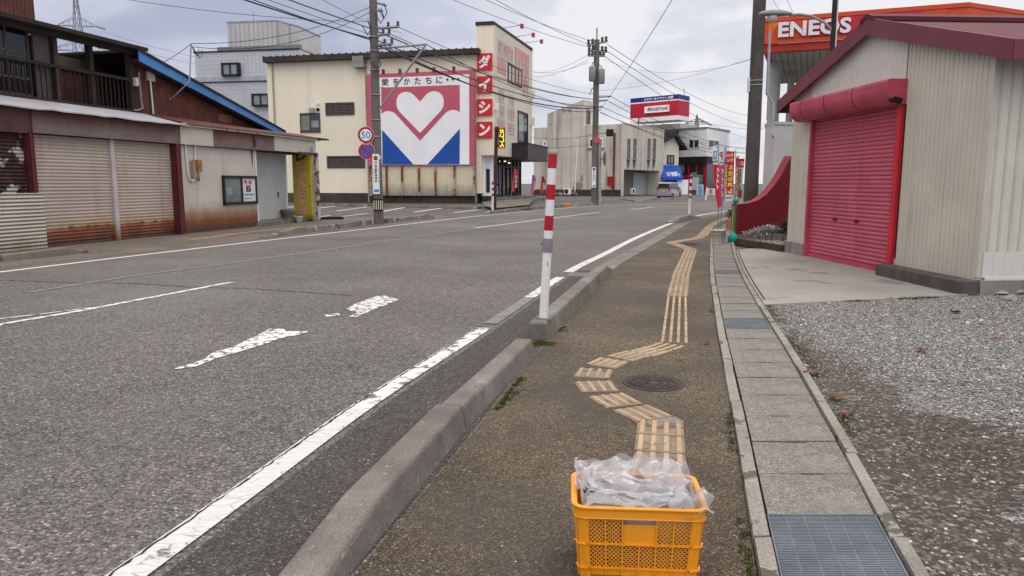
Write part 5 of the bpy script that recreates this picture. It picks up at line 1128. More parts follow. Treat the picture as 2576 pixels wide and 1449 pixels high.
# ground floor: recessed side wall with a door, street front glazing
zg = -.0; zb = .75
box(xt - .05, W - .35, .9, 1.1, zb - .2, zo).build('recess_wall', M['bwhite'], sp); box(xt - .05, W - .3, .85, 1.1, -.4, zb - .2).build('recess_base', pbr('dark_green_base', (.045, .05, .05), var=.2), sp)
box(xt - .0, W, .0, 10, zo - .02, zo + .02).build('overhang_soffit', M['shop_front'], sp)
s0, z1 = DA.sz(1212, 425, -.85); s1, z0 = DA.sz(1232, 484, -.85); dr = box(s0, s1, .84, .9, z0, z1).build('side_door', pbr('dark_teal_door', (.012, .022, .026), rough=.4), sp)
s, z = DA.sz(1211, 404, -.6); MB().lathe([(.12, 0), (.12, .3), (.05, .36)], 10, (s, .7, z - .3)).build('warning_lamp', pbr('orange_lamp', (.6, .12, .02), emit=.4), sp)
MB().box(xt + .0, xt + .35, .0, .9, zb, zo).build('corner_column', M['shop_cream'], sp)
fpart(box(.4, 3.2, .9, 1.1, zb - .2, zo), 'recess_wall', M['bwhite']); fpart(box(.4, 3.2, .85, 1.1, -.2, zb - .2), 'recess_base', M['mould'])
ch = MB(); z = .2
while z < zo - .3: ch.box(3.0, 3.1, .3, .4, z, z + .12); z += .2
fpart(ch, 'rain_chain', M['black'])
fpart(box(3.2, FL - .1, 2.6, 2.8, 0, zo), 'shop_interior', M['dark'])
gl = fpart(box(3.3, FL - .2, 1.02, 1.05, .5, zo - .1), 'shop_glazing', pbr('shop_glass', (.035, .042, .045), rough=.07, var=.4, scale=1.2, fine=0, spec=.6))
fm = MB()
for k in range(8): x = 3.25 + (FL - 3.5) * k / 7; fm.box(x - .06, x + .06, .92, 1.02, .3, zo)
fm.box(3.2, FL - .2, .93, 1.0, 2.85, 3.0).box(3.2, FL - .2, .92, 1.02, .25, .5); fpart(fm, 'glazing_frame', M['black'], gl)
for x, z, w_, h_, c in ((3.5, 1.5, .9, 1.5, (.10, .17, .30)), (4.5, 1.4, .8, 1.6, (.30, .22, .32)), (5.6, 1.0, .6, 1.9, (.30, .33, .28)), (7.0, 1.1, .6, 1.6, (.36, .22, .18)), (8.2, 1.2, .5, 1.7, (.30, .12, .08)), (3.6, .62, .8, .7, (.25, .40, .35))):
    fpart(box(x, x + w_, 1.0, 1.018, z, z + h_), 'window_display', pbr('display', c, var=.35, scale=2.5), gl)
for x, z, e_ in ((4.6, 3.25, (1., .7, .25)), (6.3, 3.3, (1, .9, .6)), (7.6, 3.2, (1, 1, .95)), (3.6, 3.2, (.9, .7, .4))): o = MB().lathe([(.01, 0), (.1, .06), (.01, .12)], 8); o.v = [(x + a, .97 + b, z + c_) for a, b, c_ in o.v]; fpart(o, 'shop_lamp', pbr('lit_lamp', e_, emit=1.6), gl)
s0 = S4(368, 970)[0]; zc0, zc1 = S4(430, 1055, 1.)[1], S4(430, 970, 1.)[1]
fpart(MB().prism([(FL - 6.8, -1.4), (FL + .4, -1.4), (FL + .4, 1.0), (FL - 6.8, 1.0)], 3.45, 4.7, 'z'), 'entrance_canopy', pbr('dark_canopy', (.035, .027, .026), rough=.4, var=.2))
fpart(box(FL - 6.85, FL + .45, -1.45, 1.0, 4.7, 4.8), 'canopy_cap', M['black'])
fpart(box(.8, FL + .5, -1.2, 1.0, -.1, .22), 'entrance_step', M['kerb_old']); fpart(box(1.5, FL + .3, -.5, 1.0, .22, .42), 'entrance_step', M['kerb_old'])

# lot in front of the shop: bay lines, wheel stops, ramp
def line_between(a, b, w, z=-.018): return strip('bay_line', [tuple(G(*a)[:2]), tuple(G(*b)[:2])], w, z, M['line_far'])
C3 = lambda x, y: (629 + .3472 * x, 37.7 + .3472 * y)
for a, b in (((500, 1397), (620, 1381)), ((630, 1416), (870, 1386)), ((960, 1421), (1125, 1391)), ((1190, 1426), (1395, 1396)), ((1480, 1429), (1655, 1409)), ((270, 1392), (325, 1384))): line_between(C3(*a), C3(*b), .22)
line_between((812, 549), (925, 536), .16); line_between((800, 545), (830, 541), .16); line_between((735, 522), (800, 514), .16)
for i, (x, y) in enumerate(((648, 1380), (782, 1386), (1037, 1391), (1162, 1393), (1302, 1394), (1431, 1398), (1572, 1401), (545, 1374))):
    p = G(*C3(x, y)); o = MB().prism([(-.12, 0), (.12, 0), (.08, .14), (-.08, .14)], -.9, .9, 'x').build('wheel_stop', M['kerb_old'], bevel=.02, loc=(p.x, p.y + .2, -.03), rotz=R(-5)); tag(o, 'low concrete wheel stop in the row along the cream shop wall', 'wheel stop', 'wheel stops in the shop car park')
p0, p1, p2, p3 = G(1210, 520), G(1345, 507), G(1330, 521), G(1238, 531)
rm = MB(); rm.add([(p.x, p.y, z) for p, z in ((p3, .14), (p2, .14), (p1, .3), (p0, .3))], [(0, 1, 2, 3)]); struct(rm.build('entrance_ramp', M['walk_left']))
gt = MB(); c = G(1313, 530)
for _ in range(60): blades(gt, (c.x + random.gauss(0, .5), c.y + random.gauss(0, .12), .0), .1, 10, .25)
tag(gt.build('grass_tuft', pbr('grass', (.05, .11, .02), var=.4, scale=8), fix=False), 'bright green grass tuft on the kerb before the cream shop', 'grass', kind='stuff')

# ================================================================== GREY TILED BUILDING behind
e0, e1 = at(499, 300, 78), at(760, 300, 76); GB = Pl((e0.x, e0.y), (e1.x, e1.y)); gb_ = thing('office_building', 'pale grey tiled building with a ribbed penthouse behind the blue edged roof', 'office building', GB.o, GB.a)
M['gtile'] = pbr('grey_tiles', (.50, .51, .54), rough=.4, var=.05, scale=.4, fine=.03, fscale=8, brick=(.42, .42, .22, .03), streak=((.33, .34, .36), .3, .55, .6))
M['gsheet'] = pbr('penthouse_sheet', (.50, .49, .48), rough=.5, var=.08, scale=.5, wave=('x', .5, .5, .45), streak=((.28, .28, .28), .5, .52, .9))
L_ = GB.L; z1 = GB.sz(499, 133)[1]; z2 = GB.sz(499, 195)[1]; z3 = GB.sz(499, 207)[1]
box(0, L_, 0, 12, z2 + .0, z1).build('upper_wall', M['gtile'], gb_); box(-.15, L_, -.15, 12, z3, z2).build('ledge', pbr('grey_ledge', (.38, .39, .42)), gb_); box(-.02, L_, -.02, 12, -.5, z3).build('lower_wall', M['gtile'], gb_)
box(-.1, L_, -.1, 12, z1, z1 + .12).build('parapet', M['black'], gb_); box(-.05, L_, -.17, 0, z3 - .08, z3).build('painted_ledge_shadow', M['black'], gb_)  # black strip stands in for the shadow under the ledge
MB().prism([(-.9, z2 - .6), (-.02, z2 - .1), (-.02, z3 - .9), (-.9, z3 - .9)], .3, 8, 'y').build('side_roof', pbr('grey_side_roof', (.3, .31, .33)), gb_)
x0, x1 = GB.sz(567, 100)[0], GB.sz(711, 100)[0]; x0b = GB.sz(690, 100)[0]; zt2 = GB.sz(567, 55)[1]
MB().prism([(x0, 0.5), (x0b, .5), (x1, 3.5), (x1, 9), (x0, 9)], z1 + .05, zt2, 'z').build('penthouse', M['gsheet'], gb_)
MB().prism([(x0 - .05, .45), (x0b, .45), (x1 + .05, 3.5), (x1 + .05, 9), (x0 - .05, 9)], zt2, zt2 + .12, 'z').build('penthouse_cap', M['steel'], gb_)
MB().prism([(x0 - 1.0, 0.05), (L_, .05), (L_, .6), (x1, z1 and .6), (x0, .6)], z1 + .12, z1 + .5, 'z').build('roof_slope', pbr('roof_slate', (.2, .2, .21)), gb_)
MB().tube([(GB.sz(600, 50)[0], 3, zt2), (GB.sz(600, 50)[0], 3, zt2 + 1.6)], .04, 5).build('antenna', M['steel'], gb_)
for u0, v0, u1, v1 in ((562, 160, 607, 192), (638, 237, 684, 268)):
    s0, zz1 = GB.sz(u0, v0); s1, zz0 = GB.sz(u1, v1); b_ = MB().box(s0, s1, -.5, -.02, zz0, zz0 + .18).box(s0, s1, -.5, -.02, zz1 - .18, zz1).box(s0, s0 + .2, -.5, -.02, zz0, zz1).box(s1 - .2, s1, -.5, -.02, zz0, zz1).box((s0 + s1) / 2 - .06, (s0 + s1) / 2 + .06, -.5, -.02, zz0, zz1)
    o = b_.build('bay_window', M['black'], gb_); box(s0 + .1, s1 - .1, -.4, -.03, zz0 + .1, zz1 - .1).build('pane', M['glass_pale'], o)

# ================================================================== OLD CONCRETE PRINT SHOP
S5 = lambda P_, x, y, off=0: P_.sz(1320.7 + .2257 * x, 213.8 + .2257 * y, off)
k0, k1, k2 = at(1343, 400, 95.5), at(1567, 400, 88.5), at(1669, 400, 100)
M['conc'] = pbr('stained_concrete', (.58, .535, .47), rough=.85, var=.12, scale=.35, fine=.08, fscale=6, streak=((.16, .145, .12), .75, .51, .9), spots=[((.30, .24, .19), .62, .25)], brick=(1.35, 60, .45, .05))
M['conc2'] = pbr('stained_concrete_front', (.58, .54, .46), rough=.85, var=.12, scale=.35, fine=.08, fscale=6, streak=((.15, .135, .11), .8, .52, 1.1))
PL_, PR_ = Pl((k0.x, k0.y), (k1.x, k1.y)), Pl((k1.x, k1.y), (k2.x, k2.y))
cb_ = thing('print_shop', 'stained old concrete two storey building with narrow slot windows', 'concrete building', PL_.o, PL_.a)
LL_ = PL_.L; zlow = S5(PL_, 1110, 432)[1]; rl = PR_.a - PL_.a
def CW_(x, y): return (LL_ + x * math.cos(rl) - y * math.sin(rl), x * math.sin(rl) + y * math.cos(rl))
def cpart(mb, name, m, par=cb_): mb.v = [(*CW_(x, y), z) for x, y, z in mb.v]; return mb.build(name, m, par, fix=False)
xs1 = S5(PL_, 250, 480)[0]; xs2 = S5(PL_, 655, 440)[0]; zl0 = S5(PL_, 100, 480)[1]; zs1 = S5(PL_, 250, 322)[1]; zs2 = S5(PL_, 655, 165)[1]
RLn = PR_.L
MB().prism([(0, 0), (xs1, 0), (xs1, 8), (0, 8)], 0, zl0, 'z').build('wall', M['conc'], cb_)
MB().prism([(xs1, 0), (xs2, 0), (xs2, zs2), (xs1, zs1)], 0, 0.0 + 8, 'y').build('stair_wall', M['conc'], cb_) if False else MB().prism([(xs1, 0.0), (xs2, 0.0), (xs2, zs2), (xs1, zs1)], -.05, .3, 'y').build('stair_wall', M['conc'], cb_)
q0 = PL_.w(xs2, .05); TP = Pl((q0.x, q0.y), (q0.x + PR_.d.x, q0.y + PR_.d.y)); ts_ = S5(TP, 750, 300)[0]
def tw_(x, y): return (xs2 + x * math.cos(rl) - y * math.sin(rl), -.05 + x * math.sin(rl) + y * math.cos(rl))
bv = Vector((.2, 1.6)); bx_, by_ = bv.dot(PL_.d), -bv.dot(PL_.n); ta, tb = tw_(0.02, 0), tw_(ts_, 0)
MB().prism([ta, tb, (tb[0] + bx_, tb[1] + by_), (ta[0] + bx_, ta[1] + by_)], zlow - .4, zs2 - .002, 'z').build('stair_tower', M['conc2'], cb_)
w0 = S5(TP, 682, 275); w1 = S5(TP, 722, 440); fm_ = MB().box(w0[0], w0[0] + .2, -.1, -.01, w1[1], w0[1]).box(w1[0] - .2, w1[0], -.1, -.01, w1[1], w0[1]).box(w0[0], w1[0], -.1, -.01, w0[1] - .15, w0[1]).box(w0[0], w1[0], -.1, -.01, w0[1] - 2.9, w0[1] - 2.7)
pm_ = box(w0[0], w1[0], -.05, -.02, w1[1], w0[1])
for mb_ in (fm_, pm_): mb_.v = [(*tw_(x, y), z) for x, y, z in mb_.v]
wo2 = fm_.build('window', M['foundation'], cb_, fix=False); pm_.build('pane', M['glass'], wo2, fix=False)
xd0, xd1 = S5(PR_, 1075, 1240)[0], S5(PR_, 1490, 1240)[0]; zd = S5(PR_, 1080, 940)[1]
xd0 = max(xd0, .4)
MB().prism([(xs2, 0), (LL_, 0), CW_(0, .0), CW_(RLn, 0), CW_(RLn, 9), (xs2, 10)], zd, zlow, 'z').build('upper_wall', M['conc2'], cb_)
MB().prism([(xs2, 0), (LL_, 0), CW_(xd0, 0), CW_(xd0, 2.2), (xs2, 3)], 0, zd - .001, 'z').build('wall', M['conc2'], cb_)
cpart(box(xd1, RLn, 0, 3, 0, zd - .001), 'wall', M['conc2'])
cpart(box(0, RLn, -.04, .25, zlow, zlow + .12), 'parapet', M['conc'])
cpart(box(xd0, xd1, 2.0, 2.2, 0, zd), 'recess_wall', pbr('taupe_wall', (.20, .165, .14), var=.1))
ax0, ax1 = S5(PR_, 1208, 1000, -1.9)[0], S5(PR_, 1405, 1000, -1.9)[0]; cpart(box(ax0, ax1, 1.88, 1.99, .0, zd - .3), 'roller_shutter', pbr('pale_shutter', (.42, .43, .42), var=.08, wave=('z', .2, .2, .15)))
ax2 = S5(PR_, 1455, 1000, -1.9)[0]; po = cpart(box(ax1 + .1, ax2, 1.88, 1.99, .6, zd - .5), 'poster', pbr('pale_green_poster', (.40, .50, .42), var=.2, scale=1.5)); cpart(box(ax1 + .15, ax1 + .45, 1.86, 1.88, .9, zd - .9), 'poster_strip', pbr('green_strip', (.05, .25, .12)), po)
dx0, dx1 = S5(PR_, 1075, 1040, -1.)[0], S5(PR_, 1140, 1040, -1.)[0]; dd = cpart(MB().box(xd0, xd0 + .15, .9, 1.0, 0, 2.5).box(xd0 + 1.5, xd0 + 1.65, .9, 1.0, 0, 2.5).box(xd0, xd0 + 1.65, .9, 1.0, 2.4, 2.55), 'door', M['bwhite']); cpart(box(xd0 + .1, xd0 + 1.55, .94, .96, 0, 2.45), 'door_glass', M['glass'], dd)
for x in (1155, 1222, 1382, 1442):
    s, zt1 = S5(PR_, x, 598); zb1 = S5(PR_, x, 828)[1]; f = cpart(MB().box(s - .4, s - .28, -.1, 0, zb1, zt1).box(s + .28, s + .4, -.1, 0, zb1, zt1).box(s - .4, s + .4, -.1, 0, zb1, zb1 + .12).box(s - .4, s + .4, -.1, 0, zt1 - .12, zt1).box(s - .3, s + .3, -.1, 0, zt1 - 1.1, zt1 - .95).box(s - .5, s + .5, -.2, 0, zb1 - .12, zb1), 'window', M['foundation']); cpart(box(s - .3, s + .3, -.04, -.02, zb1 + .1, zt1 - .1), 'pane', pbr('slot_glass', (.09, .11, .12), rough=.1), f)
    cpart(MB().prism([(s - .45, zb1 - .12), (s + .5, zb1 - .12), (s + .35, zb1 - 1.3), (s + .1, zb1 - .7), (s - .2, zb1 - 1.6), (s - .35, zb1 - .9)], -.012, .0, 'y'), 'stain', pbr('dark_stain', (.12, .11, .09), var=.3, scale=2))
s0, z1 = S5(PL_, 718, 598); s1, z0 = S5(PL_, 868, 695); win(PL_, cb_, s0, s1, z0, z1, fr='bwhite', m='glass', fw=.12, mull=2); box(s0 - .2, s1 + .2, -.2, 0, z0 - .15, z0).build('sill', M['foundation'], cb_)
s0, z1 = S5(PL_, 203, 625); s1, z0 = S5(PL_, 240, 828); win(PL_, cb_, s0, s1, z0, z1, fr='bwhite', m='glass', fw=.15, hor=(.75,))
s0, z1 = S5(PL_, 196, 1040); s1, z0 = S5(PL_, 250, 1215); dd = box(s0, s1, -.05, .0, z0 - .2, z1).build('side_door', pbr('pale_grey_door', (.36, .38, .39)), cb_); box(s0 + .25, s1 - .25, -.07, -.05, (z0 + z1) / 2 + .2, z1 - .2).build('door_glass', M['glass'], dd)
s0, z1 = S5(PL_, 592, 615); MB().tube([(s0, -.1, z1), (s0 - .3, -.1, .5)], .07, 6).build('downpipe', M['bwhite'], cb_)
s0, z1 = S5(PL_, 1000, 535); s1, z0 = S5(PL_, 985, 1240); MB().tube([(s0, -.1, z1), (s0, -.1, 0)], .12, 6).build('red_downpipe', M['rust_wall'] if False else pbr('rusty_red_pipe', (.16, .03, .025), var=.3, scale=2), cb_)
s0, z1 = S5(PL_, 938, 1020); s1, z0 = S5(PL_, 1000, 1122); box(s0, s1, -.5, -.05, z0, z1).build('fire_hose_box', pbr('fire_box_red', (.30, .012, .018), var=.15), cb_)
box(-.05, LL_ - .2, -.12, .0, -.2, .75).build('base_band', M['mould'], cb_)
# satellite of the ground: air conditioners
def aircon(p, rz, label):
    t = thing('air_conditioner', label, 'air conditioner', (p.x, p.y, .15), rz); MB().box(-.45, .45, -.17, .17, 0, .75).build('casing', M['bwhite'], t, bevel=.03); MB().disc(-.1, .38, .3, -.19, -.17, 20).build('fan_grille', M['glass'], t)
    for x in (-.32, .32): box(x - .06, x + .06, -.2, .2, -.15, 0).build('foot', M['kerb_old'], t)
p = PL_.w(S5(PL_, 530, 1200)[0], 1.2); aircon(p, PL_.a, 'air conditioner unit against the stained concrete side wall')
p = PR_.w(S5(PR_, 1235, 1220)[0] + .4, -.6); aircon(p, PR_.a, 'air conditioner unit beside the glass door of the concrete building')
# rubble at the foot of the wall
for i, (x, y) in enumerate(((390, 1245), (440, 1250), (470, 1240), (620, 1238))): 
    s, _ = S5(PL_, x, y); p = PL_.w(s, 1.5); rock((p.x, p.y), .55, M['kerb_old'], 'dark boulder lying along the foot of the concrete side wall', .6, 20 + i)['group'] = 'boulders along the concrete wall'
# forecourt
a_, b_, c_, d_2 = G(1555, 500), G(1700, 494), G(1740, 498.5), G(1600, 506); fc = MB(); fc.add([(p.x, p.y, .02) for p in (d_2, c_, b_, a_)], [(0, 1, 2, 3)]); struct(fc.build('forecourt', M['walk_left']))

# ================================================================== SMALL CREAM HOUSE with awning
h0, h1 = at(1669.5, 400, 101), at(1707, 400, 102); HP = Pl((h0.x, h0.y), (h1.x, h1.y)); hs = thing('small_house', 'small cream house with black roof tiles squeezed between the concrete building and tyre shop', 'house', HP.o, HP.a)
HL = HP.L; ze = S5(HP, 1700, 690)[1]; zp = S5(HP, 1630, 570)[1]; xp = S5(HP, 1655, 600)[0]
MB().prism([(-.6, 0), (HL, 0), (HL, ze), (xp, zp), (-.6, ze + .1)], 0, 5, 'y').build('wall', pbr('cream_render', (.72, .65, .50), var=.06, scale=.5), hs)
M['rtile'] = pbr('black_roof_tiles', (.022, .022, .024), rough=.4, var=.2, scale=2, wave=('y', .5, .6, .6))
rfm = MB().prism([(-1.6, ze - .1), (xp, zp + .0), (HL + .9, ze - .45), (HL + .9, ze - .15), (xp, zp + .45), (-1.6, ze + .3)], -.7, 5, 'y').build('roof', M['rtile'], hs)
MB().prism([(xp - .25, zp + .3), (xp + .25, zp + .3), (xp + .15, zp + .75), (xp - .15, zp + .75)], -.9, 5, 'y').build('ridge', M['rtile'], rfm)
for k in range(5): q = k / 5; MB().prism([(-1.6 + (xp + 1.6) * q, ze + .3 + (zp + .15 - ze) * q), (-1.6 + (xp + 1.6) * q + .2, ze + .36 + (zp + .15 - ze) * q), (-1.6 + (xp + 1.6) * q + .2, ze + .56 + (zp + .15 - ze) * q), (-1.6 + (xp + 1.6) * q, ze + .5 + (zp + .15 - ze) * q)], -.72, 5, 'y').build('tile_row', M['rtile'], rfm)
s0, z1 = S5(HP, 1582, 780); s1, z0 = S5(HP, 1660, 885); wn = win(HP, hs, s0, s1, z0, z1, fr='black', m='glass_pale', fw=.15, mull=2)
s0, z1 = S5(HP, 1538, 888, .3); s1, z0 = S5(HP, 1760, 1062, 1.6); xr0, xr1 = S5(HP, 1538, 888)[0], S5(HP, 1715, 890)[0]; fx0, fx1 = S5(HP, 1533, 1060, 1.8)[0], S5(HP, 1762, 1062, 1.8)[0]; zf = S5(HP, 1640, 1062, 1.8)[1]
aw = MB(); aw.hexa([(xr0, -.02, zf + .1), (xr1, -.02, zf + .1), (xr1, -.02, z1 - .05), (xr0, -.02, z1 - .05), (fx0, -1.8, zf), (fx1, -1.8, zf), (fx1, -1.75, zf + .4), (fx0, -1.75, zf + .4)])
awo = aw.build('awning', pbr('blue_awning', (.01, .07, .42), rough=.6, var=.08), hs)
# letters lie on the slope of the awning
sm2 = text_mb('いぼかわ印房', fx0 + (fx1 - fx0) * .30, fx0 + (fx1 - fx0) * .92, 0, 1, 0, .045)
za2, zb2, ya2, yb2 = zf + .4, z1 - .05, -1.75, -.02
sm2.v = [(x, ya2 + (yb2 - ya2) * (.06 + .42 * q) - .03, za2 + (zb2 - za2) * (.06 + .42 * q)) for x, y, q in sm2.v]; part_of(sm2, 'awning_lettering', M['bwhite'], awo)
box(-.4, HL, -.01, .1, 0, 2.2).build('shop_window', M['glass'], hs)
sgn = S5(HP, 1685, 1070)[0]; box(HP.sz(1702, 480, 1.3)[0], HP.sz(1730, 480, 1.3)[0], -1.4, -1.3, 0, S5(HP, 1750, 1055, 1.3)[1]).build('white_partition', M['bwhite'], hs)

# ================================================================== TYRE SHOP with the roof sign
t0, t1, t2 = at(1671, 400, 108.5), at(1776, 400, 103), at(1833, 400, 110); T1, T2 = Pl((t0.x, t0.y), (t1.x, t1.y)), Pl((t1.x, t1.y), (t2.x, t2.y))
ts = thing('tyre_shop', 'white two storey tyre shop with red window frames under the roof sign', 'tyre shop', T1.o, T1.a)
M['shop_white'] = pbr('white_render', (.80, .795, .78), rough=.7, var=.08, scale=.3, streak=((.36, .35, .34), .5, .52, .6))
rt = T2.a - T1.a; TL = T1.L; T2L = T2.L
def TW(x, y): return (TL + x * math.cos(rt) - y * math.sin(rt), x * math.sin(rt) + y * math.cos(rt))
def tpart(mb, name, m, par=ts): mb.v = [(*TW(x, y), z) for x, y, z in mb.v]; return mb.build(name, m, par, fix=False)
zt3 = S5(T1, 2020, 487)[1]; zm3 = S5(T1, 1900, 798)[1]
fp = [(-6, 0), (TL, 0), TW(T2L, 0), TW(T2L, 8), (0, 14)]
MB().prism(fp, zm3, zt3, 'z').build('upper_wall', M['shop_white'], ts); MB().prism([(-6, -.1), (TL + .02, -.12), TW(T2L, -.1), TW(T2L, 8), (0, 14)], zt3, zt3 + .25, 'z').build('parapet', pbr('grey_parapet', (.22, .22, .23)), ts)
MB().prism([(-6, .4), (TL - .1, .4), TW(T2L, .4), TW(T2L, 7), (0, 13)], 0, zm3, 'z').build('showroom', pbr('dark_showroom', (.018, .018, .02), rough=.12, spec=.6), ts)
box(-6, TL, .0, .42, zm3 - 1.0, zm3 - .001).build('dark_fascia', M['black'], ts); tpart(box(0, T2L, .0, .42, zm3 - 1.0, zm3 - .001), 'dark_fascia', M['black'])
for x0, y0, x1, y1, P_, pf in ((1828, 608, 1945, 708, T1, 0), (2042, 604, 2155, 712, T2, 1)):
    s0, z1 = S5(P_, x0, y0); s1, z0 = S5(P_, x1, y1); f = MB().box(s0, s1, -.1, -.01, z0, z0 + .12).box(s0, s1, -.1, -.01, z1 - .12, z1).box(s0, s0 + .12, -.1, -.01, z0, z1).box(s1 - .12, s1, -.1, -.01, z0, z1).box((s0 + s1) / 2 - .06, (s0 + s1) / 2 + .06, -.1, -.01, z0, z1)
    pp2 = box(s0, s1, -.04, -.02, z0, z1)
    if pf: o = tpart(f, 'window', M['bwhite']); tpart(pp2, 'pane', M['glass'], o)
    else: o = f.build('window', M['bwhite'], ts); pp2.build('pane', M['glass'], o)
M['tred'] = pbr('tyre_red', (.42, .012, .03), rough=.4)
for k in range(6): 
    x = TL - .3 - k * (TL / 5.2); MB().box(x - .12, x + .12, .3, .42, .3, zm3 - 1).build('red_mullion', M['tred'], ts)
box(-6, TL, .28, .4, 2.2, 2.6).build('red_transom', M['tred'], ts); box(-6, TL, .2, .42, .5, .9).build('red_sill', M['tred'], ts); box(-6, TL, .1, .42, -.1, .5).build('base', M['kerb_old'], ts)
for k in range(4): x = .5 + k * (T2L - 1) / 3; tpart(box(x - .15, x + .15, .3, .42, .3, zm3 - 1), 'red_mullion', M['tred'])
tpart(box(0, T2L, .28, .4, 2.2, 2.6), 'red_transom', M['tred']); tpart(box(0, T2L, .2, .42, .5, .9), 'red_sill', M['tred']); tpart(box(0, T2L, .1, .42, -.1, .5), 'base', M['kerb_old'])
tube_m = pbr('lit_tube', (.95, 1., .9), emit=1.6)
for u0, u1, v_ in ((1706, 1723, 407), (1749, 1770, 408), (1776, 1786, 409), (1786, 1794, 409)):
    P_ = T1 if u1 <= 1772 else T2; s0, z = P_.sz(u0, v_, -.2); s1 = P_.sz(u1, v_, -.2)[0]; mb = box(s0, s1, .22, .36, z - .12, z + .1)
    (tpart(mb, 'fluorescent_tube', tube_m) if P_ is T2 else mb.build('fluorescent_tube', tube_m, ts))
for P_, pts_ in ((T1, ((1745, 453, .9, 2.2, (.25, .30, .28)), (1758, 462, 1.2, 2.4, (.12, .32, .22)), (1712, 420, 1.4, 1.8, (.22, .23, .22)))), (T2, ((1788, 460, 1., 1.9, (.34, .33, .30)), (1800, 466, 1.2, 1.6, (.45, .12, .16))))):
    for u, v_, w_, h_, c in pts_:
        s, z = P_.sz(u, v_, -.3); mb = box(s - w_ / 2, s + w_ / 2, .26, .30, z - h_ / 2, z + h_ / 2); m_ = pbr('shop_display', c, var=.45, scale=1.5); (tpart(mb, 'window_display', m_) if P_ is T2 else mb.build('window_display', m_, ts))
for r_ in range(2):
    s0, z1 = T2.sz(1778, 424 + 11 * r_, -.2); s1 = T2.sz(1800, 424, -.2)[0]; tpart(text_mb('スタッドレス' if r_ == 0 else 'タイヤ交換', s0, s1, z1 - .9, z1, .25, .02), 'red_window_lettering', M['tred'])
# roof sign (a box on a penthouse)
g0, g1, g2 = at(1585.5, 280, 107.5), at(1706, 280, 102), at(1734, 280, 104.8); R1, R2 = Pl((g0.x, g0.y), (g1.x, g1.y)), Pl((g1.x, g1.y), (g2.x, g2.y))
rs_ = thing('roof_sign', 'big red white and blue box sign on the tyre shop roof', 'roof sign', R1.o, R1.a); rr_ = R2.a - R1.a
def RW_(x, y): return (R1.L + x * math.cos(rr_) - y * math.sin(rr_), x * math.sin(rr_) + y * math.cos(rr_))
S7 = lambda P_, x, y, off=0: P_.sz((2500 + .1087 * x) / 1.5901, (360 + .1087 * y) / 1.5901, off)
zA = S7(R1, 1960, 150)[1]; zB_ = S7(R1, 1965, 325)[1]; zC = S7(R1, 1965, 370)[1]; zD = S7(R1, 1955, 925)[1]; zE_ = S7(R1, 1950, 1090)[1]
fp2 = [(0, 0), (R1.L, 0), RW_(R2.L, 0), (RW_(R2.L, 0)[0] - R1.L, RW_(R2.L, 0)[1])]
for nm, a_, b_, m_ in (('blue_band', zB_, zA, pbr('sign_blue', (.012, .022, .22), rough=.4)), ('white_stripe', zC, zB_, M['bwhite']), ('red_field', zD, zC, pbr('sign_crimson', (.50, .008, .03), rough=.45, var=.05)), ('white_base', zE_, zD, M['bwhite'])): MB().prism(fp2, a_, b_, 'z').build(nm, m_, rs_)
s0, z0 = S7(R1, 765, 860); s1, z1 = S7(R1, 1650, 540); zc0, zc1 = S7(R1, 1200, 830)[1], S7(R1, 1200, 585)[1]
pl_o = box(s0, s1, -.35, -.0, zc0, zc1).build('name_plate', M['bwhite'], rs_)
l0, l1 = S7(R1, 815, 700, .35)[0], S7(R1, 1575, 700, .35)[0]; hh_ = zc1 - zc0
part_of(text_mb('BRIDGESTONE', l0 + .05, l1, zc0 + hh_ * .27, zc0 + hh_ * .72, -.36, .028, shear=.22), 'plate_lettering', M['black'], pl_o)
part_of(MB().prism([(l0 - .02, zc0 + hh_ * .52), (l0 + .28, zc0 + hh_ * .80), (l0 + .75, zc0 + hh_ * .80), (l0 + .55, zc0 + hh_ * .66), (l0 + .3, zc0 + hh_ * .64)], -.365, -.352, 'y'), 'plate_mark', M['tred'], pl_o)
s0 = S7(R1, 700, 320)[0]; s1 = S7(R1, 1780, 270)[0]; d = zA - zB_; part_of(text_mb('ミスタータイヤマン 共栄', s0, s1, zB_ + d * .18, zA - d * .2, -.02, .03, shear=.15), 'band_lettering', M['bwhite'], rs_)
ph0 = at(1612, 310, 112); ph1 = at(1718, 310, 108); 
PHP = Pl((ph0.x, ph0.y), (ph1.x, ph1.y)); x_, y_ = wlocal(R1, ph0); x2_, y2_ = wlocal(R1, ph1)
MB().prism([(x_, y_), (x2_ - .5, y2_), (x2_ - 1.0, y2_ + 6), (x_, y_ + 6)], zt3 - .2, zE_, 'z').build('penthouse', pbr('penthouse_render', (.42, .41, .38), var=.1, streak=((.22, .17, .14), .6, .5, .6)), rs_)
MB().tube([(1.6, -.4, zE_ - 1.6), (1.8, -.4, zD + .1)], .1, 5).build('brace', pbr('rust_brace', (.22, .08, .03), var=.3), rs_)
qx, qy = RW_(R2.L - .4, .6); MB().tube([(qx, qy, zA - .1), (qx - .15, qy, zA + 1.2)], .05, 4).build('antenna', M['steel'], rs_)

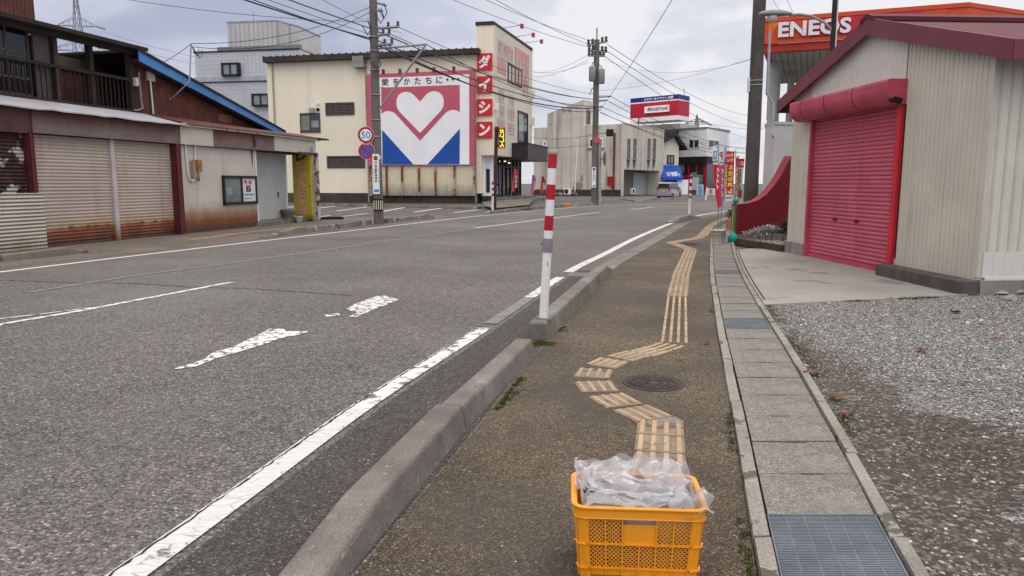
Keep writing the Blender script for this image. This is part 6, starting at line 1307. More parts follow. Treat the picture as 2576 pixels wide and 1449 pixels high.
# ================================================================== POLES, SIGNS, WIRES
def rod(a, b, r=.03, n=6): return MB().tube([a, b], r, n)
def utility_pole(base, label, hgt, r0, r1):
    t = thing('utility_pole', label, 'pole', (base.x, base.y, 0)); MB().tube([(0, 0, -.05), (0, 0, hgt)], [r0, r1], 16).build('shaft', M['pole'], t); return t
pb1 = G(953, 565); yL = pb1.y
M['pole2'] = pbr('pole_concrete_grey', (.15, .135, .12), rough=.85, var=.2, scale=1.2, fine=.12, fscale=40, streak=((.07, .062, .055), .7, .5, 4))
pL = utility_pole(pb1, 'concrete utility pole carrying round road signs on the left side of the road', 11.5, .185, .125)
for c in kids(pL): c.data.materials[0] = M['pole2']
LOC = lambda u, v, y: Vector(at(u, v, y)) - Vector((pb1.x, pb1.y, 0))
def arm(t, a, b, r=.045, name='crossarm', m='steel'): return rod(a, b, r).build(name, M[m], t)
zz = lambda v, y=yL: at(940, v, y).z
for v0, u1, v1 in ((72, 1004, 67), (90, 981, 85), (114, 988, 110)):
    a = LOC(944, v0, yL); b = LOC(u1, v1, yL - .4); arm(pL, a, b, .05)
    for k in (.55, .95): q = a.lerp(b, k); MB().lathe([(.03, 0), (.06, .05), (.04, .1), (.06, .16), (.02, .2)], 8, q).build('insulator', pbr('dark_insulator', (.06, .055, .06), rough=.3) if 'ins' not in M else M['ins'], pL)
arm(pL, LOC(946, 123, yL), LOC(1074, 111, yL - .3), .04); arm(pL, LOC(938, 298, yL), LOC(1070, 114, yL - .3), .04, 'brace')
for v0 in (95, 130, 178, 240, 303, 345, 408, 452): MB().lathe([(.185, 0), (.188, 0), (.188, .03), (.18, .03)], 14, (0, 0, zz(v0) - .0)).build('steel_band', M['steel'], pL)
for k in range(10): z = 2.6 + k * .8; s = .17 if k % 2 else -.17; rod((s, 0, z), (s * 1.9, 0, z), .012, 5).build('climbing_step', M['steel'], pL)
arm(pL, LOC(940, 3, yL), LOC(972, 14, yL), .05); arm(pL, LOC(940, 24, yL), LOC(962, 28, yL - .2), .04)
for u_, v_ in ((966, 8), (925, 50), (958, 20), (950, 140)): q = LOC(u_, v_, yL - .2); MB().tube([q, q + Vector((.12, -.1, -.35)), q + Vector((.0, -.1, -.55)), q + Vector((-.2, 0, -.2))], .018, 5).build('jumper_wire', M['black'], pL)
z0, z1 = zz(531), zz(500); rr = .19
MB().lathe([(rr, z0), (rr, z1)], 18).build('warning_band', M['black'], pL)
for k in range(6): a = -math.pi / 2 + (k - 2.5) * .42; MB().prism([((rr - .004) * math.cos(a - .1), (rr - .004) * math.sin(a - .1)), ((rr + .006) * math.cos(a - .1), (rr + .006) * math.sin(a - .1)), ((rr + .006) * math.cos(a + .1), (rr + .006) * math.sin(a + .1)), ((rr - .004) * math.cos(a + .1), (rr - .004) * math.sin(a + .1))], z0 + .06, z1 - .06, 'z').build('cream_stripe', pbr('cream_stripe', (.62, .56, .38)), pL)
MB().box(-.02, .16, -.2, -.17, zz(408) + .1, zz(398) + .1).build('tag_plate', M['white'], pL)
# round signs
M['sign_rim'] = pbr('sign_rim_red', (.45, .012, .03), rough=.4); M['sky_blue'] = pbr('sign_blue_digits', (.03, .27, .62), rough=.4); M['np_blue'] = pbr('no_parking_blue', (.02, .13, .55), rough=.4)
def road_sign(u, v, name, label, kind):
    c = at(u, v, yL - .22); r = .29; t = thing(name, label, 'road sign', (c.x, c.y, c.z), R(4))
    MB().disc(0, 0, r + .012, -.012, .012, 32).build('back_plate', M['white'], t); f = MB().disc(0, 0, r, -.02, -.012, 32).build('red_ring', M['sign_rim'], t)
    if kind == 50:
        MB().disc(0, 0, r * .73, -.026, -.02, 32).build('white_face', M['bwhite'], t); part_of(text_mb('50', -.165, .165, -.125, .125, -.03, .012), 'digits', M['sky_blue'], t)
    else:
        MB().disc(0, 0, r * .72, -.026, -.02, 32).build('blue_face', M['np_blue'], t); MB().prism([(-.19, .12), (-.12, .19), (.19, -.12), (.12, -.19)], -.032, -.026, 'y').build('slash', M['sign_rim'], t)
        part_of(text_mb('8-20', -.09, .09, r * .77, r * .95, -.03, .01), 'digits', M['bwhite'], t)
    rod((.1, .03, 0), (.36, .2, 0), .02).build('bracket', M['steel'], t)
road_sign(920.5, 339.7, 'speed_limit_sign', 'round red rimmed speed sign reading 50', 50); road_sign(922, 380, 'no_parking_sign', 'round blue and red no parking sign below the 50 sign', 0)
# advert plates on poles
M['grn'] = pbr('green_print', (.02, .14, .07), rough=.5)
def pole_plate(c, w, hgt, rz, label, big):
    t = thing('advert_plate', label, 'advert plate', c, rz); MB().prism([(-w / 2, -hgt / 2), (w / 2, -hgt / 2), (w / 2, hgt / 2), (-w / 2, hgt / 2)], -.015, .01, 'y').build('plate', M['bwhite'], t, bevel=.006)
    MB().disc(0, hgt * .40, w * .32, -.022, -.015, 20).build('round_mark', M['black'], t); part_of(text_mb('のと', -w * .2, w * .2, hgt * .385, hgt * .415, -.025, .02), 'mark_lettering', M['bwhite'], t)
    y = hgt * .32
    for i, ch in enumerate('能登自動車学校'):
        s = hgt * (.088 if i < 2 else .072); part_of(text_mb(ch, -s * .42, s * .42, y - s * .92, y, -.02, .03), 'black_letter', M['ink'], t); y -= s
    MB().box(w * .36, w * .40, -.02, -.015, y, hgt * .14).build('green_rule', M['grn'], t); MB().box(-w * .40, -w * .37, -.02, -.015, y, hgt * .14).build('green_rule', M['grn'], t)
    MB().prism([(-w * .36, -hgt * .45), (w * .4, -hgt * .45), (w * .4, -hgt * .40), (w * .25, -hgt * .375), (-w * .36, -hgt * .39)], -.02, -.015, 'y').build('blue_car_mark', M['sky_blue'], t)
c0_ = at(946, 438, yL - .21); pole_plate((c0_.x, c0_.y, c0_.z), .24, 97.5 / 1855 * yL, R(3), 'white vertical advert plate with black characters below the round road signs', 1)

# pole by the concrete building
pb2 = G(1495, 515); yM = pb2.y; pM = utility_pole(pb2, 'utility pole with transformers standing before the concrete building', at(1505, 100, yM).z, .24, .19)
for c in kids(pM): c.data.materials[0] = M['pole2']
LM = lambda u, v, y=None: Vector(at(u, v, y or yM)) - Vector((pb2.x, pb2.y, 0))
zM = lambda v: at(1500, v, yM).z
M['ins'] = pbr('insulator', (.05, .048, .055), rough=.3)
rod((0, 0, zM(103)), (0, 0, zM(70)), .06).build('top_spike', M['steel'], pM)
for u0, v0, u1, v1 in ((1478, 114, 1527, 105), (1480, 127, 1526, 131), (1480, 140, 1520, 141)):
    a, b = LM(u0, v0, yM - .6), LM(u1, v1, yM + .6); arm(pM, a, b, .07)
    for k in (.05, .25, .75, .95): q = a.lerp(b, k); MB().lathe([(.05, 0), (.12, .1), (.07, .2), (.12, .3), (.03, .4)], 8, q).build('insulator', M['ins'], pM)
for u0, v0 in ((1490, 186), (1513, 192)):
    q = LM(u0, v0, yM - .3); MB().lathe([(.02, .55), (.2, .5), (.24, .42), (.24, -.45), (.2, -.5), (.02, -.5)], 14, q).build('transformer', pbr('transformer_grey', (.25, .25, .26), rough=.5) if 'tg' not in M else M['tg'], pM)
for v0, du in ((150, -12), (160, 10), (168, -8), (215, -14)): q = LM(1503, v0); MB().tube([q, LM(1503 + du, v0 + 8), LM(1503 + du * 1.4, v0 + 24)], .03, 5).build('jumper_wire', M['black'], pM)
for u1, v0, v1 in ((1537, 245, 242), (1526, 255, 252), (1516, 270, 268)): arm(pM, LM(1500, v0), LM(u1, v1, yM - .5), .06)
MB().tube([LM(1501, 360), LM(1500, 420), (.33, -.1, 0)], .11, 8).build('steel_sub_pole', M['steel'], pM) if False else MB().tube([(.34, -.12, 0), (.30, -.12, zM(352))], .11, 8).build('steel_sub_pole', M['steel'], pM)
q = LM(1534, 334, yM - .3); MB().tube([LM(1504, 335), q], .05, 6).build('lamp_arm', M['steel'], pM); MB().box(q.x - .25, q.x + .25, q.y - .3, q.y + .1, q.z - .25, q.z + .25).build('camera_head', M['black'], pM, bevel=.06)
q = LM(1516, 399, yM - .1); o = MB().lathe([(.01, 0), (.3, .05), (.55, .16), (.56, .17), (.3, .07), (.01, .02)], 20).build('mirror_back', pbr('dull_mirror', (.12, .11, .10), rough=.4), pM); o.location = q; o.rotation_euler = (R(90), R(-10), R(75))
arm(pM, LM(1503, 402), q, .04, 'mirror_bracket')
q = at(1501, 352, yM - .25); o = MB().disc(0, 0, .24, -.015, .015, 20).build('round_sign', pbr('pink_red_sign', (.55, .09, .11), rough=.4), loc=(q.x, q.y, q.z)); tag(o, 'small round red sign on the pole before the concrete building', 'road sign')
q = at(1494, 446, yM - .27); pole_plate((q.x, q.y, q.z), .30, 50 / 1855 * yM, R(2), 'white vertical advert plate on the pole before the concrete building', 0)

# ------------------------------------------------------------------ overhead cables
M['cable'] = pbr('cable', (.018, .018, .02), rough=.6)
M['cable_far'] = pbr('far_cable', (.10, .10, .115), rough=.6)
cable_n = 0
def cable(a, b, label, r=.02, sag=.3, m='cable', name='power_cable', group='overhead cables', n=14):
    a, b = Vector(a), Vector(b); pts = [a.lerp(b, k / n) - Vector((0, 0, 4 * sag * (k / n) * (1 - k / n))) for k in range(n + 1)]
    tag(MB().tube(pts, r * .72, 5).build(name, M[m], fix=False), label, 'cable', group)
prev = Vector((-14.4, -3.0, 0))                        # the previous pole, behind the viewer
PLt = lambda u, v: Vector(at(u, v, yL)); PMt = lambda u, v, dy=0: Vector(at(u, v, yM + dy))
CL_ = 'black cable running along the left roadside to the pole with round signs'
for k, (u, v, r, dz) in enumerate(((931, 97, .034, -.02), (931, 71, .028, .2), (931, 86, .014, .1), (936, 102, .022, .25))):
    e_ = PLt(u, v); d = Vector((prev.x - pb1.x, prev.y - pb1.y, 0)); s_ = e_ + d * .95; s_.z = e_.z + dz + .25; s_.x += .25 * k; cable(s_, e_, CL_, r, .45)
CR_ = 'dark cable sagging between the sign pole and the transformer pole'
for k, (u, v, u2, v2, r, sg) in enumerate(((931, 71, 1500, 250, .034, .5), (950, 102, 1500, 268, .034, .55), (1004, 69, 1536, 242, .016, .45), (981, 86, 1525, 252, .018, .5), (1072, 112, 1512, 278, .022, .5), (955, 110, 1500, 281, .03, .7))):
    cable(PLt(u, v), PMt(u2, v2, -.3), CR_, r, sg)
cable(PLt(931, 101) + Vector((0, 0, -.05)), PMt(1500, 268) + Vector((0, 0, -.08)), 'thick bundled telephone cable between the two left roadside poles', .05, .75)
m0_ = A.w(mt[0], -up + .5, mt[1])
cable(m0_, PLt(935, 16), 'thin service cable from the house mast up to the sign pole', .014, .35); cable(m0_ + Vector((0, 0, -.1)), PLt(935, 28), 'lower service cable from the house mast to the sign pole', .014, .5)
cable(A.w(5.7, -up, 5.0), m0_, 'short service cable from the blue roof edge to the house mast', .014, .1)
cable(at(180, -25, 24), PLt(935, 88) if False else at(932, 55, yL), 'thin cable crossing the sky above the rusty house', .012, .2)
cable(at(745, -40, 20), at(1010, 82, 40), 'slack thin cable passing behind the top of the sign pole', .012, .2)
HVL = 'high voltage line from the upper left to the top of the transformer pole'
for k, (u, v, u0, z_) in enumerate(((1491, 104, 1232, 0), (1482, 112, 1255, 0), (1478, 118, 1150, 0))):
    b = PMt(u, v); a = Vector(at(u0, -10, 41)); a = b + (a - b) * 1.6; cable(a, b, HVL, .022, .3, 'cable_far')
HVR = 'high voltage line descending from the transformer pole to the far right'
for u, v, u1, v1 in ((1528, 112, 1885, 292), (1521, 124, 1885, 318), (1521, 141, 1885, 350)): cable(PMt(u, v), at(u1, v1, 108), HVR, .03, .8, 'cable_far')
LVR = 'low cable running from the transformer pole across the tyre shop front'
for u, v, u1, v1 in ((1537, 243, 1890, 376), (1527, 253, 1890, 388), (1516, 270, 1890, 372), (1510, 282, 1890, 395), (1512, 284, 1890, 383)): cable(PMt(u, v), at(u1, v1, 96), LVR, .028, .8, 'cable')
cable(PMt(1507, 279), Vector((pc.x - .1, pc.y, 10.6)), 'diagonal thick cable rising from the transformer pole to the pole by the canopy', .02, .3)
SL_ = 'thin side cable from the transformer pole to the left behind the cream shop'
for u1, v1, v in ((1325, 180, 138), (1325, 190, 149), (1325, 175, 156)): cable(at(u1, v1, 78), PMt(1480, v), SL_, .016, .5, 'cable_far')
cable(PMt(1520, 150), at(1895, 148, 40), 'thin almost level cable from the transformer pole to the right hand pole', .012, .8, 'cable_far'); cable(PMt(1508, 228), at(1895, 146, 40), 'thin rising cable from the transformer pole to the right hand pole', .012, .3, 'cable_far')
cable(at(1336, 345, 72), at(1500, 338, 54), 'cable from the cream shop to the pole before the concrete building', .02, .25); cable(at(1336, 370, 72), at(1500, 360, 54), 'lower cable from the cream shop to the pole before the concrete building', .016, .2)
for u0, v0, u1, v1 in ((1912, -10, 1955, 90), (1935, -20, 1990, 60), (1972, -20, 2040, 110)): cable(at(u0, v0, 22), at(u1, v1, 26), 'thin drooping wire hanging in front of the orange canopy', .008, .1, 'cable_far')
cable(Vector((pc.x - .35, pc.y - .1, 12)), Vector((pc.x - .25, pc.y - .1, 8.2)), 'loose wire bundle down the side of the pole by the canopy', .02, 0)

# ------------------------------------------------------------------ lattice pylons
def pylon(c, hgt, w, label, arms, r=.12):
    t = thing('power_pylon', label, 'pylon', (c.x, c.y, 0), R(12)); mb = MB(); lv = 12
    def wd(z): return max(.25, w * (1 - z / hgt) ** 1.0 * .85 + .35) / 2
    zs = [hgt * k / lv for k in range(lv + 1)]
    for a, b in zip(zs, zs[1:]):
        A_, B2 = wd(a), wd(b)
        for sx, sy in ((1, 1), (1, -1), (-1, -1), (-1, 1)): mb.tube([(sx * A_, sy * A_, a), (sx * B2, sy * B2, b)], r, 4)
        for s in (1, -1):
            mb.tube([(A_, s * A_, a), (-B2, s * B2, b)], r * .6, 4); mb.tube([(-A_, s * A_, a), (B2, s * B2, b)], r * .6, 4); mb.tube([(s * A_, A_, a), (s * B2, -B2, b)], r * .6, 4); mb.tube([(-B2, s * B2, b), (B2, s * B2, b)], r * .6, 4)
    m_ = pbr('pylon_steel', (.20, .20, .22), rough=.6); mb.build('lattice_tower', m_, t, fix=False)
    for z, hw in arms:
        for s in (1, -1):
            mb = MB(); k = wd(z)
            for y in (k, -k): mb.tube([(s * k, y, z), (s * hw, 0, z + .1)], r * .8, 4); mb.tube([(s * k, y, z + hgt * .04), (s * hw, 0, z + .15)], r * .7, 4)
            for q in (.3, .6): mb.tube([(s * (k + (hw - k) * q), k * (1 - q), z), (s * (k + (hw - k) * q), -k * (1 - q), z + hgt * .04 * (1 - q))], r * .5, 4)
            ao = mb.build('cross_arm', m_, t, fix=False)
            MB().tube([(s * hw, 0, z), (s * (hw + 2.6), -1.2, z - .8)], r * 1.6, 4).build('insulator_string', M['ins'], ao)
PYd = 260; pz = lambda v: at(205, v, PYd).z
c = at(206, 200, PYd); pylon(c, pz(-45), 10, 'grey lattice power pylon behind the rusty house', [(pz(66), 6.2), (pz(128), 9.0), (pz(205), 7.)])
PL3 = 'far transmission line leading right from the pylon behind the rusty house'
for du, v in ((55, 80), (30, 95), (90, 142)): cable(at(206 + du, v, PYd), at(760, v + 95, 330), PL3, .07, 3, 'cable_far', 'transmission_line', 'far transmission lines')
c = at(1752, 330, 560); pz2 = lambda v: at(1752, v, 560).z; pylon(c, pz2(288), 15, 'small distant lattice pylon beside the roof sign', [(pz2(312), 9), (pz2(306), 6.5)], .28)
cable(at(1752, 300, 560), at(1990, 318, 500), 'distant transmission line running right from the small pylon', .12, 4, 'cable_far', 'transmission_line', 'far transmission lines')

# ------------------------------------------------------------------ delineator posts
M['post_red'] = pbr('reflective_red', (.42, .008, .02), rough=.35, var=.06); M['post_white'] = pbr('post_white', (.74, .73, .72), rough=.4, var=.04, spots=[((.45, .43, .40), .73, 12)])
M['collar'] = pbr('grey_collar', (.22, .22, .22), rough=.5)
def delineator(base, hgt, r, label, lean=(0, 0), full=True, z0=0, stripes=True):
    t = thing('snow_pole', label, 'marker post', (base.x, base.y, z0)); t.rotation_euler = (lean[1], lean[0], 0); k = hgt / 1.70
    MB().lathe([(r * 1.06, -.02), (r * .98, hgt)], 20).build('shaft', M['post_white'], t)
    z = lambda v: (801 - v) / 420 * hgt
    if stripes:
        for a, b in ((385, 421.6), (461.6, 499), (539, 576)): MB().lathe([(r * 1.025, z(b)), (r * 1.025, z(a))], 20).build('red_band', M['post_red'], t)
    MB().lathe([(r * 1.12, z(387)), (r * 1.16, z(382)), (r * .9, z(377)), (.002, z(376))], 20).build('cap', pbr('cap_grey', (.30, .29, .28)) if full else M['collar'], t)
    if full:
        cl_ = MB().lathe([(r * 1.2, z(630)), (r * 1.24, z(626)), (r * 1.24, z(600)), (r * 1.2, z(596))], 20).build('collar', M['collar'], t); MB().lathe([(r * .35, 0), (r * .35, r * .5)], 12, (-r * 1.5, 0, z(613))).build('bolt_head', M['collar'], cl_)
        MB().box(r * .05, r * .35, -r * 1.08, -r * .9, z(664), z(655)).build('sticker', pbr('yellow_sticker', (.45, .33, .02)), t)
        MB().lathe([(r * 1.9, -.005), (r * 1.9, .008), (r * 1.1, .012)], 20).build('foot_ring', M['kerb'], t)
pn_ = G(1367, 801, .18); hN = (at(1387, 381, pn_.y).z - .18)
delineator(pn_, hN, .043, 'tall red and white striped post standing on the kerb block nearest the viewer', (R(2.9), 0), True, .18)
p = G(1734, 549); delineator(p, at(1736, 441, p.y).z - .18, .06, 'striped red and white post on the distant short kerb block', (R(.8), 0), True, .18)
p = G(1239, 536); delineator(p, at(1240, 457, p.y).z, .055, 'striped post on the left roadside beside the shop sign pole', (R(.8), 0), False)
p = G(1510, 513); delineator(p, at(1511, 461, p.y).z, .055, 'striped post just right of the transformer pole', (0, 0), False)
p = G(1775, 503); delineator(p, at(1778, 470, p.y).z, .08, 'plain white leaning post in front of the tyre shop', (R(5), 0), False, 0, False)

# ------------------------------------------------------------------ LED sign on its pole
pb3 = G(1244, 531); t = thing('led_sign', 'pole mounted sign with glowing yellow characters before the cream shop', 'shop sign', (pb3.x, pb3.y, 0)); y3 = pb3.y; l3 = lambda u, v: Vector(at(u, v, y3)) - Vector((pb3.x, pb3.y, 0))
MB().tube([(0, 0, 0), l3(1249, 319)], .10, 8).build('pole', pbr('maroon_pole', (.055, .02, .018), rough=.5), t)
a, b = l3(1254, 373.5), l3(1270.5, 321); bxm = MB().box(a.x, b.x, -.12, .12, a.z, b.z).build('cabinet', M['black'], t); MB().box(0, a.x, -.05, .05, b.z - .2, b.z - .1).build('bracket', M['brown_metal'], t); MB().box(0, a.x, -.05, .05, a.z + .1, a.z + .2).build('bracket', M['brown_metal'], t)
led = pbr('led_yellow', (1., .72, .02), emit=1.5); ledr = pbr('led_red', (.9, .05, .05), emit=1.0); w_ = b.x - a.x; h_ = b.z - a.z
for i, ch in enumerate('だいしん'): z1 = b.z - h_ * .09 - i * h_ * .215; part_of(text_mb(ch, a.x + w_ * .16, b.x - w_ * .16, z1 - h_ * .19, z1, -.125, .03, mirror=True), 'led_character', led, bxm)
for z in (a.z + .01, b.z - .05): MB().box(a.x + .03, b.x - .03, -.126, -.12, z, z + .04).build('led_strip', ledr, bxm)

# ------------------------------------------------------------------ banner flags
M['fpole'] = pbr('teal_flag_pole', (.05, .26, .30), rough=.4); M['fred'] = pbr('flag_red', (.62, .012, .03), rough=.7, var=.06); M['fpink'] = pbr('flag_pink', (.58, .06, .16), rough=.7, var=.08); M['fwhite'] = pbr('flag_white', (.72, .71, .73), rough=.7, var=.04); M['fyel'] = pbr('flag_yellow', (.75, .62, .04), rough=.7); M['fblue'] = pbr('flag_blue', (.02, .22, .52), rough=.6)
def cloth_y(x, z, ph): return .035 * math.sin(9 * x + 3 * z + ph) + .02 * math.sin(4.1 * z + ph * 2)
def cloth(L, Rr, ztop, zbot, ph, bands, name0='cloth', par=None, nx=6, nz=24):
    """L, Rr: functions of q (0 bottom - 1 top) giving left and right edge; bands: (q0, q1, material)"""
    out = []
    for q0, q1, m in bands:
        mb = MB(); n_ = max(2, int(nz * (q1 - q0))); vs = []
        for j in range(n_ + 1):
            q = q0 + (q1 - q0) * j / n_; z = zbot + (ztop - zbot) * q
            for i in range(nx + 1): x = L(q) + (Rr(q) - L(q)) * i / nx; vs.append((x, cloth_y(x, z, ph), z))
        mb.add(vs, [(j * (nx + 1) + i, j * (nx + 1) + i + 1, (j + 1) * (nx + 1) + i + 1, (j + 1) * (nx + 1) + i) for j in range(n_) for i in range(nx)], True)
        out.append(mb.build(name0, M[m], par, fix=False))
    return out
def on_cloth(mb, ph, off=.012): mb.v = [(x, cloth_y(x, z, ph) - off, z) for x, y, z in mb.v]; return mb
def vtext(body, x0, x1, z0, z1, m, par, ph, bold=.04, mirror=True, name='flag_letter', out=None, off=.012):
    st = (z1 - z0) / len(body)
    for i, ch in enumerate(body):
        if ch == ' ': continue
        a, b = z1 - (i + .92) * st, z1 - (i + .04) * st
        if out: part_of(on_cloth(text_mb(ch, x0, x1, a, b, 0, bold + .07, mirror=mirror), ph, off - .004), 'letter_outline', M[out], par)
        part_of(on_cloth(text_mb(ch, x0, x1, a, b, 0, bold, mirror=mirror), ph, off), name, M[m], par)
def flag_base(u, v, name_label, y=None, rz=0.0):
    p = G(u, v) if y is None else at(u, v, y); return thing('banner_flag', name_label, 'banner', (p.x, p.y, 0), rz), p
def F_(p, u, v): q = at(u, v, p.y); return q.x - p.x, q.z
# two payment banners in the bucket
GF = 'banner flags in front of the filling station'
t, p = flag_base(1806, 590, 'white and red banner with a blue square mark, in the near bucket', 18.75); t['group'] = GF
xt_, zt_2 = F_(p, 1807.3, 364); MB().tube([(0, 0, .25), (xt_, 0, zt_2)], .013, 8).build('flag_pole', M['fpole'], t); xl_, _ = F_(p, 1789, 369); zb2 = F_(p, 1805, 523)[1]; ztc = F_(p, 1800, 369)[1]
MB().tube([(xl_, 0, ztc - .02), (xt_, 0, ztc + .04)], .01, 6).build('cross_bar', M['bwhite'], t)
qw = (F_(p, 1800, 414)[1] - zb2) / (ztc - zb2); cs_ = cloth(lambda q: -.03 + (xl_ + .03) * q ** .8, lambda q: xt_ * q, ztc, zb2, .6, [(.0, qw, 'fred'), (qw, 1, 'fwhite')], par=t)
hz = lambda f: zb2 + (ztc - zb2) * f
part_of(on_cloth(MB().quad((xl_ + .055, 0, hz(.80)), (xl_ + .14, 0, hz(.80)), (xl_ + .145, 0, hz(.93)), (xl_ + .06, 0, hz(.93))), .6), 'blue_square', M['fblue'], cs_[1]); part_of(on_cloth(text_mb('支', xl_ + .065, xl_ + .135, hz(.82), hz(.915), 0, .03, mirror=True), .6, .018), 'mark', M['bwhite'], cs_[1])
part_of(on_cloth(text_mb('Alipay', xl_ + .03, xt_ - .005, hz(.735), hz(.785), 0, .01, mirror=True), .6), 'lettering', M['ink'], cs_[1]); vtext('ペイペイ', -.10, -.03, hz(.30), hz(.66), 'bwhite', cs_[0], .6)
t, p = flag_base(1812, 582, 'pink and white banner behind the one with the blue square mark', 19.05); t['group'] = GF
xt_, zt_2 = F_(p, 1825.5, 369); MB().tube([(0, 0, .25), (xt_, 0, zt_2)], .013, 8).build('flag_pole', M['fpole'], t); xl_ = F_(p, 1808.5, 372)[0]; ztc = F_(p, 1820, 373)[1]; zb2 = F_(p, 1812, 520)[1]
qw = (F_(p, 1800, 415)[1] - zb2) / (ztc - zb2); xb0 = F_(p, 1806, 520)[0]; xb1 = F_(p, 1814, 520)[0]; cs_ = cloth(lambda q: xb0 + (xl_ - xb0) * q, lambda q: xb1 + (xt_ - xb1) * q, ztc, zb2, 1.9, [(0, qw, 'fpink'), (qw, 1, 'fwhite')], par=t)
part_of(on_cloth(text_mb('P', xl_ + .03, xl_ + .11, hz(.80), hz(.94), 0, .02, mirror=True), 1.9), 'mark', M['fred'], cs_[1]); part_of(on_cloth(text_mb('PayPay', xl_ + .02, xt_ - .01, hz(.73), hz(.78), 0, .01, mirror=True), 1.9), 'lettering', M['ink'], cs_[1]); vtext('ペイペイ', xb0 + .06, xb0 + .12, hz(.15), hz(.66), 'bwhite', cs_[0], 1.9)
# winter tyre sale banners (seen from behind, lettering reversed)
def sale_flag(u0, u1, up_, v0, v1, y, label, ph, ltr=True):
    p = at(up_, 560, y); t = thing('banner_flag', label, 'banner', (p.x, p.y, 0), 0, GF); xp_, zp_ = F_(p, up_, v0 - 5); MB().tube([(0, 0, 0), (xp_, 0, zp_)], .015, 8).build('flag_pole', M['fpole'], t)
    l_, r_ = F_(p, u0, v0)[0], F_(p, u1, v0)[0]; zt_, zb_ = F_(p, u0, v0)[1], F_(p, u0, v1)[1]; lb = F_(p, u0 - 2.5, v1)[0]; rb = r_ + .02
    MB().tube([(l_, 0, zt_ + .02), (xp_, 0, zt_ + .02)], .01, 6).build('cross_bar', M['bwhite'], t)
    cs_ = cloth(lambda q: lb + (l_ - lb) * q, lambda q: rb + (r_ - rb) * q, zt_, zb_, ph, [(0, .13, 'fwhite'), (.13, .22, 'fpink'), (.22, 1, 'fred')], par=t); W2 = r_ - l_; hz = lambda f: zb_ + (zt_ - zb_) * f
    if ltr:
        vtext('大売り出し', l_ + W2 * .40, l_ + W2 * .92, hz(.14), hz(.74), 'fyel', cs_[2], ph, .045, out='fwhite'); vtext('スタッドレスタイヤ', l_ - W2 * .02, l_ + W2 * .30, hz(.14), hz(.74), 'fyel', cs_[2], ph, .03, out='fwhite')
        part_of(on_cloth(text_mb('冬', l_ + W2 * .50, l_ + W2 * .85, hz(.88), hz(.97), 0, .04, mirror=True), ph), 'flag_letter', M['fyel'], cs_[2]); part_of(on_cloth(text_mb('の道も', l_ + W2 * .02, l_ + W2 * .46, hz(.89), hz(.95), 0, .03, mirror=True), ph), 'flag_letter', M['bwhite'], cs_[2]); part_of(on_cloth(text_mb('快適に', l_ + W2 * .08, l_ + W2 * .9, hz(.79), hz(.86), 0, .03, mirror=True), ph), 'flag_letter', M['bwhite'], cs_[2])
        part_of(on_cloth(text_mb('BRIDGESTONE', l_ + W2 * .02, l_ + W2 * .9, hz(.055), hz(.085), 0, .02, mirror=True), ph), 'flag_lettering', M['ink'], cs_[0])
    else: vtext('大売り出し', l_ + W2 * .1, l_ + W2 * .92, hz(.14), hz(.80), 'fyel', cs_[2], ph, .045, out='fwhite')
sale_flag(1826, 1847.5, 1851, 381, 506, 25.6, 'red banner with big reversed yellow sale characters', .3)
sale_flag(1852, 1858.5, 1858, 396, 508, 27.4, 'narrow edge on red banner with yellow characters behind the sale banner', 1.2, False)
p = at(1858, 560, 27.8); t = thing('banner_flag', 'white banner with a red head and black letters, against the dark pole', 'banner', (p.x, p.y, 0), 0, GF); xp_, zp_ = F_(p, 1858, 391); MB().tube([(0, 0, 0), (xp_, 0, zp_)], .015, 8).build('flag_pole', M['fpole'], t)
l_, r_ = F_(p, 1858.5, 400)[0], F_(p, 1873, 400)[0]; zt_, zb_ = F_(p, 1860, 399)[1], F_(p, 1860, 512)[1]; cs_ = cloth(lambda q: l_, lambda q: r_ - .06 * (1 - q), zt_, zb_, 2.2, [(0, .12, 'fwhite'), (.12, .3, 'fred'), (.3, .8, 'fwhite'), (.8, 1, 'fred')], par=t); hz = lambda f: zb_ + (zt_ - zb_) * f
part_of(on_cloth(text_mb('の', l_ + .06, r_ - .02, hz(.84), hz(.94), 0, .02, mirror=True), 2.2), 'mark', M['bwhite'], cs_[3]); vtext('ENEOSでんき', l_ + .04, l_ + .12, hz(.30), hz(.77), 'ink', cs_[2], 2.2, .03)
# banners at the cream shop entrance
GS = 'small banners at the cream shop entrance'
for (ut, vt, ub, vb, m, lb) in ((1294.4, 423.7, 1283.5, 509, 'fred', 'red banner leaning beside the cream shop glazing'), (1339.7, 439, 1333.5, 509.7, 'fpink', 'pink banner with a blue top at the corner of the cream shop'), (1363, 442.5, 1357, 506.5, 'crimson', 'thin dark red banner furthest from the cream shop door')):
    y = G(ub, vb).y * .97; p = at(ub, vb, y); t = thing('banner_flag', lb, 'banner', (p.x, p.y, 0), 0, GS); xt_, zt_ = F_(p, ut, vt); MB().tube([(0, 0, 0), (xt_, 0, zt_)], .025, 6).build('flag_pole', M['fpole'], t)
    zb_ = zt_ * .32; xb_ = xt_ * .32; cs_ = cloth(lambda q: xb_ + (xt_ - xb_) * q + .02, lambda q: xb_ + (xt_ - xb_) * q + .02 + .42 * (.45 + .55 * math.sin(3 * q)) * .75, zt_ - .05, zb_, 1.0, [(0, 1, m)] if m != 'fpink' else [(0, .86, 'fpink'), (.86, 1, 'fblue')], par=t)
    vtext('お歳暮', xb_ + .16 + (xt_ - xb_) * .4, xb_ + .36 + (xt_ - xb_) * .4, zb_ + .3, zt_ - .5, 'faded_and_sky_white', cs_[0], 1.0, .02, False)
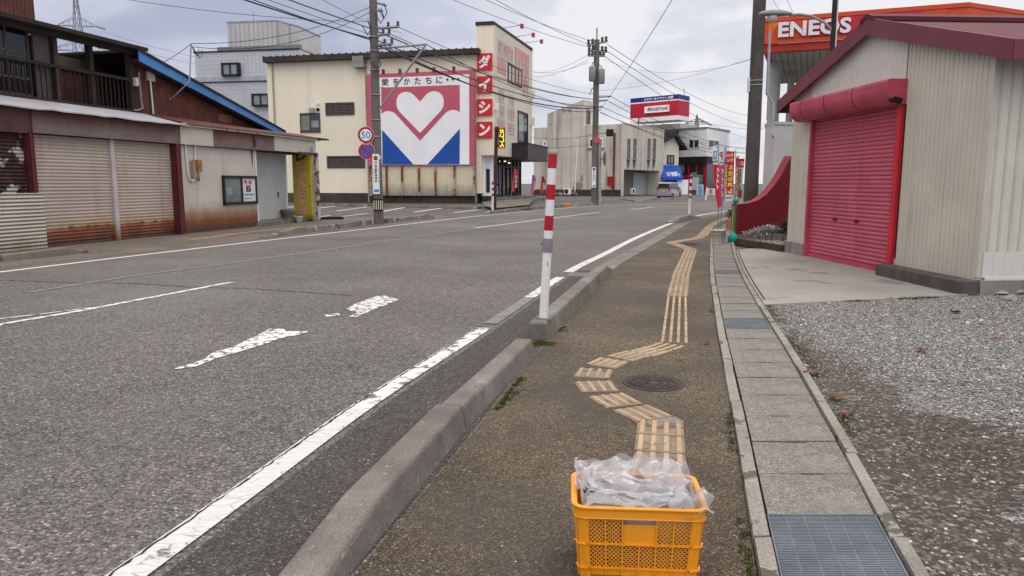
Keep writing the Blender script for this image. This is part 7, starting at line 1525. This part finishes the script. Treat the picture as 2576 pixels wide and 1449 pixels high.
# buckets, water base, planter
def bucket(p, r, hgt, label, m):
    t = thing('bucket', label, 'bucket', (p.x, p.y, 0)); MB().lathe([(r * .86, 0), (r * .98, hgt * .94), (r * 1.06, hgt * .945), (r * 1.06, hgt), (r * .98, hgt), (r * .93, hgt * .9), (r * .9, hgt * .86), (.01, hgt * .86)], 24).build('tub', m, t); MB().lathe([(r * .965, hgt * .76), (r * .99, hgt * .77), (r * .99, hgt * .79), (r * .975, hgt * .8)], 24).build('rib', m, t)
M['pail'] = pbr('cream_pail', (.52, .48, .39), rough=.5, var=.1, streak=((.38, .33, .25), .5, .55, 4))
pk1 = at(1806, 600, 18.7); bucket(pk1, .155, .36, 'cream plastic bucket holding the banner with the blue square mark', M['pail']); pk2 = at(1812, 590, 19.1); bucket(pk2, .15, .36, 'second cream bucket half hidden behind the first one', M['pail'])
q = at(1843, 605, 19.2); t = thing('barrier_base', 'teal plastic water filled base with a green and yellow pole beside the red wall', 'barrier', (q.x, q.y, 0)); MB().lathe([(.10, 0), (.13, .04), (.135, .13), (.09, .22), (.04, .27), (.035, .32)], 18).build('water_tank', pbr('teal_plastic', (.01, .34, .27), rough=.35), t); MB().tube([(.02, 0, .25), (.03, 0, 1.05)], .022, 8).build('green_pole', pbr('green_pole', (.01, .22, .13), rough=.4), t); MB().tube([(-.03, -.01, .25), (-.02, -.01, .95)], .014, 8).build('yellow_pole', pbr('yellow_pole', (.5, .42, .05), rough=.4), t); MB().lathe([(.06, 1.02), (.07, 1.05), (.06, 1.12), (.02, 1.14)], 12, (.03, 0, 0)).build('cap', pbr('teal_cap', (.01, .2, .16), rough=.4), t)
q = at(1842, 560, 24.3); t = thing('planter', 'terracotta planter with leafy plants beyond the teal barrier base', 'planter', (q.x, q.y, 0)); MB().prism([(-.14, 0), (.14, 0), (.18, .34), (-.18, .34)], -.18, .18, 'y').build('pot', pbr('terracotta', (.42, .17, .10), var=.12), t, bevel=.012)
mb = MB(); leafy(mb, (-.02, 0, .42), .2, 120, .16, .03, .8); mb.build('leaves', pbr('variegated_leaf', (.10, .16, .03), var=.5, scale=12), t, fix=False)

# signs in front of the tyre shop
def board(u, v0, v1, w, y, label, col, txt, m):
    a, b = at(u, v1, y), at(u, v0, y); t = thing('sign_board', label, 'sign board', (a.x, a.y, a.z)); MB().box(-w / 2, w / 2, -.03, .03, 0, b.z - a.z).build('board', pbr('board_print', col, var=.15, scale=2), t); h_ = b.z - a.z
    for i, ch in enumerate(txt): part_of(text_mb(ch, -w * .3, w * .3, h_ * (.93 - (i + 1) * .8 / len(txt)), h_ * (.93 - i * .8 / len(txt)), -.04, .02), 'letter', M[m], t)
board(1788, 474, 492, 1.1, 98, 'white board with red characters at the tyre shop front', (.68, .66, .64), '冬', 'tred'); board(1760, 464, 499, .9, 97, 'pale blue striped standing board at the tyre shop front', (.35, .5, .6), '冬用品', 'fblue'); board(1749, 446, 478, .9, 101.5, 'tall poster of a pale standing figure in the tyre shop window', (.36, .40, .40), '', 'ink')

# ------------------------------------------------------------------ small silver van
vb_ = G(1683, 500.5); van = thing('parked_van', 'small silver van parked in front of the blue awning, seen from behind', 'van', (vb_.x, vb_.y, .0), R(-30))
M['silver'] = pbr('silver_paint', (.30, .32, .37), rough=.28, metal=.35, var=.03, fine=0, spec=.6); M['tint'] = glass('van_glass', (.012, .014, .017))
# local +y is forward, x width
W2 = .74; prof_ = [(-1.70, .35), (-1.72, .62), (-1.70, .98), (-1.58, 1.52), (-1.45, 1.62), (.05, 1.63), (.35, 1.58), (1.02, 1.06), (1.58, .92), (1.70, .72), (1.70, .35), (1.45, .22), (-1.50, .22)]
bd = MB(); npf = len(prof_)
def wof(z): return W2 if z < .95 else W2 - (z - .95) * .22
vs = [(-wof(z), y, z) for y, z in prof_] + [(wof(z), y, z) for y, z in prof_]
bd.add(vs, [tuple(range(npf)), tuple(range(2 * npf - 1, npf - 1, -1))] + [(i, (i + 1) % npf, npf + (i + 1) % npf, npf + i) for i in range(npf)])
bo = bd.build('body', M['silver'], van, bevel=.05, seg=3); 
for p_ in bo.data.polygons: p_.use_smooth = False
def vquad(name, pts, m, th=.012): 
    a, b, c, d = [Vector(p) for p in pts]; n_ = (b - a).cross(d - a).normalized() * th; return MB().hexa([*[q - n_ for q in (a, b, c, d)], *[q + n_ for q in (a, b, c, d)]]).build(name, m, van)
vquad('rear_window', [(-.60, -1.70, 1.03), (.60, -1.70, 1.03), (.55, -1.60, 1.48), (-.55, -1.60, 1.48)], M['tint'], .03)
for s in (1, -1):
    for y0, y1, y2, y3 in ((-1.48, -.72, -.72, -1.40), (-.66, .12, .12, -.66), (.18, .92, .36, .18)): vquad('side_window', [(s * (wof(1.02) + .0), y0, 1.02), (s * wof(1.02), y1, 1.02), (s * (wof(1.5) + .0), y2, 1.50 if y3 != .18 else 1.48), (s * wof(1.5), y3, 1.50)], M['tint'], .025)
    MB().box(s * .58 - .09, s * .58 + .09, -1.745, -1.64, .88, 1.2).build('tail_light', pbr('tail_red', (.5, .01, .015), rough=.25), van, bevel=.015)
    for y in (-1.15, 1.12):
        tw_o = MB(); tw_o.lathe([(.17, -.09), (.265, -.09), (.285, -.06), (.285, .06), (.265, .09), (.17, .09)], 24); tw_o.v = [(s * .66 + z, y + x * 1.0, .285 + y2) for x, y2, z in tw_o.v]; wo3 = tw_o.build('wheel', M['rubber'], van)
        rm_ = MB().lathe([(.02, .07), (.10, .095), (.17, .085), (.175, -.08)], 20); rm_.v = [(s * (.66 + z), y + x, .285 + y2) for x, y2, z in rm_.v]; rm_.build('rim', M['steel'], wo3)
        ar = MB().lathe([(.30, .0), (.335, .0), (.335, .02), (.30, .02)], 20); ar.v = [(s * (.725 + z), y + x, .285 + y2) for x, y2, z in ar.v]; ar.build('wheel_arch', M['black'], van)
    MB().box(s * .74 - .02, s * .74 + .14 * s + .02, .55, .68, 1.0, 1.14).build('wing_mirror', M['silver'], van, bevel=.02)
MB().box(-.66, .66, -1.775, -1.62, .30, .60).build('bumper', M['silver'], van, bevel=.03); MB().box(-.6, .6, -1.73, -1.6, .19, .30).build('lower_bumper', M['black'], van)
plt = MB().box(-.17, .17, -1.79, -1.765, .66, .83).build('number_plate', pbr('plate_yellow', (.75, .48, .01), rough=.4), van); vquad('windscreen', [(-.64, 1.0, 1.08), (.64, 1.0, 1.08), (.54, .38, 1.56), (-.54, .38, 1.56)], M['tint'], .02)

# ------------------------------------------------------------------ yellow crate with the plastic bag
M['crate'] = pbr('yellow_crate_plastic', (.80, .315, .012), rough=.42, var=.06, scale=5, fine=.03, spec=.45, spots=[((.48, .20, .03), .74, 18)])
cr = thing('crate', 'yellow orange plastic crate on the brown pavement nearest the viewer', 'crate', (.502, 2.835, .004), R(-4.2))
cw, cd, chh = .255, .175, .305; taper = .018
def side(name, L, place, handle):
    """one lattice wall in its own frame: x -L..L, y outward negative, z up"""
    mb = MB(); th = .004; n = 6 if handle else 4; c_ = .043; x0, x1 = -L + c_, L - c_; dx = (x1 - x0) / n; zr = (.050, .152, .262)
    mb.box(-L, x0, 0, th, 0.012, zr[2]).box(x1, L, 0, th, .012, zr[2]).box(x0, x1, 0, th, .018, zr[0]).box(x0, x1, 0, th, zr[2] - .004, .30)
    for k in range(n + 1): x = x0 + k * dx; mb.box(x - .0025, x + .0025, -.007, th, .02, .152 if handle and k == 3 else .262)
    for z in zr: mb.box(-L, L, -.008, th, z - .0025, z + .0025)
    for k in range(n + 1): x = x0 + k * dx; mb.box(x - .0015, x + .0015, -.010, 0, .262, .298)
    for k in range(n):
        for r in range(2):
            a, b, z0, z1 = x0 + k * dx + .0025, x0 + (k + 1) * dx - .0025, zr[r] + .0025, zr[r + 1] - .0025
            if handle and r == 1 and k in (2, 3):
                mb.box(a - .0025, b + .0025, .0, th, z0, z1 - .026); continue
            w, h_ = b - a, z1 - z0; s = w / 3.6
            for sg in (1, -1):
                i = -int(h_ / s) - 1
                while i * s < w:
                    # line x = a + i*s + t (sg=1) or mirrored
                    t0, t1 = max(0, -i * s), min(h_, w - i * s)
                    if t1 - t0 > .002:
                        X0, X1 = i * s + t0, i * s + t1
                        if sg < 0: X0, X1 = w - X0, w - X1
                        p, q = Vector((a + X0, 0, z0 + t0)), Vector((a + X1, 0, z0 + t1)); d = (q - p).normalized(); nn = Vector((-d.z, 0, d.x)) * .0017
                        mb.hexa([(v.x, yy_, v.z) for yy_ in (.0004 * (sg + 1), th - .0004 * (sg + 1)) for v in (p - nn, q - nn, q + nn, p + nn)])
                    i += 1
    # taper and place
    mb.v = [place(x * (1 - taper / L * (1 - z / .305)) , y, z) for x, y, z in mb.v]; return mb.build(name, M['crate'], cr)
tp_ = lambda z: taper * (1 - z / .305)
side('crate_side', cw - .012, lambda x, y, z: (x, -cd + .012 + tp_(z) + y, z), True); side('crate_side', cw - .012, lambda x, y, z: (-x, cd - .012 - tp_(z) - y, z), True)
side('crate_side', cd - .012, lambda x, y, z: (-cw + .012 + tp_(z) + y, -x, z), False); side('crate_side', cd - .012, lambda x, y, z: (cw - .012 - tp_(z) - y, x, z), False)
def rrect(hx, hy, r, n=6): return [(sx * (hx - r) + r * math.cos(a0 + k * math.pi / 2 / n), sy * (hy - r) + r * math.sin(a0 + k * math.pi / 2 / n)) for sx, sy, a0 in ((1, 1, 0), (-1, 1, math.pi / 2), (-1, -1, math.pi), (1, -1, 3 * math.pi / 2)) for k in range(n + 1)]
def loft(rings, closed=True):
    mb = MB(); n = len(rings[0]); vs = [p for r_ in rings for p in r_]; m_ = len(rings); mb.add(vs, [(i * n + k, i * n + (k + 1) % n, ((i + 1) % m_) * n + (k + 1) % n, ((i + 1) % m_) * n + k) for i in range(m_ if closed else m_ - 1) for k in range(n)]); return mb
rg_ = lambda ex, z, r=.05: [(x, y, z) for x, y in rrect(cw + ex, cd + ex, r + ex)]
loft([rg_(.0, .262), rg_(-.002, .266), rg_(-.003, .300), rg_(.006, .302), rg_(.008, .306), rg_(.006, .310), rg_(-.010, .310), rg_(-.016, .306), rg_(-.016, .262)]).build('rim', M['crate'], cr)
for sx, sy in ((1, 1), (1, -1), (-1, 1), (-1, -1)):
    cmb = MB(); pts_ = [(sx * (cw - .05 - .004 + .05 * math.cos(a)), sy * (cd - .05 - .004 + .05 * math.sin(a))) for a in [k * math.pi / 2 / 6 for k in range(7)]]
    lo_ = [(x - sx * taper, y - sy * taper, .0) for x, y in pts_]; hi_ = [(x, y, .27) for x, y in pts_]; cmb.add(lo_ + hi_, [(k, k + 1, 8 + k, 7 + k) for k in range(6)], True); cmb.add([(x * .985, y * .98, z) for x, y, z in lo_ + hi_], [(k, k + 1, 8 + k, 7 + k) for k in range(6)], True)
    co = cmb.build('corner_post', M['crate'], cr, fix=False)
    for zc_2 in (.152, .05): loft([[(x * (1 - 0) - sx * (tp_(zc_2) - e_), y - sy * (tp_(zc_2) - e_), zc_2 + dz) for x, y in pts_] for e_, dz in ((0, -.002), (.006, -.002), (.006, .002), (0, .002))], True).build('corner_rib', M['crate'], co)
MB().box(-cw + .03, cw - .03, -cd + .03, cd - .03, .004, .010).build('floor', M['crate'], cr)
# dark green vegetables inside
M['veg'] = pbr('green_vegetable', (.022, .05, .016), rough=.45, var=.35, scale=14, fine=.2, fscale=90, bump=.3)
for k in range(72):
    a = random.uniform(-.15, .15) + (math.pi if random.random() < .5 else 0); L_ = random.uniform(.08, .11); z = .035 + .048 * (k // 12); cx, cy = (-.1 if k % 2 else .1) + random.uniform(-.02, .02), -.088 + .035 * ((k // 2) % 6) 
    pts_ = [(L_ * (q - .5) * 2, .02 * math.sin(q * 3.1), 0) for q in [i / 8 for i in range(9)]]; rr_2 = [.006, .016, .021, .023, .024, .023, .022, .016, .006]
    o = MB().tube(pts_, rr_2, 10).build('vegetable', M['veg'], loc=(.502 + cx, 2.835 + cy, z), rotz=a, fix=False); tag(o, 'dark green vegetable lying in the yellow crate under the plastic bag', 'vegetable', 'green vegetables in the crate')
# crumpled translucent bag
mt_ = bpy.data.materials.new('bag_film'); mt_.use_nodes = True; n_t = mt_.node_tree; n_t.nodes.remove(n_t.nodes['Principled BSDF']); nn_ = n_t.nodes.new; ll = n_t.links.new
dfn, trl, gls, tra = nn_('ShaderNodeBsdfDiffuse'), nn_('ShaderNodeBsdfTranslucent'), nn_('ShaderNodeBsdfGlossy'), nn_('ShaderNodeBsdfTransparent')
dfn.inputs[0].default_value = (.66, .66, .70, 1); trl.inputs[0].default_value = (.66, .66, .70, 1); gls.inputs['Roughness'].default_value = .32; gls.inputs[0].default_value = (.9, .9, .95, 1)
a1, a2, a3 = nn_('ShaderNodeMixShader'), nn_('ShaderNodeMixShader'), nn_('ShaderNodeMixShader'); fr_ = nn_('ShaderNodeLayerWeight'); fr_.inputs[0].default_value = .35
a1.inputs[0].default_value = .5; ll(dfn.outputs[0], a1.inputs[1]); ll(trl.outputs[0], a1.inputs[2]); a2.inputs[0].default_value = .16; ll(a1.outputs[0], a2.inputs[1]); ll(gls.outputs[0], a2.inputs[2])
mr_ = nn_('ShaderNodeMapRange'); ll(fr_.outputs['Facing'], mr_.inputs[0]); mr_.inputs[3].default_value = .48; mr_.inputs[4].default_value = .80; ll(mr_.outputs[0], a3.inputs[0]); ll(tra.outputs[0], a3.inputs[1]); ll(a2.outputs[0], a3.inputs[2]); ll(a3.outputs[0], n_t.nodes['Material Output'].inputs[0])
def crease(seed, n, f0, f1):                          # sum of sharp triangular folds in random directions
    r_ = random.Random(seed); L = [(r_.uniform(0, 6.28), r_.uniform(f0, f1), r_.uniform(0, 1)) for _ in range(n)]
    return lambda x, y: sum((abs(((x * math.cos(a) + y * math.sin(a)) * f + p) % 1 - .5) * 4 - 1) / (f ** .7) for a, f, p in L)
cA, cB, cC = crease(3, 4, 2, 4), crease(8, 4, 4, 8), crease(14, 4, 8, 14)
rj = random.Random(9)
def film(name, nx, ny, fn, par=None):
    mb = MB()
    for j in range(ny + 1):
        for i in range(nx + 1):
            a, b = i / nx + (rj.uniform(-.3, .3) / nx if 0 < i < nx else 0), j / ny + (rj.uniform(-.3, .3) / ny if 0 < j < ny else 0); mb.v.append(fn(a, b))
    for j in range(ny):
        for i in range(nx):
            q = [j * (nx + 1) + i, j * (nx + 1) + i + 1, (j + 1) * (nx + 1) + i + 1, (j + 1) * (nx + 1) + i]
            mb.f += [(q[0], q[1], q[2]), (q[0], q[2], q[3])] if rj.random() < .5 else [(q[0], q[1], q[3]), (q[1], q[2], q[3])]
    mb.sm = [rj.random() < .97 for _ in mb.f]
    if par: return mb.build(name, mt_, par, fix=False)
    return mb.build(name, mt_, loc=(.502, 2.835, .004), rotz=R(-4.2), fix=False)
def ringpt(a, rad): ca, sa = math.cos(a), math.sin(a); sq = 1 / max(abs(ca) ** 5 + abs(sa) ** 5, 1e-6) ** .2; return .225 * ca * sq * rad, .148 * sa * sq * rad
def tube_fn(a, b):                                     # lining: from the floor up the walls and over the rim
    t = a * 2 * math.pi; back = (math.sin(t) + 1) / 2; top = .325 + .060 * back ** .7 + .022 * cA(math.cos(t) * .9, math.sin(t) * .9)
    z = .03 + (top - .03) * b; rad = .90 + .08 * min(1, b * 1.3) + .05 * b * cB(a * 1.2, b * .3)
    x, y = ringpt(t, rad); return x, y + .012 * back * max(0, b - .7) / .3, z + .010 * b * cB(x * 6, y * 6)
bgo = tag(film('plastic_bag', 84, 18, tube_fn), 'crumpled translucent plastic bag lining the yellow crate', 'bag')
def cover_fn(x0, x1, y0, y1, z_, amp, sd, sk=0):
    c1, c2 = crease(sd, 3, 1.2, 3.2), crease(sd + 50, 4, 4, 9)
    def f(a, b):
        x = x0 + (x1 - x0) * a + sk * (b - .5) + .012 * c1(b, a); y = y0 + (y1 - y0) * b + .010 * c1(a, b)
        return x, y, z_(a, b) + amp * c1(x * 5, y * 5) + amp * .25 * c2(x * 5, y * 5)
    return f
film('bag_fold', 40, 14, cover_fn(-.19, .19, -.06, .03, lambda a, b: .303 + .04 * b + .012 * math.sin(5 * a), .012, 31, .03), bgo)     # middle fold over the contents
film('bag_fold', 30, 20, cover_fn(-.19, .0, .0, .14, lambda a, b: .322 + .05 * b + .02 * (1 - abs(2 * a - 1)), .013, 41, .05), bgo)   # left upper flap
film('bag_fold', 30, 18, cover_fn(.03, .20, -.02, .14, lambda a, b: .320 + .05 * b + .015 * a, .013, 47, -.03), bgo)   # right upper flap
film('bag_fold', 40, 10, cover_fn(-.20, .12, -.165, -.10, lambda a, b: .312 + .030 * b + .012 * math.sin(7 * a), .010, 53, .02), bgo)   # front fold along the rim
def corner_fn(a, b):
    c1 = crease(61, 4, 1.5, 4); x = .12 + .155 * a; y = -.175 + .13 * b - .02 * a
    return x + .014 * c1(b, a), y + .012 * c1(a, b + .3), .325 + .028 * a - .05 * (1 - b) * (a > .25) * min(1, (a - .25) * 3) + .022 * c1(a * .8, b * .8)
film('bag_fold', 24, 18, corner_fn, bgo)
def left_fn(a, b):
    c1 = crease(71, 4, 1.5, 4); return -.255 + .10 * a + .012 * c1(b, a), -.05 + .19 * b, .315 + .05 * b * (1 - .5 * a) + .05 * (1 - a) * math.sin(b * 3) + .018 * c1(a, b)
film('bag_fold', 16, 20, left_fn, bgo)

# ------------------------------------------------------------------ fallen leaves
def leaf(p, s, rz, m, label):
    n = 9; out = [(s * (.5 + .5 * abs(math.sin(2.5 * a))) * math.cos(a) * 1.2, s * (.45 + .5 * abs(math.sin(2.5 * a))) * math.sin(a)) for a in [k * 2 * math.pi / 20 for k in range(20)]]
    mb = MB(); mb.add([(0, 0, .012)] + [(x, y, .010 + .012 * random.random() + .25 * s * (k % 3 == 0)) for k, (x, y) in enumerate(out)], [(0, k + 1, (k + 1) % 20 + 1) for k in range(20)]); o = mb.build('leaf', m, loc=(p.x, p.y, .012), rotz=rz, fix=False); tag(o, label, 'leaf')
lf = pbr('dead_leaf', (.17, .075, .035), rough=.8, var=.3, scale=20); lfr = pbr('red_leaf', (.22, .03, .02), rough=.7)
def zc2(x, y): return G(1761 + .5223 * x, 691.8 + .5223 * y)
leaf(zc2(655, 603), .055, .3, lf, 'brown dead leaf on the mossy edge of the gravel'); leaf(zc2(1065, 374), .055, 1.2, lf, 'brown curled leaf in the middle of the gravel'); leaf(zc2(535, 488), .06, 2.2, lf, 'brown leaf in the green weeds by the drain edging'); leaf(zc2(700, 692), .035, 2.9, lfr, 'small reddish leaf near the big brown leaf'); leaf(zc2(1228, 187), .06, .1, M['dark'], 'dark scrap lying on the gravel near the apron'); leaf(zc2(1427, 320), .04, .1, lfr, 'tiny red scrap on the far gravel'); leaf(zc2(32, 337), .03, 1, lf, 'small brown leaf on the pavement beside the edging')
leaf(G(1711, 908), .028, .4, pbr('yellow_green_leaf', (.25, .28, .08), rough=.7), 'pale yellow green leaf on the pavement beyond the manhole cover')
